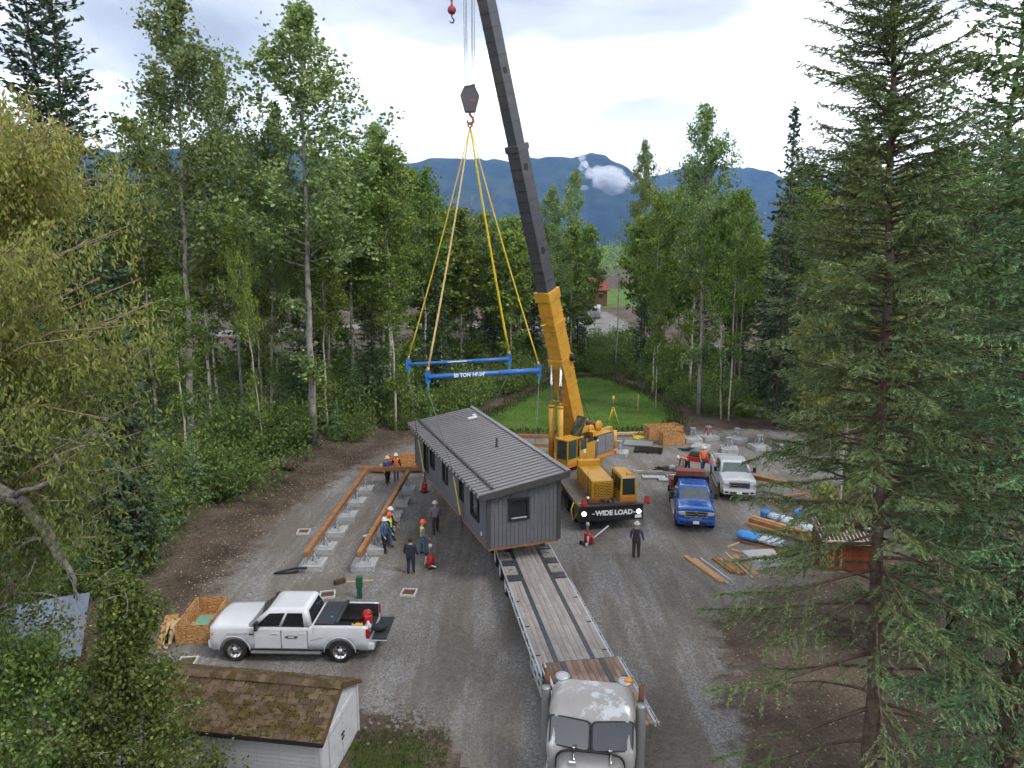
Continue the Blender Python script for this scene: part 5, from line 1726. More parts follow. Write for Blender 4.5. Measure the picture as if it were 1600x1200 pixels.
def build_trailer():
    t = trailer
    hwid = 1.33
    zt = 1.0
    # main beams, cross members
    for x in (-0.5, 0.5):
        bx('main_beam', (x, 6.3, 0.69), (0.2, 17.4, 0.5), 'steel_dark', t)
    for i in range(15):
        bx('cross_member', (0, 0.2 + i * 1.0, 0.87), (2.5, 0.09, 0.1), 'steel_dark', t)
    rb = random.Random(2)

    def boards(x0, x1, n, y0, y1, seg, z, m, gap=0.012):
        w = (x1 - x0) / n
        for i in range(n):
            y = y0
            first = True
            while y < y1 - 0.05:
                l = min(y1 - y, seg * (rb.uniform(0.4, 1.0) if first else rb.uniform(0.8, 1.15)))
                if y1 - (y + l) < 0.5:
                    l = y1 - y
                l = round(l, 2)
                bx('deck_plank', (x0 + (i + 0.5) * w, y + l / 2, z + rb.uniform(-0.004, 0.004) - 0.03), (w - gap, l - 0.008, 0.06), m, t)
                y += l
                first = False
    # lower deck: middle boards right through, side boards in front of the wheels
    boards(-0.56, 0.56, 5, 0.06, 15.0, 5.0, zt, 'deck_board')
    for s in (-1, 1):
        a, b = (-1.26, -0.72) if s < 0 else (0.72, 1.26)
        boards(a, b, 3, 0.06, 7.1, 4.5, zt, 'deck_board')
        bx('steel_strip', (s * 0.64, 7.5, zt - 0.025), (0.145, 14.9, 0.05), 'deck_steel', t)
        for k in range(8):
            bx('tie_slot', (s * 1.18, 0.9 + 1.6 * k * 0.5 if False else 1.3 + k * 2.0, zt + 0.004), (0.16, 0.07, 0.012), 'black_matte', t) if 1.3 + k * 2.0 < 7 else None
        # wheel section: fender plates alternating with short boards
        for k in range(5):
            y = 7.15 + k * 1.55
            bx('fender_plate', (s * 0.99, y + 0.3, zt - 0.03), (0.54, 0.56, 0.05), 'deck_steel', t)
            bx('fender_lip', (s * 0.99, y + 0.02, zt + 0.005), (0.54, 0.03, 0.05), 'deck_steel', t)
            boards(a, b, 3, y + 0.62, y + 1.5, 3, zt, 'deck_board')
            bx('tie_slot', (s * 1.0, y + 1.1, zt + 0.006), (0.14, 0.07, 0.012), 'black_matte', t)
            wheel(t, (s * 1.12, y + 0.75, 0.47), 0.47, 0.36, 0, 'white_paint', s)
            wheel(t, (s * 0.74, y + 0.75, 0.47), 0.47, 0.3, 0, 'steel_dark', s)
        # side rail: inner steel edge, outer rub bar on stake pockets
        bx('side_rail', (s * 1.295, 3.55, zt - 0.07), (0.07, 7.1, 0.14), 'rail_white', t)
        bx('side_rail', (s * 1.295, 11.1, zt - 0.05), (0.05, 7.8, 0.1), 'rail_white', t)
        bx('rub_bar', (s * 1.40, 3.5, zt - 0.08), (0.03, 7.0, 0.08), 'rail_white', t)
        for k in range(13):
            bx('stake_pocket', (s * 1.355, 0.25 + k * 0.55, zt - 0.09), (0.07, 0.09, 0.12), 'rail_white' if k % 2 else 'steel_dark', t)
    bx('side_plate', (-1.36, 0.75, 0.66), (0.04, 1.9, 0.5), 'rail_white', t)
    for k in range(3):
        bx('plate_slot', (-1.384, 0.15 + 0.6 * k, 0.72), (0.012, 0.2, 0.12), 'black_matte', t)
    bx('tail_bumper', (0, 15.1, 0.75), (2.5, 0.12, 0.4), 'steel_dark', t)
    # goosenecked front deck, a step up
    zu = 1.5
    for x in (-0.5, 0.5):
        bx('neck_beam', (x, -1.95, 1.2), (0.22, 3.9, 0.44), 'steel_dark', t)
    bx('step_plate', (0, 0.02, 1.23), (2.6, 0.05, 0.5), 'deck_steel', t)
    boards(-0.56, 0.56, 6, -3.5, -0.02, 2.2, zu, 'deck_board_brown')
    for s in (-1, 1):
        a, b = (-1.2, -0.72) if s < 0 else (0.72, 1.2)
        boards(a, b, 3, -3.5, -0.02, 2.6, zu, 'deck_board_brown')
        bx('steel_strip', (s * 0.64, -1.75, zu - 0.025), (0.145, 3.48, 0.05), 'deck_steel', t)
        bx('side_rail', (s * 1.24, -1.75, zu - 0.06), (0.07, 3.5, 0.14), 'rail_white', t)
        bx('rub_bar', (s * 1.345, -1.75, zu - 0.07), (0.03, 3.5, 0.08), 'rail_white', t)
        for k in range(7):
            bx('stake_pocket', (s * 1.30, -0.25 - k * 0.5, zu - 0.08), (0.07, 0.09, 0.12), 'rail_white' if k % 2 else 'steel_dark', t)
        for y in (-1.15, -2.6):
            bx('tie_slot', (s * 1.1, y, zu + 0.006), (0.18, 0.08, 0.012), 'black_matte', t)
        bx('neck_side', (s * 1.2, -1.0, 1.2), (0.05, 1.9, 0.42), 'rail_white', t)
    MB().lathe([(0.06, -0.12), (0.06, 0.12)], 12, axis='X').build('winch', 'chrome', t, (1.3, -3.35, 1.4))


build_trailer()

# ------------------------------------------------------------------ tractor
RA = -0.15
RO = Vector((2.25, 18.2, 0))                     # middle of the cab's back wall
tractor = thing('truck_tractor', 'silver conventional truck tractor coupled to the flatbed trailer', 'truck', RO, RA)


def sring(x0, x1, y0, y1, z, rc, n=6):
    """rounded rectangle in plan"""
    out = []
    for cx, cyy, a0 in ((x1 - rc, y1 - rc, 0), (x0 + rc, y1 - rc, 90), (x0 + rc, y0 + rc, 180), (x1 - rc, y0 + rc, 270)):
        for k in range(n + 1):
            a = R(a0 + 90 * k / n)
            out.append((cx + rc * math.cos(a), cyy + rc * math.sin(a), z))
    return out


def build_tractor():
    t = tractor
    # cab: plan sections, roof rounded over, front leaning
    def sec(z, w, back, front, rc, rise=0.0):
        r = sring(-w, w, -front, -back, z, rc)
        return [(x, y, z + rise * (1 - (x / w) ** 2)) for x, y, z in r]
    MB().loft([sec(1.0, 1.05, 0.0, 1.75, 0.16), sec(1.9, 1.14, 0.0, 1.75, 0.18), sec(2.12, 1.15, 0.0, 1.62, 0.2), sec(2.66, 1.13, 0.02, 1.26, 0.24), sec(2.88, 1.10, 0.05, 1.12, 0.26, 0.03), sec(3.03, 1.0, 0.1, 0.92, 0.26, 0.05), sec(3.09, 0.8, 0.22, 0.7, 0.22, 0.06)]).build('cab', 'tractor_paint', t, fix=True)
    # two-piece windscreen, each pane turned back a little
    for s in (-1, 1):
        def pt(u, v):
            x = s * (0.055 + 0.985 * u)
            y = -1.73 + 0.36 * v + 0.17 * u
            z = 2.13 + 0.54 * v
            return Vector((x, y - 0.012, z))
        q = []
        rc = 0.12
        for (cu, cv, a0) in ((1 - rc, 1 - rc, 0), (rc, 1 - rc, 90), (rc, rc, 180), (1 - rc, rc, 270)):
            for k in range(5):
                a = R(a0 + 22.5 * k)
                q.append((cu + rc * math.cos(a), cv + rc * math.sin(a)))
        nrm = Vector((s * 0.14, -0.83, 0.53))
        fr = [pt(0.5 + (u - 0.5) * 1.09, 0.5 + (v - 0.5) * 1.12) for u, v in q]
        MB().loft([[p - nrm * 0.05 for p in fr], [p + nrm * 0.012 for p in fr]], smooth=False).build('screen_rubber', 'black_matte', t, fix=True)
        MB().loft([[pt(u, v) - nrm * 0.03 for u, v in q], [pt(u, v) + nrm * 0.018 for u, v in q]], smooth=False).build('windscreen', 'glass_dark', t, fix=True)
        # side window and door line
        bx('side_window', (s * 1.125, -0.85, 2.42), (0.02, 0.75, 0.5), 'glass_dark', t, (0, s * R(-3), 0), 0.004)
        bx('door', (s * 1.12, -0.85, 1.6), (0.04, 1.0, 1.1), 'tractor_paint', t, (0, 0, 0), 0.015)
        # exhaust stack with heat shield, pipe above
        st = link('exhaust_stack', None, t, (s * 1.28, -0.75 if s > 0 else -0.3, 0))
        MB().lathe([(0.125, 0.8), (0.13, 0.85), (0.13, 2.85), (0.11, 2.9)], 18).build('shield', 'steel_grey', st)
        MB().lathe([(0.075, 2.6), (0.075, 3.25)], 14, (0.0, 0.28, 0)).build('pipe', 'rust', st)
        # marker lamp / horn pods on the roof corners
        MB().lathe([(0.05, 0.0), (0.2, 0.02), (0.22, 0.06), (0.17, 0.1), (0.03, 0.11)], 20).build('roof_pod', 'galvanized', t, (s * 0.86, 0.0, 3.0))
        # fuel tank, steps
        MB().lathe([(0.3, -1.3), (0.33, -1.25), (0.33, 0.3), (0.3, 0.35)], 20, axis='Y').build('fuel_tank', 'chrome', t, (s * 1.0, 0.2, 0.72))
        # front wing and wheel
        MB().loft([[(s * 1.2, -2.0 - 1.5 * k / 8, 0.9 + 0.4 * math.sin(math.pi * k / 8)) for k in range(9)], [(s * 0.72, -2.0 - 1.5 * k / 8, 1.0 + 0.45 * math.sin(math.pi * k / 8)) for k in range(9)]], cap=False, closed=False).build('wing', 'tractor_paint', t)
        wheel(t, (s * 1.02, -2.75, 0.52), 0.52, 0.3, 0, 'chrome', s)
        for y in (1.1, 2.45):
            wheel(t, (s * 1.05, y, 0.52), 0.52, 0.32, 0, 'chrome', s)
            wheel(t, (s * 0.7, y, 0.52), 0.52, 0.3, 0, 'steel_dark', s)
        # air cleaner cylinder beside the hood
    MB().lathe([(0.06, -0.12), (0.06, 0.12)], 12, axis='X').build('amber_lamp', 'amber', t, (0.95, -0.06, 3.12))
    # hood: arched long nose, black seal at its back edge
    def hsec(y, w, z, zb):
        r = []
        for k in range(17):
            a = math.pi * k / 16
            c, s_ = math.cos(a), math.sin(a)
            r.append((w * math.copysign(abs(c) ** 0.45, c), y, zb + (z - zb) * abs(s_) ** 0.4))
        r += [(-w, y, 1.0), (w, y, 1.0)]
        return r
    MB().loft([hsec(-1.80, 0.86, 2.12, 1.6), hsec(-2.3, 0.83, 2.10, 1.6), hsec(-3.2, 0.72, 2.03, 1.55), hsec(-3.75, 0.62, 1.96, 1.5), hsec(-3.85, 0.56, 1.9, 1.48)]).build('hood', 'tractor_paint', t, fix=True)
    MB().tube([Vector(p) + Vector((0, 0, 0.01)) for p in hsec(-1.79, 0.87, 2.13, 1.6)[:17]], 0.025, 6).build('hood_seal', 'black_matte', t)
    for s in (-0.42, 0.5):
        rod('hood_strut', (s, -1.74, 2.15), (s + 0.03, -2.2, 2.16), 0.022, 'chrome', t, 8)
        rod('strut_foot', (s, -1.76, 2.15), (s, -1.76, 2.24), 0.05, 'chrome', t, 8)
    bx('hood_latch', (-0.42, -2.28, 2.14), (0.18, 0.08, 0.07), 'chrome', t, bev=0.01)
    bx('grille', (0, -3.87, 1.35), (1.0, 0.06, 1.0), 'chrome', t, bev=0.02)
    bx('front_bumper', (0, -4.1, 0.6), (2.4, 0.25, 0.4), 'chrome', t, bev=0.03)
    for x in (-0.4, 0.4):
        bx('frame_rail', (x, 0.3, 0.8), (0.1, 6.6, 0.3), 'steel_dark', t)
    MB().lathe([(0.5, 1.08), (0.5, 1.15)], 20).build('fifth_wheel', 'steel_dark', t, (0, 1.8, 0))
    bx('deck_plate', (0, 0.45, 1.0), (1.9, 0.7, 0.05), 'galvanized', t)


build_tractor()

# ------------------------------------------------------------------ pickups
mat('paint_white', (0.58, 0.59, 0.61), 0.28, 0, 0.03, 1.5, coat=0.6, dirt=(0.45, 0.43, 0.4), dscale=2.2, damt=0.18)
mat('paint_blue', (0.014, 0.10, 0.43), 0.25, 0.15, 0.06, 1.5, coat=0.8)
mat('paint_grey', (0.10, 0.11, 0.12), 0.3, 0.3, 0.06, 1.5, coat=0.5)
mat('paint_silver', (0.42, 0.44, 0.46), 0.3, 0.4, 0.06, 1.5, coat=0.5)
mat('bed_liner', (0.02, 0.021, 0.024), 0.8, 0, 0.2, 10, 0.3, 40)
mat('tonneau', (0.025, 0.028, 0.034), 0.6, 0, 0.15, 5)
mat('lens_clear', (0.55, 0.56, 0.58), 0.12, 0.2, 0.1, 8)
mat('lens_red', (0.35, 0.012, 0.015), 0.2, 0, 0.1, 8)
mat('lens_amber', (0.7, 0.25, 0.05), 0.25, 0, 0.1, 8)
mat('rust_red', (0.21, 0.055, 0.04), 0.7, 0.1, 0.2, 4, dirt=(0.1, 0.05, 0.04), dscale=3, damt=0.5)
mat('logo_green', (0.015, 0.085, 0.05), 0.5, 0, 0.05, 4)
mat('print_grey', (0.22, 0.23, 0.25), 0.5, 0, 0.05, 4)
glass_mat('glass_screen', (0.10, 0.125, 0.12), 0.05)
mat('plastic_red', (0.45, 0.02, 0.02), 0.4, 0, 0.1, 4)
mat('plastic_yellow', (0.70, 0.42, 0.02), 0.45, 0, 0.1, 4)
mat('plastic_blue', (0.12, 0.32, 0.60), 0.5, 0, 0.15, 4)
mat('tool_blue', (0.03, 0.16, 0.5), 0.5, 0, 0.15, 4)


def pickup(label, loc, rz, paint, bed='open', dually=False, group=None, grille='chrome', screen='glass_dark', length=5.85, rim='chrome'):
    """crew-cab pickup, nose towards local -x; length along x, ground at z = 0"""
    t = thing('pickup_truck', label, 'pickup truck', loc, rz, group)
    x0, x1 = -length / 2, length / 2
    ax_f, ax_r = x0 + 0.92, x0 + 0.92 + 3.84
    wr = 0.43                                      # wheel radius
    W2 = 1.01
    cab0, cab1 = x0 + 1.44, x0 + 3.72              # belt line of the cab
    bed0 = cab1 + 0.06
    xs_ = sorted(set([x0, x0 + 0.03, x0 + 0.1, x0 + 0.2, x0 + 0.34] + [ax_f + d for d in (-0.56, -0.5, -0.4, -0.25, 0, 0.25, 0.4, 0.5, 0.56)] + [x0 + 1.56, x0 + 2.2, x0 + 3.0, cab1 - 0.02, cab1 + 0.0] + ([bed0, bed0 + 0.01, bed0 + 0.3] + [ax_r + d for d in (-0.56, -0.5, -0.4, -0.25, 0, 0.25, 0.4, 0.5, 0.56)] + [x1 - 0.3, x1 - 0.05, x1] if bed != 'flat' else [])))

    def zlow(x):
        for c in (ax_f, ax_r):
            d = abs(x - c)
            if d <= 0.56:
                return 0.44 + 0.55 * math.sqrt(max(0, 1 - (d / 0.565) ** 2)) ** 0.8
        return 0.44 if x < x1 - 0.6 else 0.5

    def rings(xs__):
        out = []
        for x in xs__:
            nose = max(0.0, 1 - (x - x0) / 0.3)
            w = W2 - 0.09 * nose ** 3
            zb = zlow(x)
            belt = 1.24
            if x <= cab0 + 0.1:
                top = 1.37 - 0.05 * max(0, (1 - (x - x0) / 1.6)) ** 1.6 - 0.06 * nose ** 4
                sh = top - 0.10
            else:
                top, sh = 1.36, 1.27
            inbed = x >= bed0 + 0.005 and bed != 'flat'
            if inbed:
                top = 1.40
                sh = 1.33
            h = [(0.0, min(zb, 0.5) + 0.0), (w - 0.10, min(zb, 0.5)), (w - 0.02, zb), (w + 0.01, max(zb + 0.03, 0.8)), (w, max(zb + 0.06, 1.0)), (w - 0.02, sh), (w - 0.055, top - 0.008)]
            if inbed and x < x1 - 0.03:
                h += [(w - 0.13, top), (w - 0.15, 0.86), (0.0, 0.85)]
            else:
                cr = 0.05 if x < cab0 + 0.2 else 0.0
                h += [(w - 0.2, top + 0.01), (w - 0.45, top + 0.02 + cr * 0.6), (0.0, top + 0.02 + cr)]
            r = [(x, -y, z) for y, z in h] + [(x, y, z) for y, z in reversed(h[1:-1])]
            r = [(x, -y, z) for y, z in h[1:]] + [(x, y, z) for y, z in reversed(h[1:-1])] + []
            out.append(r)
        return out
    xb = [x for x in xs_ if not (bed != 'flat' and x > x1 - 0.04)]
    MB().loft(rings(xb)).build('body', paint, t, fix=True)
    MB().box(((x0 + x1) / 2 + 0.05, 0, 0.62), (length - 0.5, 1.5, 0.34)).build('chassis', 'black_matte', t)
    # cab: sides lean in, screens lean, roof rounded
    def sec(z, a, b, w, rc):
        return sring(a, b, -w, w, z, rc, 5)
    zb, zr_ = 1.34, 1.90
    A = (cab0 - 0.05, cab1 + 0.02, 0.965)
    B = (cab0 + 0.66, cab1 - 0.16, 0.80)
    MB().loft([sec(zb, *A, 0.1), sec(zr_ - 0.03, *B, 0.14), sec(zr_ + 0.015, B[0] + 0.06, B[1] - 0.05, B[2] - 0.05, 0.16), sec(zr_ + 0.04, B[0] + 0.25, B[1] - 0.2, B[2] - 0.2, 0.2)]).build('cab', paint, t, fix=True)

    def side(u, v, s, o=0.012):                    # u along belt 0..1, v up 0..1
        f = v
        xa = A[0] + (B[0] - A[0]) * f
        xe = A[1] + (B[1] - A[1]) * f
        return Vector((xa + (xe - xa) * u, s * (A[2] + (B[2] - A[2]) * f + o), zb + (zr_ - 0.03 - zb) * f))

    def front(u, v, o=0.014):
        xa = A[0] + (B[0] - A[0]) * v
        w = A[2] + (B[2] - A[2]) * v
        return Vector((xa - o * 0.8, (u * 2 - 1) * w, zb + (zr_ - 0.03 - zb) * v + o * 0.6))

    def rear(u, v, o=0.014):
        xe = A[1] + (B[1] - A[1]) * v
        w = A[2] + (B[2] - A[2]) * v
        return Vector((xe + o, (u * 2 - 1) * w, zb + (zr_ - 0.03 - zb) * v + o * 0.3))
    MB().prism([front(0.06, 0.03), front(0.94, 0.03), front(0.91, 0.95), front(0.09, 0.95)], (0.02, 0, -0.005)).build('windscreen', screen, t, bevel=0.004)
    MB().prism([rear(0.09, 0.1), rear(0.91, 0.1), rear(0.88, 0.92), rear(0.12, 0.92)], (-0.02, 0, 0)).build('rear_window', 'glass_dark', t, bevel=0.004)
    rod('wiper', front(0.2, 0.03, 0.03), front(0.45, 0.08, 0.03), 0.012, 'black_matte', t, 5)
    rod('wiper', front(0.55, 0.03, 0.03), front(0.82, 0.08, 0.03), 0.012, 'black_matte', t, 5)
    for s in (-1, 1):
        # front window raked with the screen post, rear window squarer
        q = [side(0.13, 0.05, s), side(0.49, 0.05, s), side(0.475, 0.90, s), side(0.12, 0.86, s)]
        MB().prism(q, (0, -s * 0.02, 0)).build('side_window', 'glass_dark', t, bevel=0.004)
        q = [side(0.535, 0.05, s), side(0.89, 0.05, s), side(0.88, 0.90, s), side(0.53, 0.90, s)]
        MB().prism(q, (0, -s * 0.02, 0)).build('side_window', 'glass_dark', t, bevel=0.004)
        # door seams, handles, mirrors, steps
        for a, b in ((cab0 + 0.22, cab0 + 1.2), (cab0 + 1.22, cab1 - 0.12)):
            d = MB().prism([(a + 0.006, s * (W2 + 0.006), 0.56), (b - 0.006, s * (W2 + 0.006), 0.56), (b - 0.006, s * (W2 + 0.010), 0.98), (b - 0.006, s * (W2 - 0.008), 1.25), (a + 0.006, s * (W2 - 0.008), 1.25), (a + 0.006, s * (W2 + 0.010), 0.98)], (0, s * 0.012, 0)).build('door', paint, t)
            bx('handle', (b - 0.2, s * (W2 + 0.03), 1.13), (0.22, 0.03, 0.045), paint, d, bev=0.01)
            for xx in (a, b):
                bx('door_gap', (xx, s * (W2 + 0.003), 0.9), (0.014, 0.02, 0.68), 'black_matte', t)
        m = link('mirror', None, t, (cab0 + 0.38, s * (W2 + 0.16), 1.42))
        bx('housing', (0, 0, 0.06), (0.12, 0.2, 0.32), 'black_gloss', m, bev=0.03)
        bx('arm', (0.02, -s * 0.14, -0.06), (0.07, 0.2, 0.06), 'black_gloss', m, bev=0.01)
        bx('running_board', ((ax_f + ax_r) / 2 - 0.02, s * (W2 + 0.04), 0.42), (2.55, 0.17, 0.06), 'steel_grey', t, bev=0.02)
        bx('sill', ((ax_f + ax_r) / 2, s * (W2 - 0.03), 0.46), (2.7, 0.06, 0.1), 'black_matte', t)
        # lamps
        bx('headlight', (x0 + 0.06, s * 0.75, 1.07), (0.2, 0.34, 0.2), 'lens_clear', t, (0, 0, s * R(-14)), 0.04)
        bx('side_marker', (x0 + 0.17, s * 0.975, 1.06), (0.16, 0.05, 0.13), 'lens_amber', t, (0, 0, s * R(-20)), 0.015)
        # wheels
        wheel(t, (ax_f, s * 0.90, wr), wr, 0.28, R(90), rim, s)
        if dually:
            wheel(t, (ax_r, s * 1.04, wr), wr, 0.24, R(90), rim, s)
            wheel(t, (ax_r, s * 0.78, wr), wr, 0.24, R(90), 'steel_dark', s)
        else:
            wheel(t, (ax_r, s * 0.90, wr), wr, 0.28, R(90), rim, s)
        for c in (ax_f,) + ((ax_r,) if bed != 'flat' else ()):
            # arch lip following the opening, and the well inside it
            pts = [(c + 0.57 * math.cos(a), s * (W2 + 0.004), 0.43 + 0.56 * math.sin(a)) for a in [math.pi * k / 14 for k in range(15)]]
            MB().tube(pts, 0.022, 5).build('wheel_arch', paint if 'white' not in paint else paint, t)
            bx('wheel_well', (c, s * 0.62, 0.74), (1.06, 0.5, 0.5), 'black_matte', t)
    # nose: grille, bumper, plate
    g = link('grille', None, t, (x0 - 0.02, 0, 1.03))
    bx('grille_back', (0.05, 0, 0), (0.08, 1.1, 0.34), 'black_matte', g, bev=0.01)
    for z in (-0.14, 0.0, 0.14):
        bx('grille_bar', (0.0, 0, z), (0.06, 1.16, 0.05), grille, g, bev=0.01)
    for y in (-0.56, 0, 0.56):
        bx('grille_post', (0.003, y, 0), (0.06, 0.07, 0.36), grille, g, bev=0.01)
    bx('grille_badge', (-0.035, 0, 0.0), (0.02, 0.17, 0.15), 'steel_dark' if grille == 'chrome' else grille, g, bev=0.02)
    bx('front_bumper', (x0 + 0.06, 0, 0.62), (0.3, 1.86, 0.3), paint if paint != 'paint_blue' else paint, t, bev=0.06)
    bx('bumper_grille', (x0 - 0.085, 0, 0.57), (0.03, 1.1, 0.12), 'black_matte', t, bev=0.01)
    for s in (-1, 1):
        bx('fog_lamp', (x0 - 0.085, s * 0.73, 0.6), (0.03, 0.2, 0.1), 'black_matte', t, bev=0.01)
    bx('number_plate', (x0 - 0.105, 0, 0.60), (0.02, 0.31, 0.16), 'lettering_white', t)
    if bed != 'flat':
        bx('rear_bumper', (x1 + 0.02, 0, 0.62), (0.24, 1.94, 0.24), paint, t, bev=0.05)
        for s in (-1, 1):
            bx('tail_lamp', (x1 - 0.07, s * 0.955, 1.14), (0.14, 0.13, 0.36), 'lens_red', t, bev=0.03)
        if bed == 'tailgate_down':
            tg = bx('tailgate', (x1 + 0.3, 0, 0.84), (0.54, 1.62, 0.07), 'bed_liner', t, bev=0.015)
            bx('tailgate_skin', (x1 + 0.3, 0, 0.80), (0.54, 1.66, 0.03), paint, t, bev=0.01)
            bx('tonneau_cover', (bed0 + 0.42, 0, 1.425), (0.72, 1.72, 0.04), 'tonneau', t, bev=0.012)
            MB().tube([(bed0 + 0.84, -0.86, 1.46), (bed0 + 0.84, 0.86, 1.46)], 0.075, 12).build('tonneau_roll', 'tonneau', t)
            bx('latch', (bed0 + 0.55, -0.35, 1.45), (0.1, 0.12, 0.03), 'tool_blue', t, bev=0.01)
        else:
            bx('tailgate', (x1 - 0.05, 0, 1.12), (0.07, 1.62, 0.55), paint, t, bev=0.02)
        bx('bed_floor', ((bed0 + x1) / 2, 0, 0.862), (x1 - bed0 - 0.1, 1.66, 0.02), 'bed_liner', t)
        for s in (-1, 1):
            bx('bed_side', ((bed0 + x1) / 2, s * 0.845, 1.12), (x1 - bed0 - 0.1, 0.025, 0.52), 'bed_liner', t)
        bx('bed_front', (bed0 + 0.03, 0, 1.12), (0.03, 1.66, 0.52), 'bed_liner', t)
    return t


ram = pickup('white crew-cab pickup with its tailgate down beside the shingled shed', (-8.02, 25.1, 0), R(-1.5), 'paint_white', 'tailgate_down')
# lettering on the near flank (local -y side)
link('lettering', text_mesh('403-636-8129', 0.135, 'print_grey', 0.001), ram, (-1.9, -1.026, 1.08), (R(90), 0, 0))
link('lettering', text_mesh('- - -', 0.09, 'print_grey', 0.001), ram, (0.02, -1.036, 1.16), (R(90), 0, 0))
MB().lathe([(0.001, 0), (0.24, 0.0), (0.24, 0.006), (0.001, 0.006)], 24, axis='Y').build('logo', 'logo_green', ram, (0.1, -1.04, 1.0)).scale = (1, 1, 0.26)
bx('logo_bar', (0.1, -1.043, 1.0), (0.2, 0.006, 0.035), 'lettering_white', ram)
bx('badge', (-1.36, -1.026, 1.08), (0.16, 0.01, 0.04), 'black_matte', ram)
bx('side_stripe', (1.0, -1.024, 0.92), (0.42, 0.006, 0.02), 'print_grey', ram, (0, R(-14), 0))
bx('hood_badge', (-2.3, -0.85, 1.3), (0.2, 0.02, 0.06), 'steel_dark', ram)
rl = lambda x, y, z: Vector((-8.02, 25.1, 0)) + Vector(rotz((x, y, z), R(-1.5)))


def clutter_in_bed():
    c = thing('chainsaw', 'yellow power tool lying in the bed of the white pickup', 'tool', rl(2.3, -0.25, 0.875), 0.3)
    bx('tool_body', (0, 0, 0.14), (0.4, 0.22, 0.24), 'plastic_yellow', c, bev=0.05)
    MB().tube([(-0.12, 0, 0.26), (0, 0, 0.38), (0.15, 0, 0.27)], 0.025, 8).build('handle', 'black_matte', c)
    bx('blade', (0.36, 0, 0.12), (0.4, 0.02, 0.1), 'steel_grey', c, bev=0.008)
    c = thing('jerry_can', 'red fuel can in the bed of the white pickup', 'fuel can', rl(2.62, 0.15, 0.875), 0.5)
    bx('can_body', (0, 0, 0.2), (0.3, 0.22, 0.38), 'plastic_red', c, bev=0.05)
    MB().tube([(-0.08, 0, 0.4), (0, 0, 0.47), (0.08, 0, 0.4)], 0.02, 6).build('handle', 'plastic_red', c)
    rod('spout', (0.1, 0, 0.38), (0.2, 0, 0.5), 0.025, 'black_matte', c)
    c = thing('jug', 'white jug with blue label in the bed of the white pickup', 'jug', rl(2.72, -0.3, 0.875), 0.2)
    MB().lathe([(0.1, 0), (0.12, 0.03), (0.12, 0.24), (0.05, 0.32), (0.05, 0.38)], 14).build('jug_body', 'white_plastic', c)
    MB().lathe([(0.123, 0.08), (0.123, 0.2)], 14).build('jug_label', 'plastic_blue', c)
    c = thing('duffel_bag', 'black bag slumped on the lowered tailgate of the white pickup', 'bag', rl(3.15, -0.25, 0.876), 0.4)
    v, f = puffs([((0, 0, 0.13), (0.3, 0.2, 0.15))])
    link('bag_body', np_mesh('bag_body', v, f, 'bed_liner', smooth=True), c)
    MB().tube([(-0.15, 0, 0.25), (0, 0.03, 0.36), (0.15, 0, 0.25)], 0.015, 6).build('strap', 'bed_liner', c)
    c = thing('hose_reel', 'red reel behind the fuel can in the pickup bed', 'reel', rl(2.5, 0.5, 0.875), 0.1)
    for s in (-0.1, 0.1):
        MB().lathe([(0.05, -0.015), (0.2, -0.015), (0.2, 0.015), (0.05, 0.015)], 18, axis='Y').build('flange', 'plastic_red', c, (0, s, 0.2))
    MB().lathe([(0.13, -0.09), (0.13, 0.09)], 16, axis='Y').build('drum', 'steel_grey', c, (0, 0, 0.2))


clutter_in_bed()

BLU = (10.25, 39.4, 0)
blue = pickup('bright blue flatbed pickup with red toolbox facing the camera', BLU, R(80.5), 'paint_blue', 'flat', True, screen='glass_screen', length=5.7)


def blue_bed():
    t = blue
    bx('flatbed', (2.3, 0, 1.08), (2.8, 2.3, 0.14), 'rust_red', t, bev=0.02)
    for s in (-1, 1):
        bx('bed_edge', (2.3, s * 1.15, 1.1), (2.8, 0.06, 0.2), 'steel_dark', t)
        bx('mud_flap', (2.3, s * 1.05, 0.75), (0.05, 0.4, 0.4), 'black_matte', t)
    bx('headache_rack', (0.98, 0, 1.55), (0.08, 2.0, 0.85), 'black_gloss', t, bev=0.02)
    bx('toolbox', (1.38, 0.05, 1.93), (0.62, 1.62, 0.5), 'rust_red', t, bev=0.03)
    bx('toolbox_lid', (1.38, 0.05, 2.2), (0.68, 1.68, 0.05), 'rust_red', t, bev=0.015)
    for s in (-1, 1):
        bx('box_leg', (1.38, s * 0.7, 1.42), (0.5, 0.08, 0.54), 'steel_dark', t)
    bx('side_box', (1.75, 0.95, 1.36), (0.8, 0.36, 0.42), 'rust_red', t, bev=0.02)
    bx('bull_plate', (-2.86, 0, 0.74), (0.04, 0.62, 0.11), 'steel_grey', t, bev=0.01)


blue_bed()
o = thing('safety_cone', 'orange cone standing behind the cab on the blue flatbed', 'cone', (9.62, 41.2, 1.151))
MB().lathe([(0.16, 0.03), (0.13, 0.04), (0.03, 0.5)], 14).build('cone_body', 'lens_amber', o)
bx('cone_base', (0, 0, 0.015), (0.36, 0.36, 0.03), 'plastic_red', o)

pickup('white crew-cab pickup with black grille half hidden by spruce branches', (14.0, 44.4, 0), R(82), 'paint_white', 'open', False, grille='chrome', screen='glass_screen')


# far parked car and camper on the drive
mat('roof_red', (0.16, 0.03, 0.022), 0.7, 0, 0.2, 1.0)


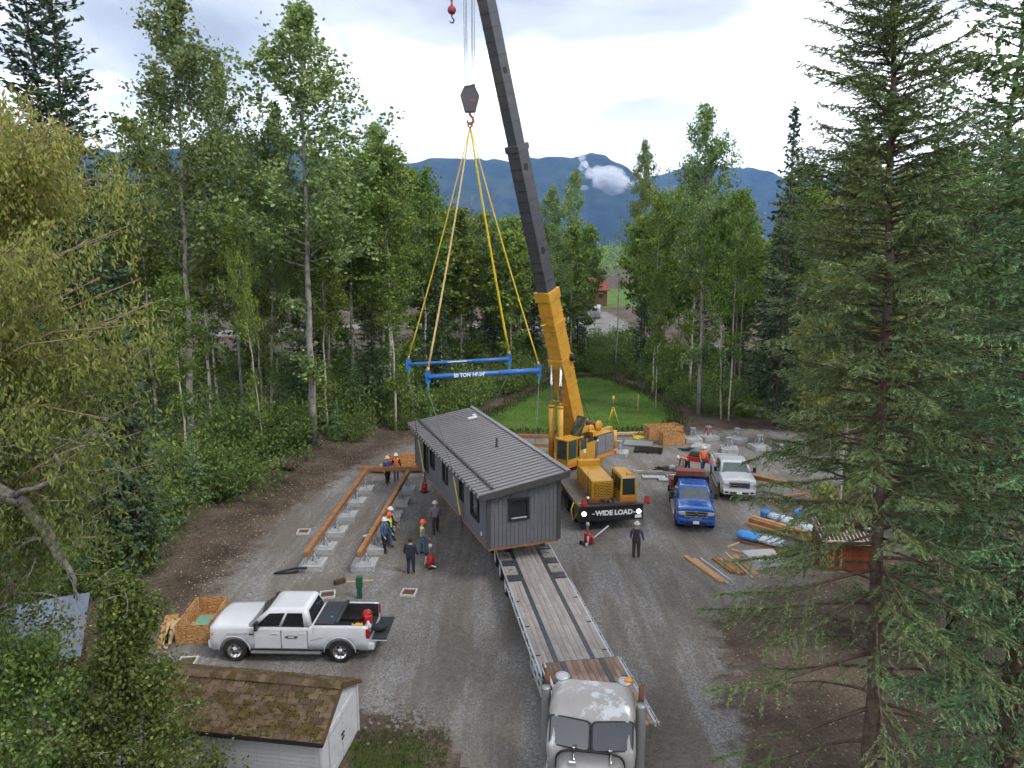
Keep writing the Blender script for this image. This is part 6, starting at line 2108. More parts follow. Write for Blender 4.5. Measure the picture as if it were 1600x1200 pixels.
def far_vehicles():
    t = thing('parked_car', 'dark grey car parked on the far gravel drive', 'car', (15.6, 165, 0.1), R(4))
    def sec(z, a, b, w):
        return sring(a, b, -w, w, z, 0.25, 4)
    MB().loft([sec(0.3, -2.3, 2.3, 0.86), sec(0.6, -2.35, 2.35, 0.92), sec(0.95, -2.3, 2.3, 0.9), sec(1.0, -2.2, 2.2, 0.86)]).build('body', 'paint_grey', t, fix=True)
    MB().loft([sec(1.0, -1.2, 2.1, 0.82), sec(1.45, -0.5, 1.8, 0.7), sec(1.55, -0.35, 1.7, 0.6)]).build('cab', 'paint_grey', t, fix=True)
    for s in (-1, 1):
        MB().prism([(-0.95, s * 0.8, 1.06), (1.85, s * 0.8, 1.06), (1.65, s * 0.715, 1.42), (-0.45, s * 0.715, 1.42)], (0, s * 0.02, 0)).build('side_window', 'glass_dark', t)
        for x in (-1.45, 1.4):
            wheel(t, (x, s * 0.8, 0.33), 0.33, 0.22, R(90), 'chrome', s)
    t = thing('camper_trailer', 'tall grey camper trailer parked behind the dark grey car', 'camper', (19.8, 172, 0.1), R(80))
    MB().loft([sec(0.5, -2.6, 2.6, 1.2), sec(2.9, -2.6, 2.6, 1.2), sec(3.05, -2.5, 2.5, 1.1)]).build('body', 'paint_silver', t, fix=True)
    bx('stripe', (0, 1.205, 1.5), (5.0, 0.02, 0.4), 'paint_grey', t)
    bx('window', (-2.61, 0.0, 2.2), (0.03, 1.2, 0.6), 'glass_dark', t)
    bx('window', (0.8, 1.21, 2.2), (1.2, 0.03, 0.6), 'glass_dark', t)
    for s in (-1, 1):
        wheel(t, (0.3, s * 1.05, 0.36), 0.36, 0.22, R(90), 'steel_grey', s)
    # red-roofed house
    t = thing('far_house', 'dark timber house with a red roof behind the far drive', 'house', (22.5, 215, 0.1), R(15))
    for y in (-3.5, 3.5):
        bx('wall', (0, y, 2.6), (9, 0.3, 5.2), 'wood_dark', t)
    for x in (-4.35, 4.35):
        MB().prism([(x, -3.34, 0), (x, 3.34, 0), (x, 3.34, 5.2), (x, 0, 8.4), (x, -3.34, 5.2)], (0.28, 0, 0)).build('wall', 'wood_dark', t)
    for s in (-1, 1):
        MB().prism([(-5, 0, 8.6), (-5, s * 4.4, 4.6), (-5, s * 4.4, 4.75), (-5, 0, 8.78)], (10, 0, 0)).build('roof', 'roof_red', t)
    for x in (-2.6, 0, 2.6):
        w = bx('window', (x, -3.67, 3.2), (1.2, 0.06, 1.3), 'glass_dark', t)
        bx('frame', (0, -0.02, 0.7), (1.4, 0.06, 0.12), 'wood_pale', w)
    w = bx('window', (-4.37, 0, 3.0), (0.06, 1.2, 1.3), 'glass_dark', t)


far_vehicles()

# ------------------------------------------------------------------ people
mat('skin', (0.42, 0.24, 0.17), 0.6, 0, 0.06, 8)
mat('cloth_navy', (0.018, 0.024, 0.045), 0.9, 0, 0.2, 8)
mat('cloth_black', (0.012, 0.012, 0.015), 0.9, 0, 0.2, 8)
mat('cloth_blue', (0.05, 0.085, 0.16), 0.9, 0, 0.15, 8)
mat('denim', (0.06, 0.11, 0.19), 0.9, 0, 0.2, 8)
mat('cloth_grey', (0.18, 0.165, 0.185), 0.9, 0, 0.15, 8)
mat('cloth_brown', (0.045, 0.034, 0.028), 0.9, 0, 0.2, 8)
mat('vest_yellow', (0.50, 0.62, 0.03), 0.8, 0, 0.1, 8)
mat('vest_orange', (0.68, 0.16, 0.04), 0.8, 0, 0.1, 8)
mat('stripe_yellow', (0.75, 0.68, 0.12), 0.6, 0, 0.05, 8)
mat('boot', (0.05, 0.032, 0.022), 0.8, 0, 0.2, 8)
mat('hat_white', (0.6, 0.59, 0.57), 0.35, 0, 0.05, 5)
mat('hat_orange', (0.72, 0.09, 0.04), 0.35, 0, 0.05, 5)
mat('hair_dark', (0.02, 0.017, 0.015), 0.9, 0, 0.2, 8)


def person(label, loc, rz, h=1.76, top='cloth_navy', legs='cloth_black', hat='hat_white', vest=None, bib=None, sleeve=None, arm=(12, 12), elbow=(20, 20), stride=0.12, bend=0.0, head_turn=0.0, wide=1.0, sbend=None, armfwd=(8, 8)):
    """one figure facing local -y; one skin grown over a skeleton, coloured by the bone each face is nearest to"""
    t = thing('person', label, 'person', loc, rz)
    k = h / 1.76
    V, E, RAD, TAGS = [], [], [], []

    def vtx(p, r):
        V.append(Vector(p) * k); RAD.append(r * k); return len(V) - 1

    def edge(a, b, tg):
        E.append((a, b)); TAGS.append(tg)
    B = R(bend)

    def tilt(p):                                    # bends the trunk forward about the hips
        y, z = p[1], p[2] - 0.95
        return (p[0], y * math.cos(B) - z * math.sin(B), 0.95 + y * math.sin(B) + z * math.cos(B))
    hip = vtx((0, 0, 0.95), 0.145 * wide)
    belly = vtx(tilt((0, -0.01, 1.12)), 0.14 * wide)
    chest = vtx(tilt((0, 0.0, 1.33)), 0.155 * wide)
    neck0 = vtx(tilt((0, 0.01, 1.47)), 0.085)
    neck = vtx(tilt((0, -0.01, 1.54)), 0.058)
    head = vtx(tilt((0, -0.025, 1.63)), 0.09)
    crown = vtx(tilt((0, -0.015, 1.71)), 0.078)
    nose = vtx(tilt((0.03 * math.sin(R(head_turn)), -0.115, 1.63)), 0.022)
    edge(hip, belly, 'torso'); edge(belly, chest, 'torso'); edge(chest, neck0, 'torso'); edge(neck0, neck, 'neck'); edge(neck, head, 'head'); edge(head, crown, 'head'); edge(head, nose, 'head')
    for s, i in ((-1, 0), (1, 1)):
        sh = vtx(tilt((s * 0.185 * wide, 0.0, 1.42)), 0.082)
        edge(chest, sh, 'torso')
        a, e = R(arm[i]), R(elbow[i])
        f0 = R(armfwd[i])
        p = Vector(tilt((s * 0.2 * wide, 0, 1.41)))
        d1 = Vector((s * math.sin(a), -math.sin(f0), -math.cos(a) * math.cos(f0))).normalized()
        el = p + d1 * 0.29
        d2 = Vector((s * math.sin(a) * 0.4, -math.sin(f0 + e), -math.cos(f0 + e))).normalized()
        wr = el + d2 * 0.25
        ev = vtx(el, 0.06)
        wv = vtx(wr, 0.043)
        hv = vtx(wr + d2 * 0.08, 0.042)
        fv = vtx(wr + d2 * 0.165 + Vector((0, -0.015, 0)), 0.02)
        th = vtx(wr + d2 * 0.08 + Vector((-s * 0.015, -0.055, -0.02)), 0.014)
        edge(sh, ev, 'upper_arm'); edge(ev, wv, 'forearm'); edge(wv, hv, 'hand'); edge(hv, fv, 'hand'); edge(hv, th, 'hand')
        st = stride * (1 if i else -1)
        hj = vtx((s * 0.095 * wide, 0.0, 0.88), 0.118 * wide)
        kn = vtx((s * 0.11, -0.02 + st * 0.55, 0.50), 0.086)
        an = vtx((s * 0.115, 0.02 + st, 0.10), 0.07)
        ft = vtx((s * 0.125, -0.14 + st, 0.05), 0.05)
        edge(hip, hj, 'thigh'); edge(hj, kn, 'thigh'); edge(kn, an, 'shin'); edge(an, ft, 'boot')
    me = bpy.data.meshes.new('skeleton')
    me.from_pydata(V, E, [])
    ob = bpy.data.objects.new('skeleton', me)
    COL.objects.link(ob)
    md = ob.modifiers.new('skin', 'SKIN')
    md.use_smooth_shade = True
    ob.modifiers.new('sub', 'SUBSURF').levels = 1
    for i, sv_ in enumerate(me.skin_vertices[0].data):
        flat = 0.72 if i in (hip, belly, chest) else 1.0
        sv_.radius = (RAD[i], RAD[i] * flat) if False else (RAD[i] * (1.12 if flat < 1 else 1), RAD[i] * (0.85 if flat < 1 else 1))
        sv_.use_root = i == 0
    dg = bpy.context.evaluated_depsgraph_get()
    body = bpy.data.meshes.new_from_object(ob.evaluated_get(dg))
    bpy.data.objects.remove(ob)
    mats = [top, legs, 'skin', 'boot', vest or top, bib or top, sleeve or top, 'stripe_yellow', 'hair_dark']
    body.materials.clear()
    for m in mats:
        body.materials.append(MATS[m])
    segs = [(V[a], V[b], tg) for (a, b), tg in zip(E, TAGS)]
    for p in body.polygons:
        c = p.center
        best, bt = 1e9, ''
        for a, b, tg in segs:
            ab = b - a
            u = max(0, min(1, (c - a).dot(ab) / max(1e-9, ab.length_squared)))
            d = (c - a - ab * u).length
            if d < best:
                best, bt = d, tg
        zz = c.z / k
        i = {'torso': 4 if vest else 0, 'neck': 2, 'head': 2, 'hand': 2, 'upper_arm': 0, 'forearm': 6 if sleeve else 0, 'thigh': 1, 'shin': 1, 'boot': 3}[bt]
        if bt == 'torso' and bib and abs(c.x) < 0.13 * k:
            i = 5
        if bt == 'torso' and zz < 1.0 and bend == 0:
            i = 1
        if bt == 'torso' and vest and bend == 0 and (abs(abs(c.x) - 0.1 * k) < 0.025 * k or abs(zz - 1.14) < 0.03) and zz > 1.05:
            i = 7
        if bt == 'head' and c.z / k > (1.66 if bend == 0 else 9) and hat is None:
            i = 8
        p.material_index = i
        p.use_smooth = True
    body.name = 'body'
    link('body', body, t)
    if hat:
        hc = (Vector(tilt((0, -0.02, 1.70)))) * k
        q = link('hard_hat', None, t, hc, (B, 0, R(head_turn)))
        MB().lathe([(0.135, 0.0), (0.135, 0.015), (0.128, 0.03), (0.12, 0.08), (0.085, 0.125), (0.03, 0.145), (0.002, 0.147)], 18).build('shell', hat, q)
        MB().lathe([(0.13, -0.004), (0.165, -0.008), (0.168, 0.004), (0.13, 0.014)], 18).build('brim', hat, q).location = (0, -0.025, 0)
        bx('ridge', (0, 0, 0.135), (0.03, 0.2, 0.03), hat, q, bev=0.01)
    else:
        hc = (Vector(tilt((0, -0.005, 1.66)))) * k
        MB().lathe([(0.09, -0.06), (0.108, 0.0), (0.1, 0.06), (0.06, 0.1), (0.002, 0.112)], 14).build('hair', 'hair_dark', t, hc)
    return t


person('person in dark navy clothes standing with hands together near the red jack', (-4.68, 31.5, 0), R(170), 1.74, 'cloth_navy', 'cloth_navy', None, wide=1.22, arm=(10, 10), elbow=(50, 50), armfwd=(-5, -5), stride=0.05)
person('person in yellow-green vest, blue jeans and orange hard hat by the red jack', (-4.40, 33.7, 0), R(110), 1.74, 'cloth_grey', 'denim', 'hat_orange', 'vest_yellow', elbow=(45, 35), armfwd=(5, 10), stride=0.08)
person('person in grey hoodie and white hard hat walking beside the house', (-4.05, 36.4, 0), R(190), 1.78, 'cloth_grey', 'cloth_brown', 'hat_white', stride=0.26, elbow=(25, 35), armfwd=(18, -10), wide=1.08)
person('person in dark overalls over a blue shirt and white hard hat standing by the crane', (6.05, 33.3, 0), R(165), 1.80, 'cloth_blue', 'cloth_brown', 'hat_white', bib='cloth_brown', arm=(14, 10), elbow=(20, 35), wide=1.1, stride=0.06)
person('person in blue shirt, dark trousers and white hard hat inside the foundation', (-8.05, 45.0, 0), R(35), 1.8, 'cloth_blue', 'cloth_black', 'hat_white', elbow=(30, 20), armfwd=(8, 2), wide=1.16, sleeve='skin')
person('person in black with orange striped vest at the end of the foundation', (-7.6, 45.75, 0), R(20), 1.78, 'cloth_black', 'denim', 'hat_white', 'vest_orange', elbow=(40, 40), armfwd=(0, 0))
person('person in blue jacket and white hard hat leaning on the foundation beam', (-6.32, 34.0, 0), R(60), 1.76, 'cloth_blue', 'cloth_black', 'hat_white', elbow=(35, 30), armfwd=(12, 10), stride=0.1, wide=1.14)
person('person in dark jacket and orange hard hat behind the blue-jacketed person', (-6.2, 34.75, 0), R(80), 1.76, 'cloth_black', 'denim', 'hat_orange', 'vest_yellow', elbow=(60, 40), armfwd=(10, 15))
person('person in dark jacket and pale hard hat, farthest of three at the foundation beam', (-6.28, 35.5, 0), R(120), 1.76, 'cloth_black', 'cloth_navy', 'hat_white', elbow=(50, 50), armfwd=(10, 10))
person('person in orange vest bending down over a pile behind the blue pickup', (11.9, 47.3, 0), R(-75), 1.78, 'cloth_grey', 'cloth_navy', 'hat_white', 'vest_orange', bend=72, arm=(8, 8), elbow=(10, 10), armfwd=(0, 0), stride=0.1)
person('person in orange vest standing beside the partly hidden white pickup', (13.0, 47.6, 0), R(15), 1.78, 'vest_orange', 'denim', 'hat_white', 'vest_orange', elbow=(30, 30))

# ------------------------------------------------------------------ foundation: concrete pads, stands, timber beams
mat('concrete', (0.38, 0.385, 0.39), 0.9, 0, 0.12, 5, 0.3, 40, 0.2, dirt=(0.2, 0.19, 0.17), dscale=3, damt=0.5, orand=0.08)
mat('stone', (0.22, 0.21, 0.195), 0.85, 0, 0.2, 4, 0.3, 20, 0.2, orand=0.3)


def osb_mat():
    m = bpy.data.materials.new('osb')
    m.use_nodes = True
    t = m.node_tree
    L = t.links.new
    b = t.nodes['Principled BSDF']
    b.inputs['Roughness'].default_value = 0.8
    vec = N(t, 'ShaderNodeTexCoord').outputs['Object']
    v = N(t, 'ShaderNodeTexVoronoi'); v.inputs['Scale'].default_value = 16
    mp = N(t, 'ShaderNodeMapping'); mp.inputs['Scale'].default_value = (1, 1.6, 1.6); mp.inputs['Rotation'].default_value = (0.4, 0.7, 0.5)
    L(vec, mp.inputs[0]); L(mp.outputs[0], v.inputs['Vector'])
    bw = N(t, 'ShaderNodeRGBToBW'); L(v.outputs['Color'], bw.inputs[0])
    c = rmp(t, bw.outputs[0], [(0.15, (0.22, 0.095, 0.03)), (0.5, (0.42, 0.21, 0.075)), (0.85, (0.58, 0.35, 0.15))])
    c = mixc(t, 1.0, c, rmp(t, nz(t, 2.0, 3, 0.6, vec), [(0.35, (0.75, 0.7, 0.65)), (0.65, (1.1, 1.1, 1.1))]), 'MULTIPLY')
    L(c, b.inputs['Base Color'])
    MATS['osb'] = m


osb_mat()
mat('foam_green', (0.16, 0.34, 0.25), 0.8, 0, 0.08, 4)


def stand_meshes():
    leg = MB().tube([(0.3, 0, 0), (0.05, 0, 0.55)], 0.028, 6).mesh('leg', 'galvanized')
    return leg


STAND_LEG = stand_meshes()
PAD = MB().box((0, 0, 0.13), (1.05, 1.0, 0.26)).mesh('block', 'concrete', 0.02)
PADTOP = MB().box((0, 0, 0.285), (0.72, 0.62, 0.05)).mesh('cap', 'concrete', 0.012)
POST = MB().lathe([(0.04, 0.25), (0.04, 0.72)], 10).mesh('post', 'galvanized')
PLATE = MB().box((0, 0, 0), (0.3, 0.3, 0.025)).mesh('plate', 'galvanized', 0.004)


def pad(x, y, label, group, rz=0.0, stand=True, s=1.0, red=False):
    t = thing('concrete_pad', label, 'concrete pad', (x, y, 0), rz, group)
    t.scale = (s, s, s)
    link('block', PAD, t)
    link('cap', PADTOP, t)
    if stand:
        st = thing('jack_stand', label.replace('concrete pad', 'steel jack stand on the concrete pad', 1), 'stand', (x, y, 0.312 * s), rz, group.replace('pads', 'stands'))
        st.scale = (s, s, s)
        for k in range(4):
            link('leg', STAND_LEG, st, (0, 0, 0), (0, 0, R(45 + 90 * k)))
        link('post', POST, st, (0, 0, -0.25))
        link('plate', PLATE, st, (0, 0, 0.485))
        link('plate', PLATE, st, (0, 0, 0.545))
        if red:
            for k in range(4):
                st.children[k].data = RED_LEG
    return t


RED_LEG = MB().tube([(0.3, 0, 0), (0.05, 0, 0.55)], 0.032, 6).mesh('leg', 'plastic_red')
ORD = ['nearest', 'second', 'third', 'fourth', 'fifth', 'sixth', 'seventh']
for i, y in enumerate((32.25, 34.2, 36.4, 38.75, 41.1, 43.4)):
    xl_ = -9.42 + (y - 31.8) * 0.0145
    pad(xl_, y, '%s concrete pad under the left timber beam' % ORD[i], 'pads under the left beam', s=1.08)
for i, y in enumerate((32.25, 34.2, 36.4, 38.75, 41.1, 43.4)):
    xr_ = -6.98 + (y - 31.8) * 0.03
    pad(xr_, y, '%s concrete pad under the right timber beam' % ORD[i], 'pads under the right beam', s=1.08)


def beam(label, a, b, w=0.2, h=0.27, ply=3, z=0.945):
    """built-up timber: plies side by side"""
    a, b = Vector((*a, z)), Vector((*b, z))
    d = b - a
    t = thing('timber_beam', label, 'timber beam', a, math.atan2(d.y, d.x) - R(90))
    for i in range(ply):
        x = (i - (ply - 1) / 2) * w / ply
        bx('ply', (x, d.length / 2, h / 2 + 0.006 * (i % 2)), (w / ply - 0.004, d.length, h), 'wood_beam', t, bev=0.004)


beam('left long timber beam on the row of concrete pads', (-9.44, 31.2), (-9.25, 44.5))
beam('right long timber beam on the row of concrete pads', (-6.98, 31.2), (-6.55, 44.3))
beam('cross timber beam joining the far ends of the foundation', (-9.9, 44.75), (-5.9, 44.75))

# spare pads and stands on the far side of the yard
for i, (x, y, st, red, lab) in enumerate([(14.4, 56.0, True, False, 'concrete pad near the small plywood crate'), (15.8, 56.6, True, True, 'concrete pad carrying red stand legs'), (17.9, 55.9, True, False, 'concrete pad at the wood edge by the white birches'),
                                          (14.4, 53.5, False, False, 'bare concrete pad in front of the red-legged stand'), (16.4, 52.9, True, False, 'concrete pad behind the partly hidden white pickup'), (18.9, 53.6, True, False, 'concrete pad right of the one behind the white pickup'),
                                          (19.5, 51.0, True, False, 'concrete pad seen between spruce branches'), (21.9, 53.2, True, False, 'outermost concrete pad beside the spruce'), (7.9, 51.9, True, False, 'concrete pad behind the crane counterweight')]):
    pad(x, y, lab, 'spare pads beyond the pickups', R(20 * i), st, 1.25, red)


# ------------------------------------------------------------------ plywood crates and loose sheets
def crate(label, x, y, rz, w, d, h, wall=0.03, lining=False):
    t = thing('plywood_crate', label, 'crate', (x, y, 0.004), rz)
    bx('base', (0, 0, 0.03), (w, d, 0.04), 'osb', t)
    for s in (-1, 1):
        bx('side_panel', (s * (w / 2 - wall / 2), 0, h / 2 + 0.05), (wall, d - 2 * wall - 0.004, h), 'osb', t)
        bx('end_panel', (0, s * (d / 2 - wall / 2), h / 2 + 0.05), (w, wall, h), 'osb', t)
        bx('batten', (s * (w / 2 - 0.06), d / 2 - 0.07, h / 2 + 0.05), (0.05, 0.05, h - 0.04), 'wood_pale', t)
        bx('batten', (s * (w / 2 - 0.06), -d / 2 + 0.07, h / 2 + 0.05), (0.05, 0.05, h - 0.04), 'wood_pale', t)
    if lining:
        bx('foam_sheet', (-0.1, 0.1, 0.075), (w * 0.55, d * 0.7, 0.04), 'foam_green', t)
    return t


crate('open plywood crate with green foam inside beside the white pickup', -12.2, 26.5, R(4), 1.25, 2.35, 0.72, lining=True)
crate('long plywood crate at the lawn edge', 12.3, 57.3, R(12), 2.9, 1.3, 0.95)
crate('small plywood crate in front of the long one at the lawn edge', 12.55, 55.2, R(6), 1.75, 1.2, 0.9)
crate('low plywood crate behind the two people at the foundation end', -7.6, 49.3, R(8), 2.4, 1.6, 0.55)


def board(label, a, b, w, h, m, z=0.006, cat='plank', group=None, name='plank', tip=0.0):
    """loose board from a to b on the ground; two faces slightly worn: body and sawn ends"""
    a, b = Vector((a[0], a[1], z)), Vector((b[0], b[1], z + tip))
    d = b - a
    t = thing(name, label, cat, a, math.atan2(d.y, d.x) - R(90), group)
    rx = math.asin(tip / max(0.01, d.length)) if tip else 0
    o = bx('board', (0, d.length / 2, h / 2 + tip / 2), (w, d.length, h), m, t, (rx, 0, 0), 0.006)
    return t


for i, (a, b, w) in enumerate([((-13.95, 27.6), (-13.2, 25.3), 0.5), ((-13.6, 27.2), (-13.05, 25.2), 0.3), ((-13.75, 26.9), (-12.95, 24.9), 0.15), ((-13.95, 26.9), (-13.2, 24.9), 0.12)]):
    board(['wide plywood strip beside the foam-lined crate', 'plywood strip lying over the wide one beside the crate', 'narrow board jutting from the strips beside the crate', 'outer narrow board beside the crate'][i], a, b, w, 0.03, ('osb', 'wood_pale', 'wood_pale', 'wood_new')[i], 0.006 + 0.034 * (i > 0))
for i, (cx_, cy_, rz_, tilt_, w_, d_, lab) in enumerate([(-6.6, 47.9, 0.1, -6, 1.9, 1.25, 'plywood sheet lying against the low crate behind the house'), (-8.5, 48.5, 0.3, 3, 1.3, 1.0, 'plywood sheet flat beside the low crate'), (-8.9, 47.4, -0.2, 2, 1.5, 0.5, 'narrow plywood strip behind the cross beam'), (-5.6, 49.4, 0.25, 5, 1.6, 1.2, 'plywood sheet half hidden behind the house corner')]):
    t = thing('plywood_sheet', lab, 'plywood', (cx_, cy_, 0.12 + 0.02 * i), rz_)
    bx('sheet', (0, 0, 0.05), (w_, d_, 0.025), 'osb', t, (R(tilt_), 0, 0))
    bx('batten', (0, -d_ * 0.3, 0.012), (w_ * 0.9, 0.08, 0.04), 'wood_pale', t, (R(tilt_), 0, 0))

# ------------------------------------------------------------------ lumber on the right
board('long red-brown plank, outermost of the loose lumber', (8.5, 33.4), (9.5, 30.5), 0.24, 0.09, 'wood_new')
board('pale plank lying along the red-brown one', (8.85, 33.2), (9.72, 30.4), 0.14, 0.05, 'wood_pale')
board('thin white strip among the loose lumber', (9.2, 33.2), (9.95, 30.7), 0.06, 0.05, 'white_paint')
for i in range(4):
    board(['outer', 'second', 'third', 'inner'][i] + ' orange beam of the short bundle in the loose lumber', (9.75 + 0.16 * i, 33.1 - 0.05 * i), (10.2 + 0.16 * i, 31.5 - 0.05 * i), 0.12, 0.12 + 0.03 * (i % 2), 'wood_beam' if i != 2 else 'wood_new', group='short orange bundle')
board('steel tube beside the short orange bundle', (10.55, 32.6), (10.75, 31.45), 0.12, 0.12, 'steel_dark', cat='tube', name='steel_tube')
board('pale board leading to the grey slab', (10.6, 33.9), (11.0, 31.0), 0.09, 0.05, 'wood_pale')
board('broad pale board beside the grey slab', (10.95, 33.6), (11.3, 31.4), 0.26, 0.04, 'wood_new')
t = thing('concrete_slab', 'grey concrete slab among the lumber beside the spruce', 'slab', (12.0, 32.6, 0.004), R(8))
bx('slab_top', (0, 0, 0.42), (1.6, 1.3, 0.1), 'concrete', t, bev=0.015)
bx('slab_body', (0, 0, 0.18), (1.5, 1.2, 0.37), 'concrete', t, bev=0.015)
board('red-brown plank under the blue wrapped lumber', (11.75, 35.6), (13.6, 33.9), 0.3, 0.12, 'wood_beam')
board('short stick beside the blue wrapped lumber', (10.9, 34.6), (11.7, 35.2), 0.1, 0.05, 'wood_pale')
board('pink weathered plank near the grey slab', (11.0, 34.3), (12.3, 33.1), 0.18, 0.05, 'wood_new')


def tarp(label, x, y, rz, w, d, h, m):
    t = thing('tarp_bundle', label, 'tarp', (x, y, 0.13), rz)
    rg = np.random.default_rng(int(abs(x * 100)))
    rings = []
    for i in range(9):
        u = i / 8
        rr = []
        for k in range(14):
            a = 2 * math.pi * k / 14
            c, s_ = math.cos(a), math.sin(a)
            f = 1 - 0.25 * abs(2 * u - 1) ** 3
            rr.append(((c * w / 2) * f * (1 + rg.normal(0, 0.06)), (u - 0.5) * d + rg.normal(0, 0.02), max(0.0, h / 2 + s_ * h / 2 * f * (1 + rg.normal(0, 0.1)))))
        rings.append(rr)
    MB().loft(rings).build('cover', m, t, fix=True)
    rod('lashing', (-w * 0.52, -d * 0.2, h * 0.3), (w * 0.52, -d * 0.22, h * 0.35), 0.02, 'rope_grey', t, 5)
    rod('lashing', (-w * 0.5, d * 0.25, h * 0.3), (w * 0.5, d * 0.22, h * 0.35), 0.02, 'rope_grey', t, 5)


mat('tarp_blue', (0.05, 0.24, 0.62), 0.5, 0, 0.25, 5, 0.5, 12)
mat('tarp_white', (0.5, 0.55, 0.62), 0.5, 0, 0.25, 5, 0.5, 12, dirt=(0.08, 0.28, 0.6), dscale=2.2, damt=0.8)
tarp('blue wrapped bundle on the red-brown plank', 12.2, 35.3, R(48), 0.8, 1.1, 0.42, 'tarp_blue')
tarp('white and blue wrapped bundle right of the blue one', 13.1, 34.7, R(48), 0.8, 1.5, 0.38, 'tarp_white')
tarp('long pale wrapped bundle behind the stacked yellow beams', 15.1, 37.3, R(35), 0.7, 2.6, 0.4, 'tarp_white')
tarp('small blue tarp heap near the open timber trellis', 16.3, 38.7, R(10), 0.9, 0.7, 0.4, 'tarp_blue')
t = thing('plastic_drum', 'round blue drum by the stacked yellow beams', 'drum', (14.25, 38.7, 0.004))
MB().lathe([(0.26, 0), (0.3, 0.05), (0.3, 0.4), (0.26, 0.46), (0.05, 0.48)], 18).build('drum_body', 'tool_blue', t)
MB().lathe([(0.31, 0.2), (0.31, 0.25)], 18).build('hoop', 'tool_blue', t)
for i in range(5):
    r_, c_ = divmod(i, 3)
    board(['near', 'middle', 'far', 'upper near', 'upper far'][i] + ' yellow beam of the stack beside the spruce', (12.9 + 0.28 * c_ + 0.14 * r_, 37.6 + 0.28 * c_ + 0.14 * r_), (15.2 + 0.28 * c_ + 0.14 * r_, 35.0 + 0.28 * c_ + 0.14 * r_), 0.26, 0.2, 'wood_beam' if i % 2 else 'wood_new', 0.006 + 0.21 * r_, group='stack of yellow beams')
# an open timber wall frame lying on the ground, seen between branches
t = thing('wall_frame', 'open rectangular timber trellis lying between the spruce branches', 'framework', (17.0, 41.3, 0.006), R(20))
for a, b in (((-1.5, -1), (1.5, -1)), ((-1.5, 1), (1.5, 1)), ((-1.5, -1), (-1.5, 1)), ((1.5, -1), (1.5, 1)), ((0, -1), (0, 1))):
    a, b = Vector((*a, 0.08)), Vector((*b, 0.08))
    d = b - a
    bx('rail', (a + b) / 2 + Vector((0, 0, 0.003 * (abs(d.x) > 0.1))), (0.12, d.length, 0.14), 'wood_new', t, (0, 0, math.atan2(d.y, d.x) - R(90)))
board('long timber between the partly hidden pickup and the spruce', (15.6, 46.6), (18.3, 44.0), 0.3, 0.25, 'wood_beam')
board('bare board on the gravel beyond the open timber trellis', (18.0, 42.6), (19.6, 39.9), 0.18, 0.06, 'wood_pale')
board('reddish board beyond the open timber trellis', (19.2, 41.8), (21.2, 41.0), 0.3, 0.05, 'red_paint')

# little brown woodshed
t = thing('woodshed', 'little red-brown board shed with lattice roof behind the mossy spruce', 'shed', (15.7, 32.6, 0), R(-4))
for i in range(12):
    bx('wall_board', (-1.02 + 0.186 * i, -0.8, 0.72), (0.176, 0.04, 1.44 + 0.01 * (i % 3)), 'wood_red', t)
for i in range(8):
    bx('wall_board', (-1.1, -0.7 + 0.2 * i, 0.74), (0.04, 0.19, 1.48 + 0.01 * (i % 2)), 'wood_red', t)
    bx('wall_board', (1.1, -0.7 + 0.2 * i, 0.74), (0.04, 0.19, 1.48), 'wood_red', t)
bx('wall', (0, 0.8, 0.8), (2.2, 0.05, 1.6), 'wood_red', t)
for x in (-1.1, 1.1):
    bx('corner_post', (x, -0.81, 0.74), (0.1, 0.1, 1.5), 'wood_dark', t)
rt = R(18)
bx('roof', (0, 0, 1.78), (2.5, 2.1, 0.04), 'wood_dark', t, (rt, 0, 0))
bx('eave_board', (0, -1.0, 1.44), (2.5, 0.04, 0.14), 'wood_new', t)
for i in range(14):
    bx('lattice_bar', (-1.22 + 0.187 * i, -0.01, 1.82), (0.035, 2.1, 0.025), 'white_paint', t, (rt, 0, 0))
for i in range(3):
    q = -1.0 + i * 1.0
    bx('lattice_rail', (0, q * math.cos(rt), 1.845 + q * math.sin(rt)), (2.5, 0.045, 0.025), 'white_paint', t, (rt, 0, 0))

# ------------------------------------------------------------------ site clutter in the middle distance
t = thing('steel_grate', 'flat grey steel grate behind the crane', 'grate', (9.9, 55.0, 0.006), R(-14))
bx('plate', (0, 0, 0.08), (2.2, 1.5, 0.06), 'steel_grey', t)
for i in range(8):
    bx('rib', (-0.98 + 0.28 * i, 0, 0.03), (0.06, 1.5, 0.05), 'steel_dark', t)
t = thing('steel_grate', 'black barred grate in front of the flat grey one', 'grate', (10.3, 52.9, 0.006), R(-14))
for i in range(7):
    bx('bar', (0, -0.66 + 0.22 * i, 0.13), (2.1, 0.09, 0.1), 'black_gloss', t)
for x in (-0.9, 0, 0.9):
    bx('cross_bar', (x, 0, 0.045), (0.1, 1.5, 0.07), 'black_gloss', t)
t = thing('strap_heap', 'heap of yellow straps beside the long plywood crate', 'straps', (10.35, 57.0, 0.004))
rg = np.random.default_rng(8)
for i in range(7):
    p = rg.normal(0, 0.25, (5, 3)) * [1.6, 1, 0]
    p[:, 2] = 0.05 + 0.06 * rg.random(5)
    MB().tube([tuple(q) for q in p], 0.045, 5).build('strap', 'strap_yellow', t)
for i, (a, b, m, w) in enumerate([((7.9, 47.9), (11.2, 47.2), 'galvanized', 0.1), ((8.3, 47.6), (11.0, 47.7), 'wood_pale', 0.09), ((8.6, 47.3), (10.9, 46.8), 'steel_grey', 0.08)]):
    board(['galvanised pole lying behind the crane cab', 'pale board among the poles behind the crane cab', 'grey pole, shortest of those behind the crane cab'][i], a, b, w, 0.08, m, cat='pole', name='pole')
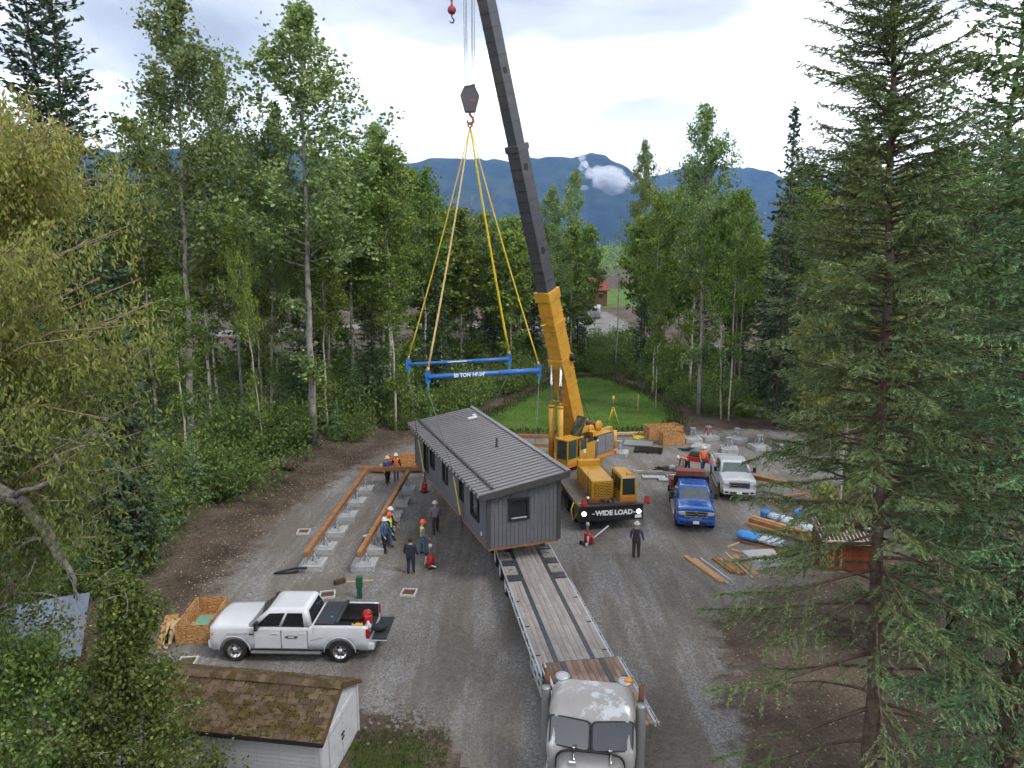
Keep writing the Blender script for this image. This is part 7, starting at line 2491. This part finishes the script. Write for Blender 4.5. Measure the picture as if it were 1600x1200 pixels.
for i, (x, y, w) in enumerate([(9.4, 46.2, 1.5), (10.4, 45.6, 1.6), (10.9, 46.3, 1.2)]):
    t = thing('concrete_plank', ['left', 'front', 'rear'][i] + ' flat concrete strip behind the blue pickup', 'concrete strip', (x, y, 0.004), R(-6 + 5 * i))
    bx('strip', (0, 0, 0.06 + 0.03 * i), (w, 0.55, 0.12), 'concrete', t, bev=0.01)
    bx('edge', (0, -0.29, 0.05), (w * 0.98, 0.03, 0.09), 'steel_grey', t)
t = thing('toolbox', 'long red toolbox with black lid left open on the gravel', 'toolbox', (13.6, 50.2, 0.004), R(-28))
bx('box_body', (0, 0, 0.17), (2.0, 0.6, 0.32), 'plastic_red', t, bev=0.02)
bx('lid', (-0.15, 0.16, 0.42), (1.5, 0.8, 0.1), 'black_gloss', t, (R(8), 0, 0), 0.02)
bx('handle', (0, -0.32, 0.22), (0.4, 0.04, 0.05), 'steel_dark', t)
t = thing('cable_pile', 'tangle of dark cables and clamps by the bending person', 'cables', (10.9, 48.0, 0.004))
for i in range(9):
    p = rg.normal(0, 0.3, (6, 3)) * [2.0, 1.0, 0]
    p[:, 2] = 0.05 + 0.16 * rg.random(6)
    MB().tube([tuple(q) for q in p], 0.035, 5).build('cable', ('black_matte', 'cloth_blue', 'steel_grey', 'rust')[i % 4], t)
MB().lathe([(0.1, -0.04), (0.22, -0.04), (0.22, 0.04), (0.1, 0.04)], 16, axis='Y').build('coil', 'white_paint', t, (0.1, -0.2, 0.24))
t = thing('cable_pile', 'small black cable heap in front of the bare concrete pad', 'cables', (13.2, 53.0, 0.004))
for i in range(5):
    p = rg.normal(0, 0.2, (5, 3)) * [1.5, 1.0, 0]
    p[:, 2] = 0.05 + 0.12 * rg.random(5)
    MB().tube([tuple(q) for q in p], 0.04, 5).build('cable', 'black_matte', t)
board('long kerb log along the front of the lawn, left of the crane', (-1.5, 57.4), (3.2, 57.0), 0.28, 0.24, 'wood_beam', name='kerb_log', cat='log')
board('short kerb log at the lawn front right of the crane', (8.4, 58.0), (11.0, 58.3), 0.26, 0.2, 'wood_pale', name='kerb_log', cat='log')
board('lower timber in front of the kerb log beside the crane', (0.2, 54.6), (3.4, 54.2), 0.24, 0.24, 'wood_beam', name='timber', cat='timber')


# red hydraulic jacks
def jack(label, x, y, rz, handle=True, hl=1.1):
    t = thing('hydraulic_jack', label, 'jack', (x, y, 0.004), rz)
    MB().lathe([(0.16, 0.1), (0.17, 0.14), (0.17, 0.58), (0.14, 0.62)], 16).build('cylinder', 'red_paint', t)
    MB().lathe([(0.06, 0.6), (0.06, 1.0), (0.085, 1.0), (0.085, 1.16)], 14).build('ram', 'white_paint', t)
    bx('base', (0, 0, 0.07), (0.5, 0.42, 0.08), 'steel_dark', t, bev=0.01)
    bx('pump', (0.2, -0.12, 0.26), (0.14, 0.14, 0.3), 'plastic_red', t, bev=0.02)
    for s in (-1, 1):
        MB().lathe([(0.03, -0.03), (0.1, -0.03), (0.1, 0.03), (0.03, 0.03)], 14, axis='Y').build('wheel', 'white_paint' if s < 0 else 'tyre', t, (-0.26, s * 0.2, 0.1))
    MB().tube([(-0.15, -0.17, 0.15), (-0.15, -0.17, 0.5)], 0.055, 10).build('bottle', 'white_paint', t)
    if handle:
        rod('handle', (0.22, -0.05, 0.2), (0.22 + hl * 0.93, 0.05, 0.2 + hl * 0.25), 0.04, 'white_paint', t, 8)


jack('red jack with a long white handle on the gravel by the crane', 3.85, 35.0, R(40), True, 1.5)
jack('red jack with white post beside the person in the yellow-green vest', -3.85, 32.2, R(-70), True, 0.6)
jack('red jack under the far corner of the house', -5.45, 43.3, R(-60), False)

# survey tripod with prism and a stake on the lawn
t = thing('survey_tripod', 'yellow surveyor tripod standing on the lawn', 'tripod', (8.9, 62.3, 0.02))
for k in range(3):
    a = R(90 + 120 * k)
    rod('leg', (0.55 * math.cos(a), 0.55 * math.sin(a), 0), (0.08 * math.cos(a), 0.08 * math.sin(a), 1.35), 0.035, 'strap_yellow', t, 6)
MB().lathe([(0.12, 1.33), (0.12, 1.4)], 14).build('head_plate', 'strap_yellow', t)
rod('pole', (0, 0, 1.4), (0, 0, 2.2), 0.03, 'steel_grey', t, 6)
bx('instrument', (0, 0, 2.3), (0.2, 0.2, 0.26), 'strap_yellow', t, bev=0.03)
t = thing('survey_stake', 'thin wooden survey stake on the lawn beside the tripod', 'stake', (12.0, 67.5, 0.01))
bx('shaft', (0, 0, 0.75), (0.07, 0.05, 1.6), 'wood_pale', t)
bx('ribbon', (0.05, 0, 1.45), (0.1, 0.03, 0.12), 'strap_yellow', t)
t = thing('stump', 'uprooted stump with torn orange wood on the dirt bank', 'stump', (-15.2, 47.6, float(gz(-15.2, 47.6))))
MB().tube([(-0.5, 0, 0.35), (0, 0, 0.4), (0.45, -0.1, 0.45)], [0.38, 0.42, 0.3], 12).build('bole', 'bark_spruce', t)
for k in range(8):
    a = 2 * math.pi * k / 8
    MB().tube([(-0.45, 0, 0.35), (-0.75, 0.3 * math.cos(a), 0.4 + 0.3 * math.sin(a)), (-1.0, 0.65 * math.cos(a + 0.3), 0.45 + 0.5 * math.sin(a + 0.3))], [0.14, 0.09, 0.03], 6).build('root', 'wood_new' if k % 2 else 'bark_spruce', t)

# ------------------------------------------------------------------ small things on the gravel
t = thing('utility_post', 'dark green utility post behind the tailgate of the white pickup', 'utility post', (-6.56, 29.1, 0))
bx('post_body', (0, 0, 0.42), (0.2, 0.2, 0.84), 'logo_green', t, bev=0.02)
bx('post_head', (0, 0, 0.74), (0.26, 0.26, 0.5), 'logo_green', t, bev=0.03)
for i, (x, y, rz_, lab) in enumerate([(-11.75, 24.0, 0.1, 'drain grate with white rim in front of the shingled shed'), (-8.0, 29.3, 0.2, 'drain grate with pale rim behind the white pickup cab'), (-4.5, 29.5, -0.1, 'drain grate with white rim left of the trailer'), (-11.1, 36.6, 0.1, 'drain grate with white rim beside the left foundation beam')]):
    t = thing('drain_grate', lab, 'drain grate', (x, y, 0.006), rz_, 'drain grates in the gravel')
    for s in (-1, 1):
        bx('rim', (s * 0.3, 0, 0.05), (0.06, 0.66, 0.1), 'white_paint', t)
        bx('rim', (0, s * 0.3, 0.05), (0.54, 0.06, 0.098), 'white_paint', t)
    bx('pit', (0, 0, 0.012), (0.54, 0.54, 0.02), 'black_matte', t)
    for k in range(6):
        bx('bar', (-0.2 + 0.08 * k, 0, 0.055), (0.045, 0.54, 0.03), 'rust', t)
t = thing('wood_block', 'dark wooden block on the gravel near the nearest left pad', 'block', (-7.75, 30.5, 0.004), R(35))
bx('block', (0, 0, 0.1), (0.5, 0.2, 0.2), 'wood_dark', t, bev=0.01)
bx('block_end', (0.252, 0, 0.1), (0.006, 0.17, 0.17), 'wood_new', t)
board('curved offcut of wood beside the green utility post', (-7.5, 30.6), (-6.3, 30.75), 0.12, 0.05, 'wood_pale')
t = thing('hose_coil', 'black hose end lying by the left timber beam', 'hose', (-9.9, 31.6, 0.004))
MB().tube([(0.3, 0.0, 0.25), (-0.2, 0.05, 0.2), (-0.8, 0.0, 0.08), (-1.1, -0.15, 0.05), (-0.6, -0.12, 0.05), (0.0, -0.05, 0.12)], 0.05, 7).build('hose', 'black_matte', t)
MB().lathe([(0.07, 0.0), (0.07, 0.1)], 10).build('coupling', 'steel_dark', t, (0.32, 0, 0.2))
t = thing('bucket', 'white bucket on the gravel inside the foundation', 'bucket', (-7.55, 35.4, 0.004))
MB().lathe([(0.13, 0), (0.15, 0.3), (0.16, 0.3), (0.16, 0.32)], 14).build('pail', 'white_plastic', t)
MB().tube([(-0.15, 0, 0.3), (0, 0.1, 0.38), (0.15, 0, 0.3)], 0.01, 5).build('bail', 'steel_grey', t)

# ------------------------------------------------------------------ shingled shed
SW, SL, SWH, SRH = 2.7, 6.2, 1.72, 2.4            # width, length, wall height, ridge height
SHA = R(-8.2)
SHO = Vector((-4.98, 18.95, 0))                   # middle of the door gable, on the ground
shed = thing('garden_shed', 'white-sided garden shed with mossy brown shingle roof beside the pickup', 'shed', SHO, SHA)


def shingle_mat():
    m = bpy.data.materials.new('shingle_brown')
    m.use_nodes = True
    t = m.node_tree
    L = t.links.new
    b = t.nodes['Principled BSDF']
    b.inputs['Roughness'].default_value = 0.95
    b.inputs['Specular IOR Level'].default_value = 0.1
    tc = N(t, 'ShaderNodeTexCoord')
    geo = N(t, 'ShaderNodeNewGeometry')
    oi = N(t, 'ShaderNodeObjectInfo')
    base = rmp(t, oi.outputs['Random'], [(0.0, (0.07, 0.05, 0.034)), (0.5, (0.115, 0.08, 0.052)), (1.0, (0.15, 0.105, 0.07))])
    grit = rmp(t, nz(t, 60, 3, 0.7, tc.outputs['Object']), [(0.3, (0.7, 0.7, 0.7)), (0.7, (1.3, 1.3, 1.3))])
    c = mixc(t, 1.0, base, grit, 'MULTIPLY')
    f = rmp(t, nz(t, 2.6, 6, 0.72, geo.outputs['Position'], 0.3), [(0.47, (0, 0, 0)), (0.62, (0.85, 0.85, 0.85))], 'EASE')
    mc = rmp(t, nz(t, 9, 4, 0.7, geo.outputs['Position']), [(0.3, (0.03, 0.022, 0.008)), (0.55, (0.075, 0.056, 0.013)), (0.75, (0.12, 0.095, 0.022))])
    L(mixc(t, f, c, mc), b.inputs['Base Color'])
    bp = N(t, 'ShaderNodeBump'); bp.inputs['Strength'].default_value = 0.8; bp.inputs['Distance'].default_value = 0.02
    L(f, bp.inputs['Height']); L(bp.outputs[0], b.inputs['Normal'])
    MATS['shingle_brown'] = m


shingle_mat()
mat('shed_white', (0.5, 0.51, 0.53), 0.6, 0, 0.06, 3, dirt=(0.33, 0.32, 0.3), dscale=2.5, damt=0.5)
mat('shed_siding', (0.42, 0.41, 0.42), 0.6, 0, 0.06, 3, dirt=(0.28, 0.26, 0.24), dscale=3, damt=0.5)
mat('moss', (0.07, 0.058, 0.014), 1.0, 0, 0.4, 12, 0.8, 40, 0.05)


def build_shed():
    t = shed
    hw_ = SW / 2
    # walls: gables and long sides
    MB().prism([(0, -hw_, 0), (0, hw_, 0), (0, hw_, SWH), (0, 0, SRH - 0.1), (0, -hw_, SWH)], (-0.06, 0, 0)).build('wall', 'shed_white', t)
    MB().prism([(-SL, -hw_, 0), (-SL, hw_, 0), (-SL, hw_, SWH), (-SL, 0, SRH - 0.1), (-SL, -hw_, SWH)], (0.06, 0, 0)).build('wall', 'shed_white', t)
    for s in (-1, 1):
        bx('wall', (-SL / 2, s * (hw_ - 0.03), SWH / 2), (SL - 0.13, 0.05, SWH), 'shed_siding', t)
    for i in range(13):
        bx('siding_board', (-SL / 2, -hw_ - 0.006, 0.07 + i * 0.128), (SL - 0.05, 0.022, 0.118), 'shed_siding', t, (R(-5), 0, 0))
    bx('corner_trim', (0.0, -hw_ + 0.01, SWH / 2), (0.09, 0.09, SWH), 'shed_white', t)
    bx('corner_trim', (0.0, hw_ - 0.01, SWH / 2), (0.09, 0.09, SWH), 'shed_white', t)
    # double door
    for s in (-1, 1):
        d = bx('door', (0.03, s * 0.46, 0.82), (0.05, 0.88, 1.5), 'shed_white', t, bev=0.01)
        bx('door_rail', (0.03, 0, 0.6), (0.02, 0.8, 0.08), 'shed_siding', d)
        bx('door_rail', (0.03, 0, -0.6), (0.02, 0.8, 0.08), 'shed_siding', d)
    d = [o for o in t.children if o.name.startswith('door')][0]
    MB().tube([(0.05, 0.36, 0.08), (0.1, 0.4, 0.02), (0.05, 0.36, -0.1)], 0.02, 6).build('handle', 'black_matte', d)
    bx('latch', (0.07, 0.0, 0.86), (0.03, 0.2, 0.05), 'black_matte', t)
    # roof decks and shingles
    ang = math.atan2(SRH - SWH + 0.02, hw_)
    over = 0.16
    run = math.hypot(hw_ + over, (SRH - SWH) * (hw_ + over) / hw_)
    for s in (-1, 1):
        a, b = Vector((0.1, 0, SRH)), Vector((0.1, s * (hw_ + over), SRH - (hw_ + over) * math.tan(ang)))
        MB().prism([a, b, b - Vector((0, 0, 0.05)), a - Vector((0, 0, 0.05))], (-SL - 0.2, 0, 0)).build('roof_deck', 'wood_dark', t)
        rows = 10 if s < 0 else 6
        expo = run / rows
        ncol = 18 if s < 0 else 12
        wd_ = (SL + 0.2) / ncol
        me = MB().box((0, 0, 0), (wd_ - 0.03, expo + 0.04, 0.022)).mesh('shingle', 'shingle_brown')
        meh = MB().box((0, 0, 0), (wd_ / 2 - 0.03, expo + 0.04, 0.022)).mesh('shingle', 'shingle_brown')
        rr_ = random.Random(4)
        for r_ in range(rows):
            q = run - (r_ + 0.5) * expo              # distance down the slope from the ridge
            y = s * q * math.cos(ang)
            z = SRH - q * math.sin(ang)
            odd = r_ % 2
            x = 0.1
            k = 0
            while x > -SL - 0.1 + 0.02:
                half = (k == 0 and odd) or (x - wd_ < -SL - 0.12)
                w_ = wd_ / 2 if half else wd_
                nrm = Vector((0, s * math.sin(ang), math.cos(ang)))
                p = Vector((x - w_ / 2, y, z)) + nrm * (0.018 + rr_.uniform(0, 0.007))
                link('shingle', meh if half else me, t, p, (s * -1 * (ang - 0.055 + rr_.uniform(-0.012, 0.012)) if s > 0 else ang - 0.055 + rr_.uniform(-0.012, 0.012), 0, rr_.uniform(-0.012, 0.012)))
                x -= w_
                k += 1
    # ridge caps, lapped
    n = 34
    wd_ = (SL + 0.22) / n
    cap = MB().loft([[(x, -0.19, -0.075 + o), (x, -0.1, -0.025 + o), (x, 0, 0.012 + o), (x, 0.1, -0.025 + o), (x, 0.19, -0.075 + o), (x, 0, -0.03 + o)] for x, o in ((0, 0.0), (-wd_ * 1.15, 0.022))], smooth=False).mesh('ridge_cap', 'shingle_brown', fix=True)
    for i in range(n):
        link('ridge_cap', cap, t, (0.12 - i * wd_, 0, SRH + 0.055))
    bx('fascia', (-SL / 2, -hw_ - over + 0.0, SRH - (hw_ + over) * math.tan(ang) - 0.075), (SL + 0.2, 0.025, 0.1), 'black_matte', t)
    for s in (-1, 1):
        a, b = Vector((0.105, 0, SRH - 0.01)), Vector((0.105, s * (hw_ + over), SRH - 0.01 - (hw_ + over) * math.tan(ang)))
        MB().prism([a, b, b - Vector((0, 0, 0.09)), a - Vector((0, 0, 0.11))], (0.025, 0, 0)).build('barge_board', 'wood_dark', t)
    # moss cushions on the shingles
    rg = np.random.default_rng(14)
    items = []
    for i in range(420):
        s = -1 if rg.random() < 0.75 else 1
        q = run * (1 - rg.random() ** (1.6 if s < 0 else 1.0) * 0.75)
        p = np.array([0.05 - SL * rg.random(), s * q * math.cos(ang), SRH - q * math.sin(ang) + 0.035])
        if vnoise(p[0], p[1], 0.7, 3) < 0.45:
            continue
        r = rg.uniform(0.02, 0.06)
        items.append((p, (r * 1.5, r, r * 0.45)))
    v, f = puffs(items)
    o = link('moss', np_mesh('moss', v, f, 'moss', smooth=True), t); o['kind'] = 'stuff'


build_shed()
t = thing('fence_post', 'mossy wooden post standing in front of the shed', 'post', (-5.75, 17.0, 0))
MB().lathe([(0.1, 0), (0.1, 0.95), (0.085, 1.0)], 12).build('shaft', 'wood_dark', t)
v, f = puffs([((0.03, 0, 0.99), (0.1, 0.09, 0.05)), ((-0.05, -0.06, 0.9), (0.06, 0.05, 0.09))])
link('moss_cap', np_mesh('moss_cap', v, f, 'moss', smooth=True), t)
t = thing('marker_stake', 'thin green stake between the post and the shed door', 'stake', (-5.35, 17.1, 0))
bx('shaft', (0, 0, 0.55), (0.05, 0.05, 1.1), 'logo_green', t)
MB().lathe([(0.03, 0), (0.03, 0.05)], 8).build('tip', 'shackle_green', t, (0, 0, 1.1))

# lean-to with a metal roof at the left
mat('tin_blue', (0.17, 0.195, 0.25), 0.42, 0.4, 0.15, 2, dirt=(0.22, 0.17, 0.16), dscale=1.2, damt=0.6, orand=0.1)
t = thing('lean_to', 'low lean-to with weathered blue-grey metal roof beside the birches', 'lean-to', (-16.9, 22.3, 0), R(24))
for x, y, h in ((-2.4, -1.2, 1.7), (2.0, -1.2, 1.7), (-2.4, 1.2, 2.3), (2.0, 1.2, 2.3)):
    bx('post', (x, y, h / 2), (0.14, 0.14, h), 'wood_dark', t)
bx('wall', (-0.2, 1.2, 1.1), (4.4, 0.06, 2.2), 'wood_dark', t)
for i in range(6):
    m = MB()
    w_ = 0.86
    pts = []
    for k in range(13):
        x = k / 12 * w_
        pts.append((x, 0.025 * (1 if k % 2 else 0)))
    a = [(x, -1.65, 1.62 + z) for x, z in pts] + [(x, -1.65, 1.60 + z) for x, z in reversed(pts)]
    MB().prism(a, (0, 3.2, 0.80)).build('roof_sheet', 'tin_blue', t, (-2.75 + i * 0.845, 0, 0.004 * (i % 2)))

# ------------------------------------------------------------------ loose stuff: fallen leaves, stones, grass
def scatter(name, n, sampler, size, m, seed, label, kindw, flat=True, lift=0.012):
    rg = np.random.default_rng(seed)
    x, y = sampler(rg, n)
    z = gz(x, y) + lift
    c = np.stack([x, y, z], 1)
    n = len(x)
    ax = rand_dirs(rg, n); ax[:, 2] *= 0.25
    nr = rg.normal(0, 0.25, (n, 3)); nr[:, 2] += 1
    s = size * rg.uniform(0.5, 1.5, n)
    V, Fc = leaf_quads(c, ax, nr, s, s * 0.7)
    tag(link(name, np_mesh(name, V, Fc, m, rg.random(n))), label, kindw, kind='stuff')


def bank_leaves(rg, n):
    y = rg.uniform(22, 62, n)
    x = np.interp(y, YL_Y, YL_X) - rg.gamma(2.0, 1.3, n) + 0.6
    return x, y


def right_leaves(rg, n):
    y = rg.uniform(13, 36, n)
    return rg.uniform(7.2, 24, n) + np.clip(y - 27, 0, 9) * 0.8, y


leaf_mat('leaf_fallen', (0.10, 0.06, 0.025), (0.34, 0.27, 0.14), (0.55, 0.47, 0.25), 0.1)
scatter('fallen_leaves', 4200, bank_leaves, 0.085, 'leaf_fallen', 51, 'pale fallen leaves strewn over the dirt bank', 'leaves')
scatter('fallen_leaves', 5200, right_leaves, 0.085, 'leaf_fallen', 52, 'pale fallen leaves under the mossy spruce', 'leaves')


def tufts(name, n, sampler, h, m, seed, label):
    rg = np.random.default_rng(seed)
    x, y = sampler(rg, n)
    n = len(x)
    hh = h * rg.uniform(0.4, 1.3, n)
    c = np.stack([x, y, gz(x, y) + hh * 0.45], 1)
    ax = rg.normal(0, 0.35, (n, 3)); ax[:, 2] = 1
    nr = rg.normal(0, 1, (n, 3)); nr[:, 2] *= 0.2
    V, Fc = leaf_quads(c, ax, nr, hh, 0.16 * hh + 0.008, 0.1)
    tag(link(name, np_mesh(name, V, Fc, m, rg.random(n) * 0.8)), label, 'grass', kind='stuff')


LAWN = [(-4.2, 59.2), (-3.4, 63), (-1.0, 68), (3.5, 80), (7, 87), (11, 87), (14.2, 77), (15.5, 70), (14.8, 63), (13.5, 59.6), (4, 58.6)]


def lawn_rim(rg, n):
    P = np.array(LAWN)
    k = rg.integers(0, len(P), n)
    t_ = rg.random(n)[:, None]
    p = P[k] * (1 - t_) + P[(k + 1) % len(P)] * t_ + rg.normal(0, 0.5, (n, 2))
    return p[:, 0], p[:, 1]


def lawn_all(rg, n):
    x = rg.uniform(-4, 15.5, n); y = rg.uniform(58.5, 87, n)
    lo = np.interp(y, [58.5, 63, 68, 80, 87], [-4.2, -3.4, -1, 3.5, 7]); hi = np.interp(y, [59.6, 63, 70, 77, 87], [13.5, 14.8, 15.5, 14.2, 11])
    k = (x > lo) & (x < hi)
    return x[k], y[k]


leaf_mat('grass_blade', (0.035, 0.085, 0.012), (0.085, 0.20, 0.022), (0.17, 0.23, 0.05), 0.3)
leaf_mat('grass_dry', (0.04, 0.055, 0.015), (0.10, 0.12, 0.03), (0.2, 0.17, 0.07), 0.3)
tufts('grass', 22000, lawn_all, 0.13, 'grass_blade', 61, 'short green grass growing on the lawn')
tufts('grass', 5200, lawn_rim, 0.42, 'grass_dry', 62, 'longer rough grass along the lawn rim')
tufts('grass', 5200, lambda rg, n: (rg.uniform(-4.7, -1.9, n), rg.uniform(13, 20.2, n)), 0.14, 'grass_dry', 63, 'rough mossy grass beside the shed')
# river stones by the shed, too small to pick apart
rg = np.random.default_rng(71)
items = []
for i in range(190):
    p = np.array([-3.1 + rg.normal(0, 0.7), 21.0 + rg.normal(0, 0.5), 0.015])
    r = rg.uniform(0.025, 0.07)
    items.append((p, (r * rg.uniform(0.8, 1.4), r, r * 0.6)))
v, f = puffs(items)
tag(link('river_stones', np_mesh('river_stones', v, f, 'stone', smooth=True)), 'scattered pale river stones on the gravel beside the shed', 'stones', kind='stuff')


# ------------------------------------------------------------------ trees and shrubs that still share a label: tell them apart by order
same_label = {}
for o in COL.objects:
    if o.parent is None and o.get('label') and o.get('category') and o.get('kind') is None:
        same_label.setdefault(o['label'], []).append(o)
for lab, os_ in same_label.items():
    if 1 < len(os_) <= 10:
        os_.sort(key=lambda o: o.location.x / max(1.0, o.location.y))
        for k, o in enumerate(os_):
            o['label'] = lab + ', ' + ['first', 'second', 'third', 'fourth', 'fifth', 'sixth', 'seventh', 'eighth', 'ninth', 'tenth'][k] + ' from left'
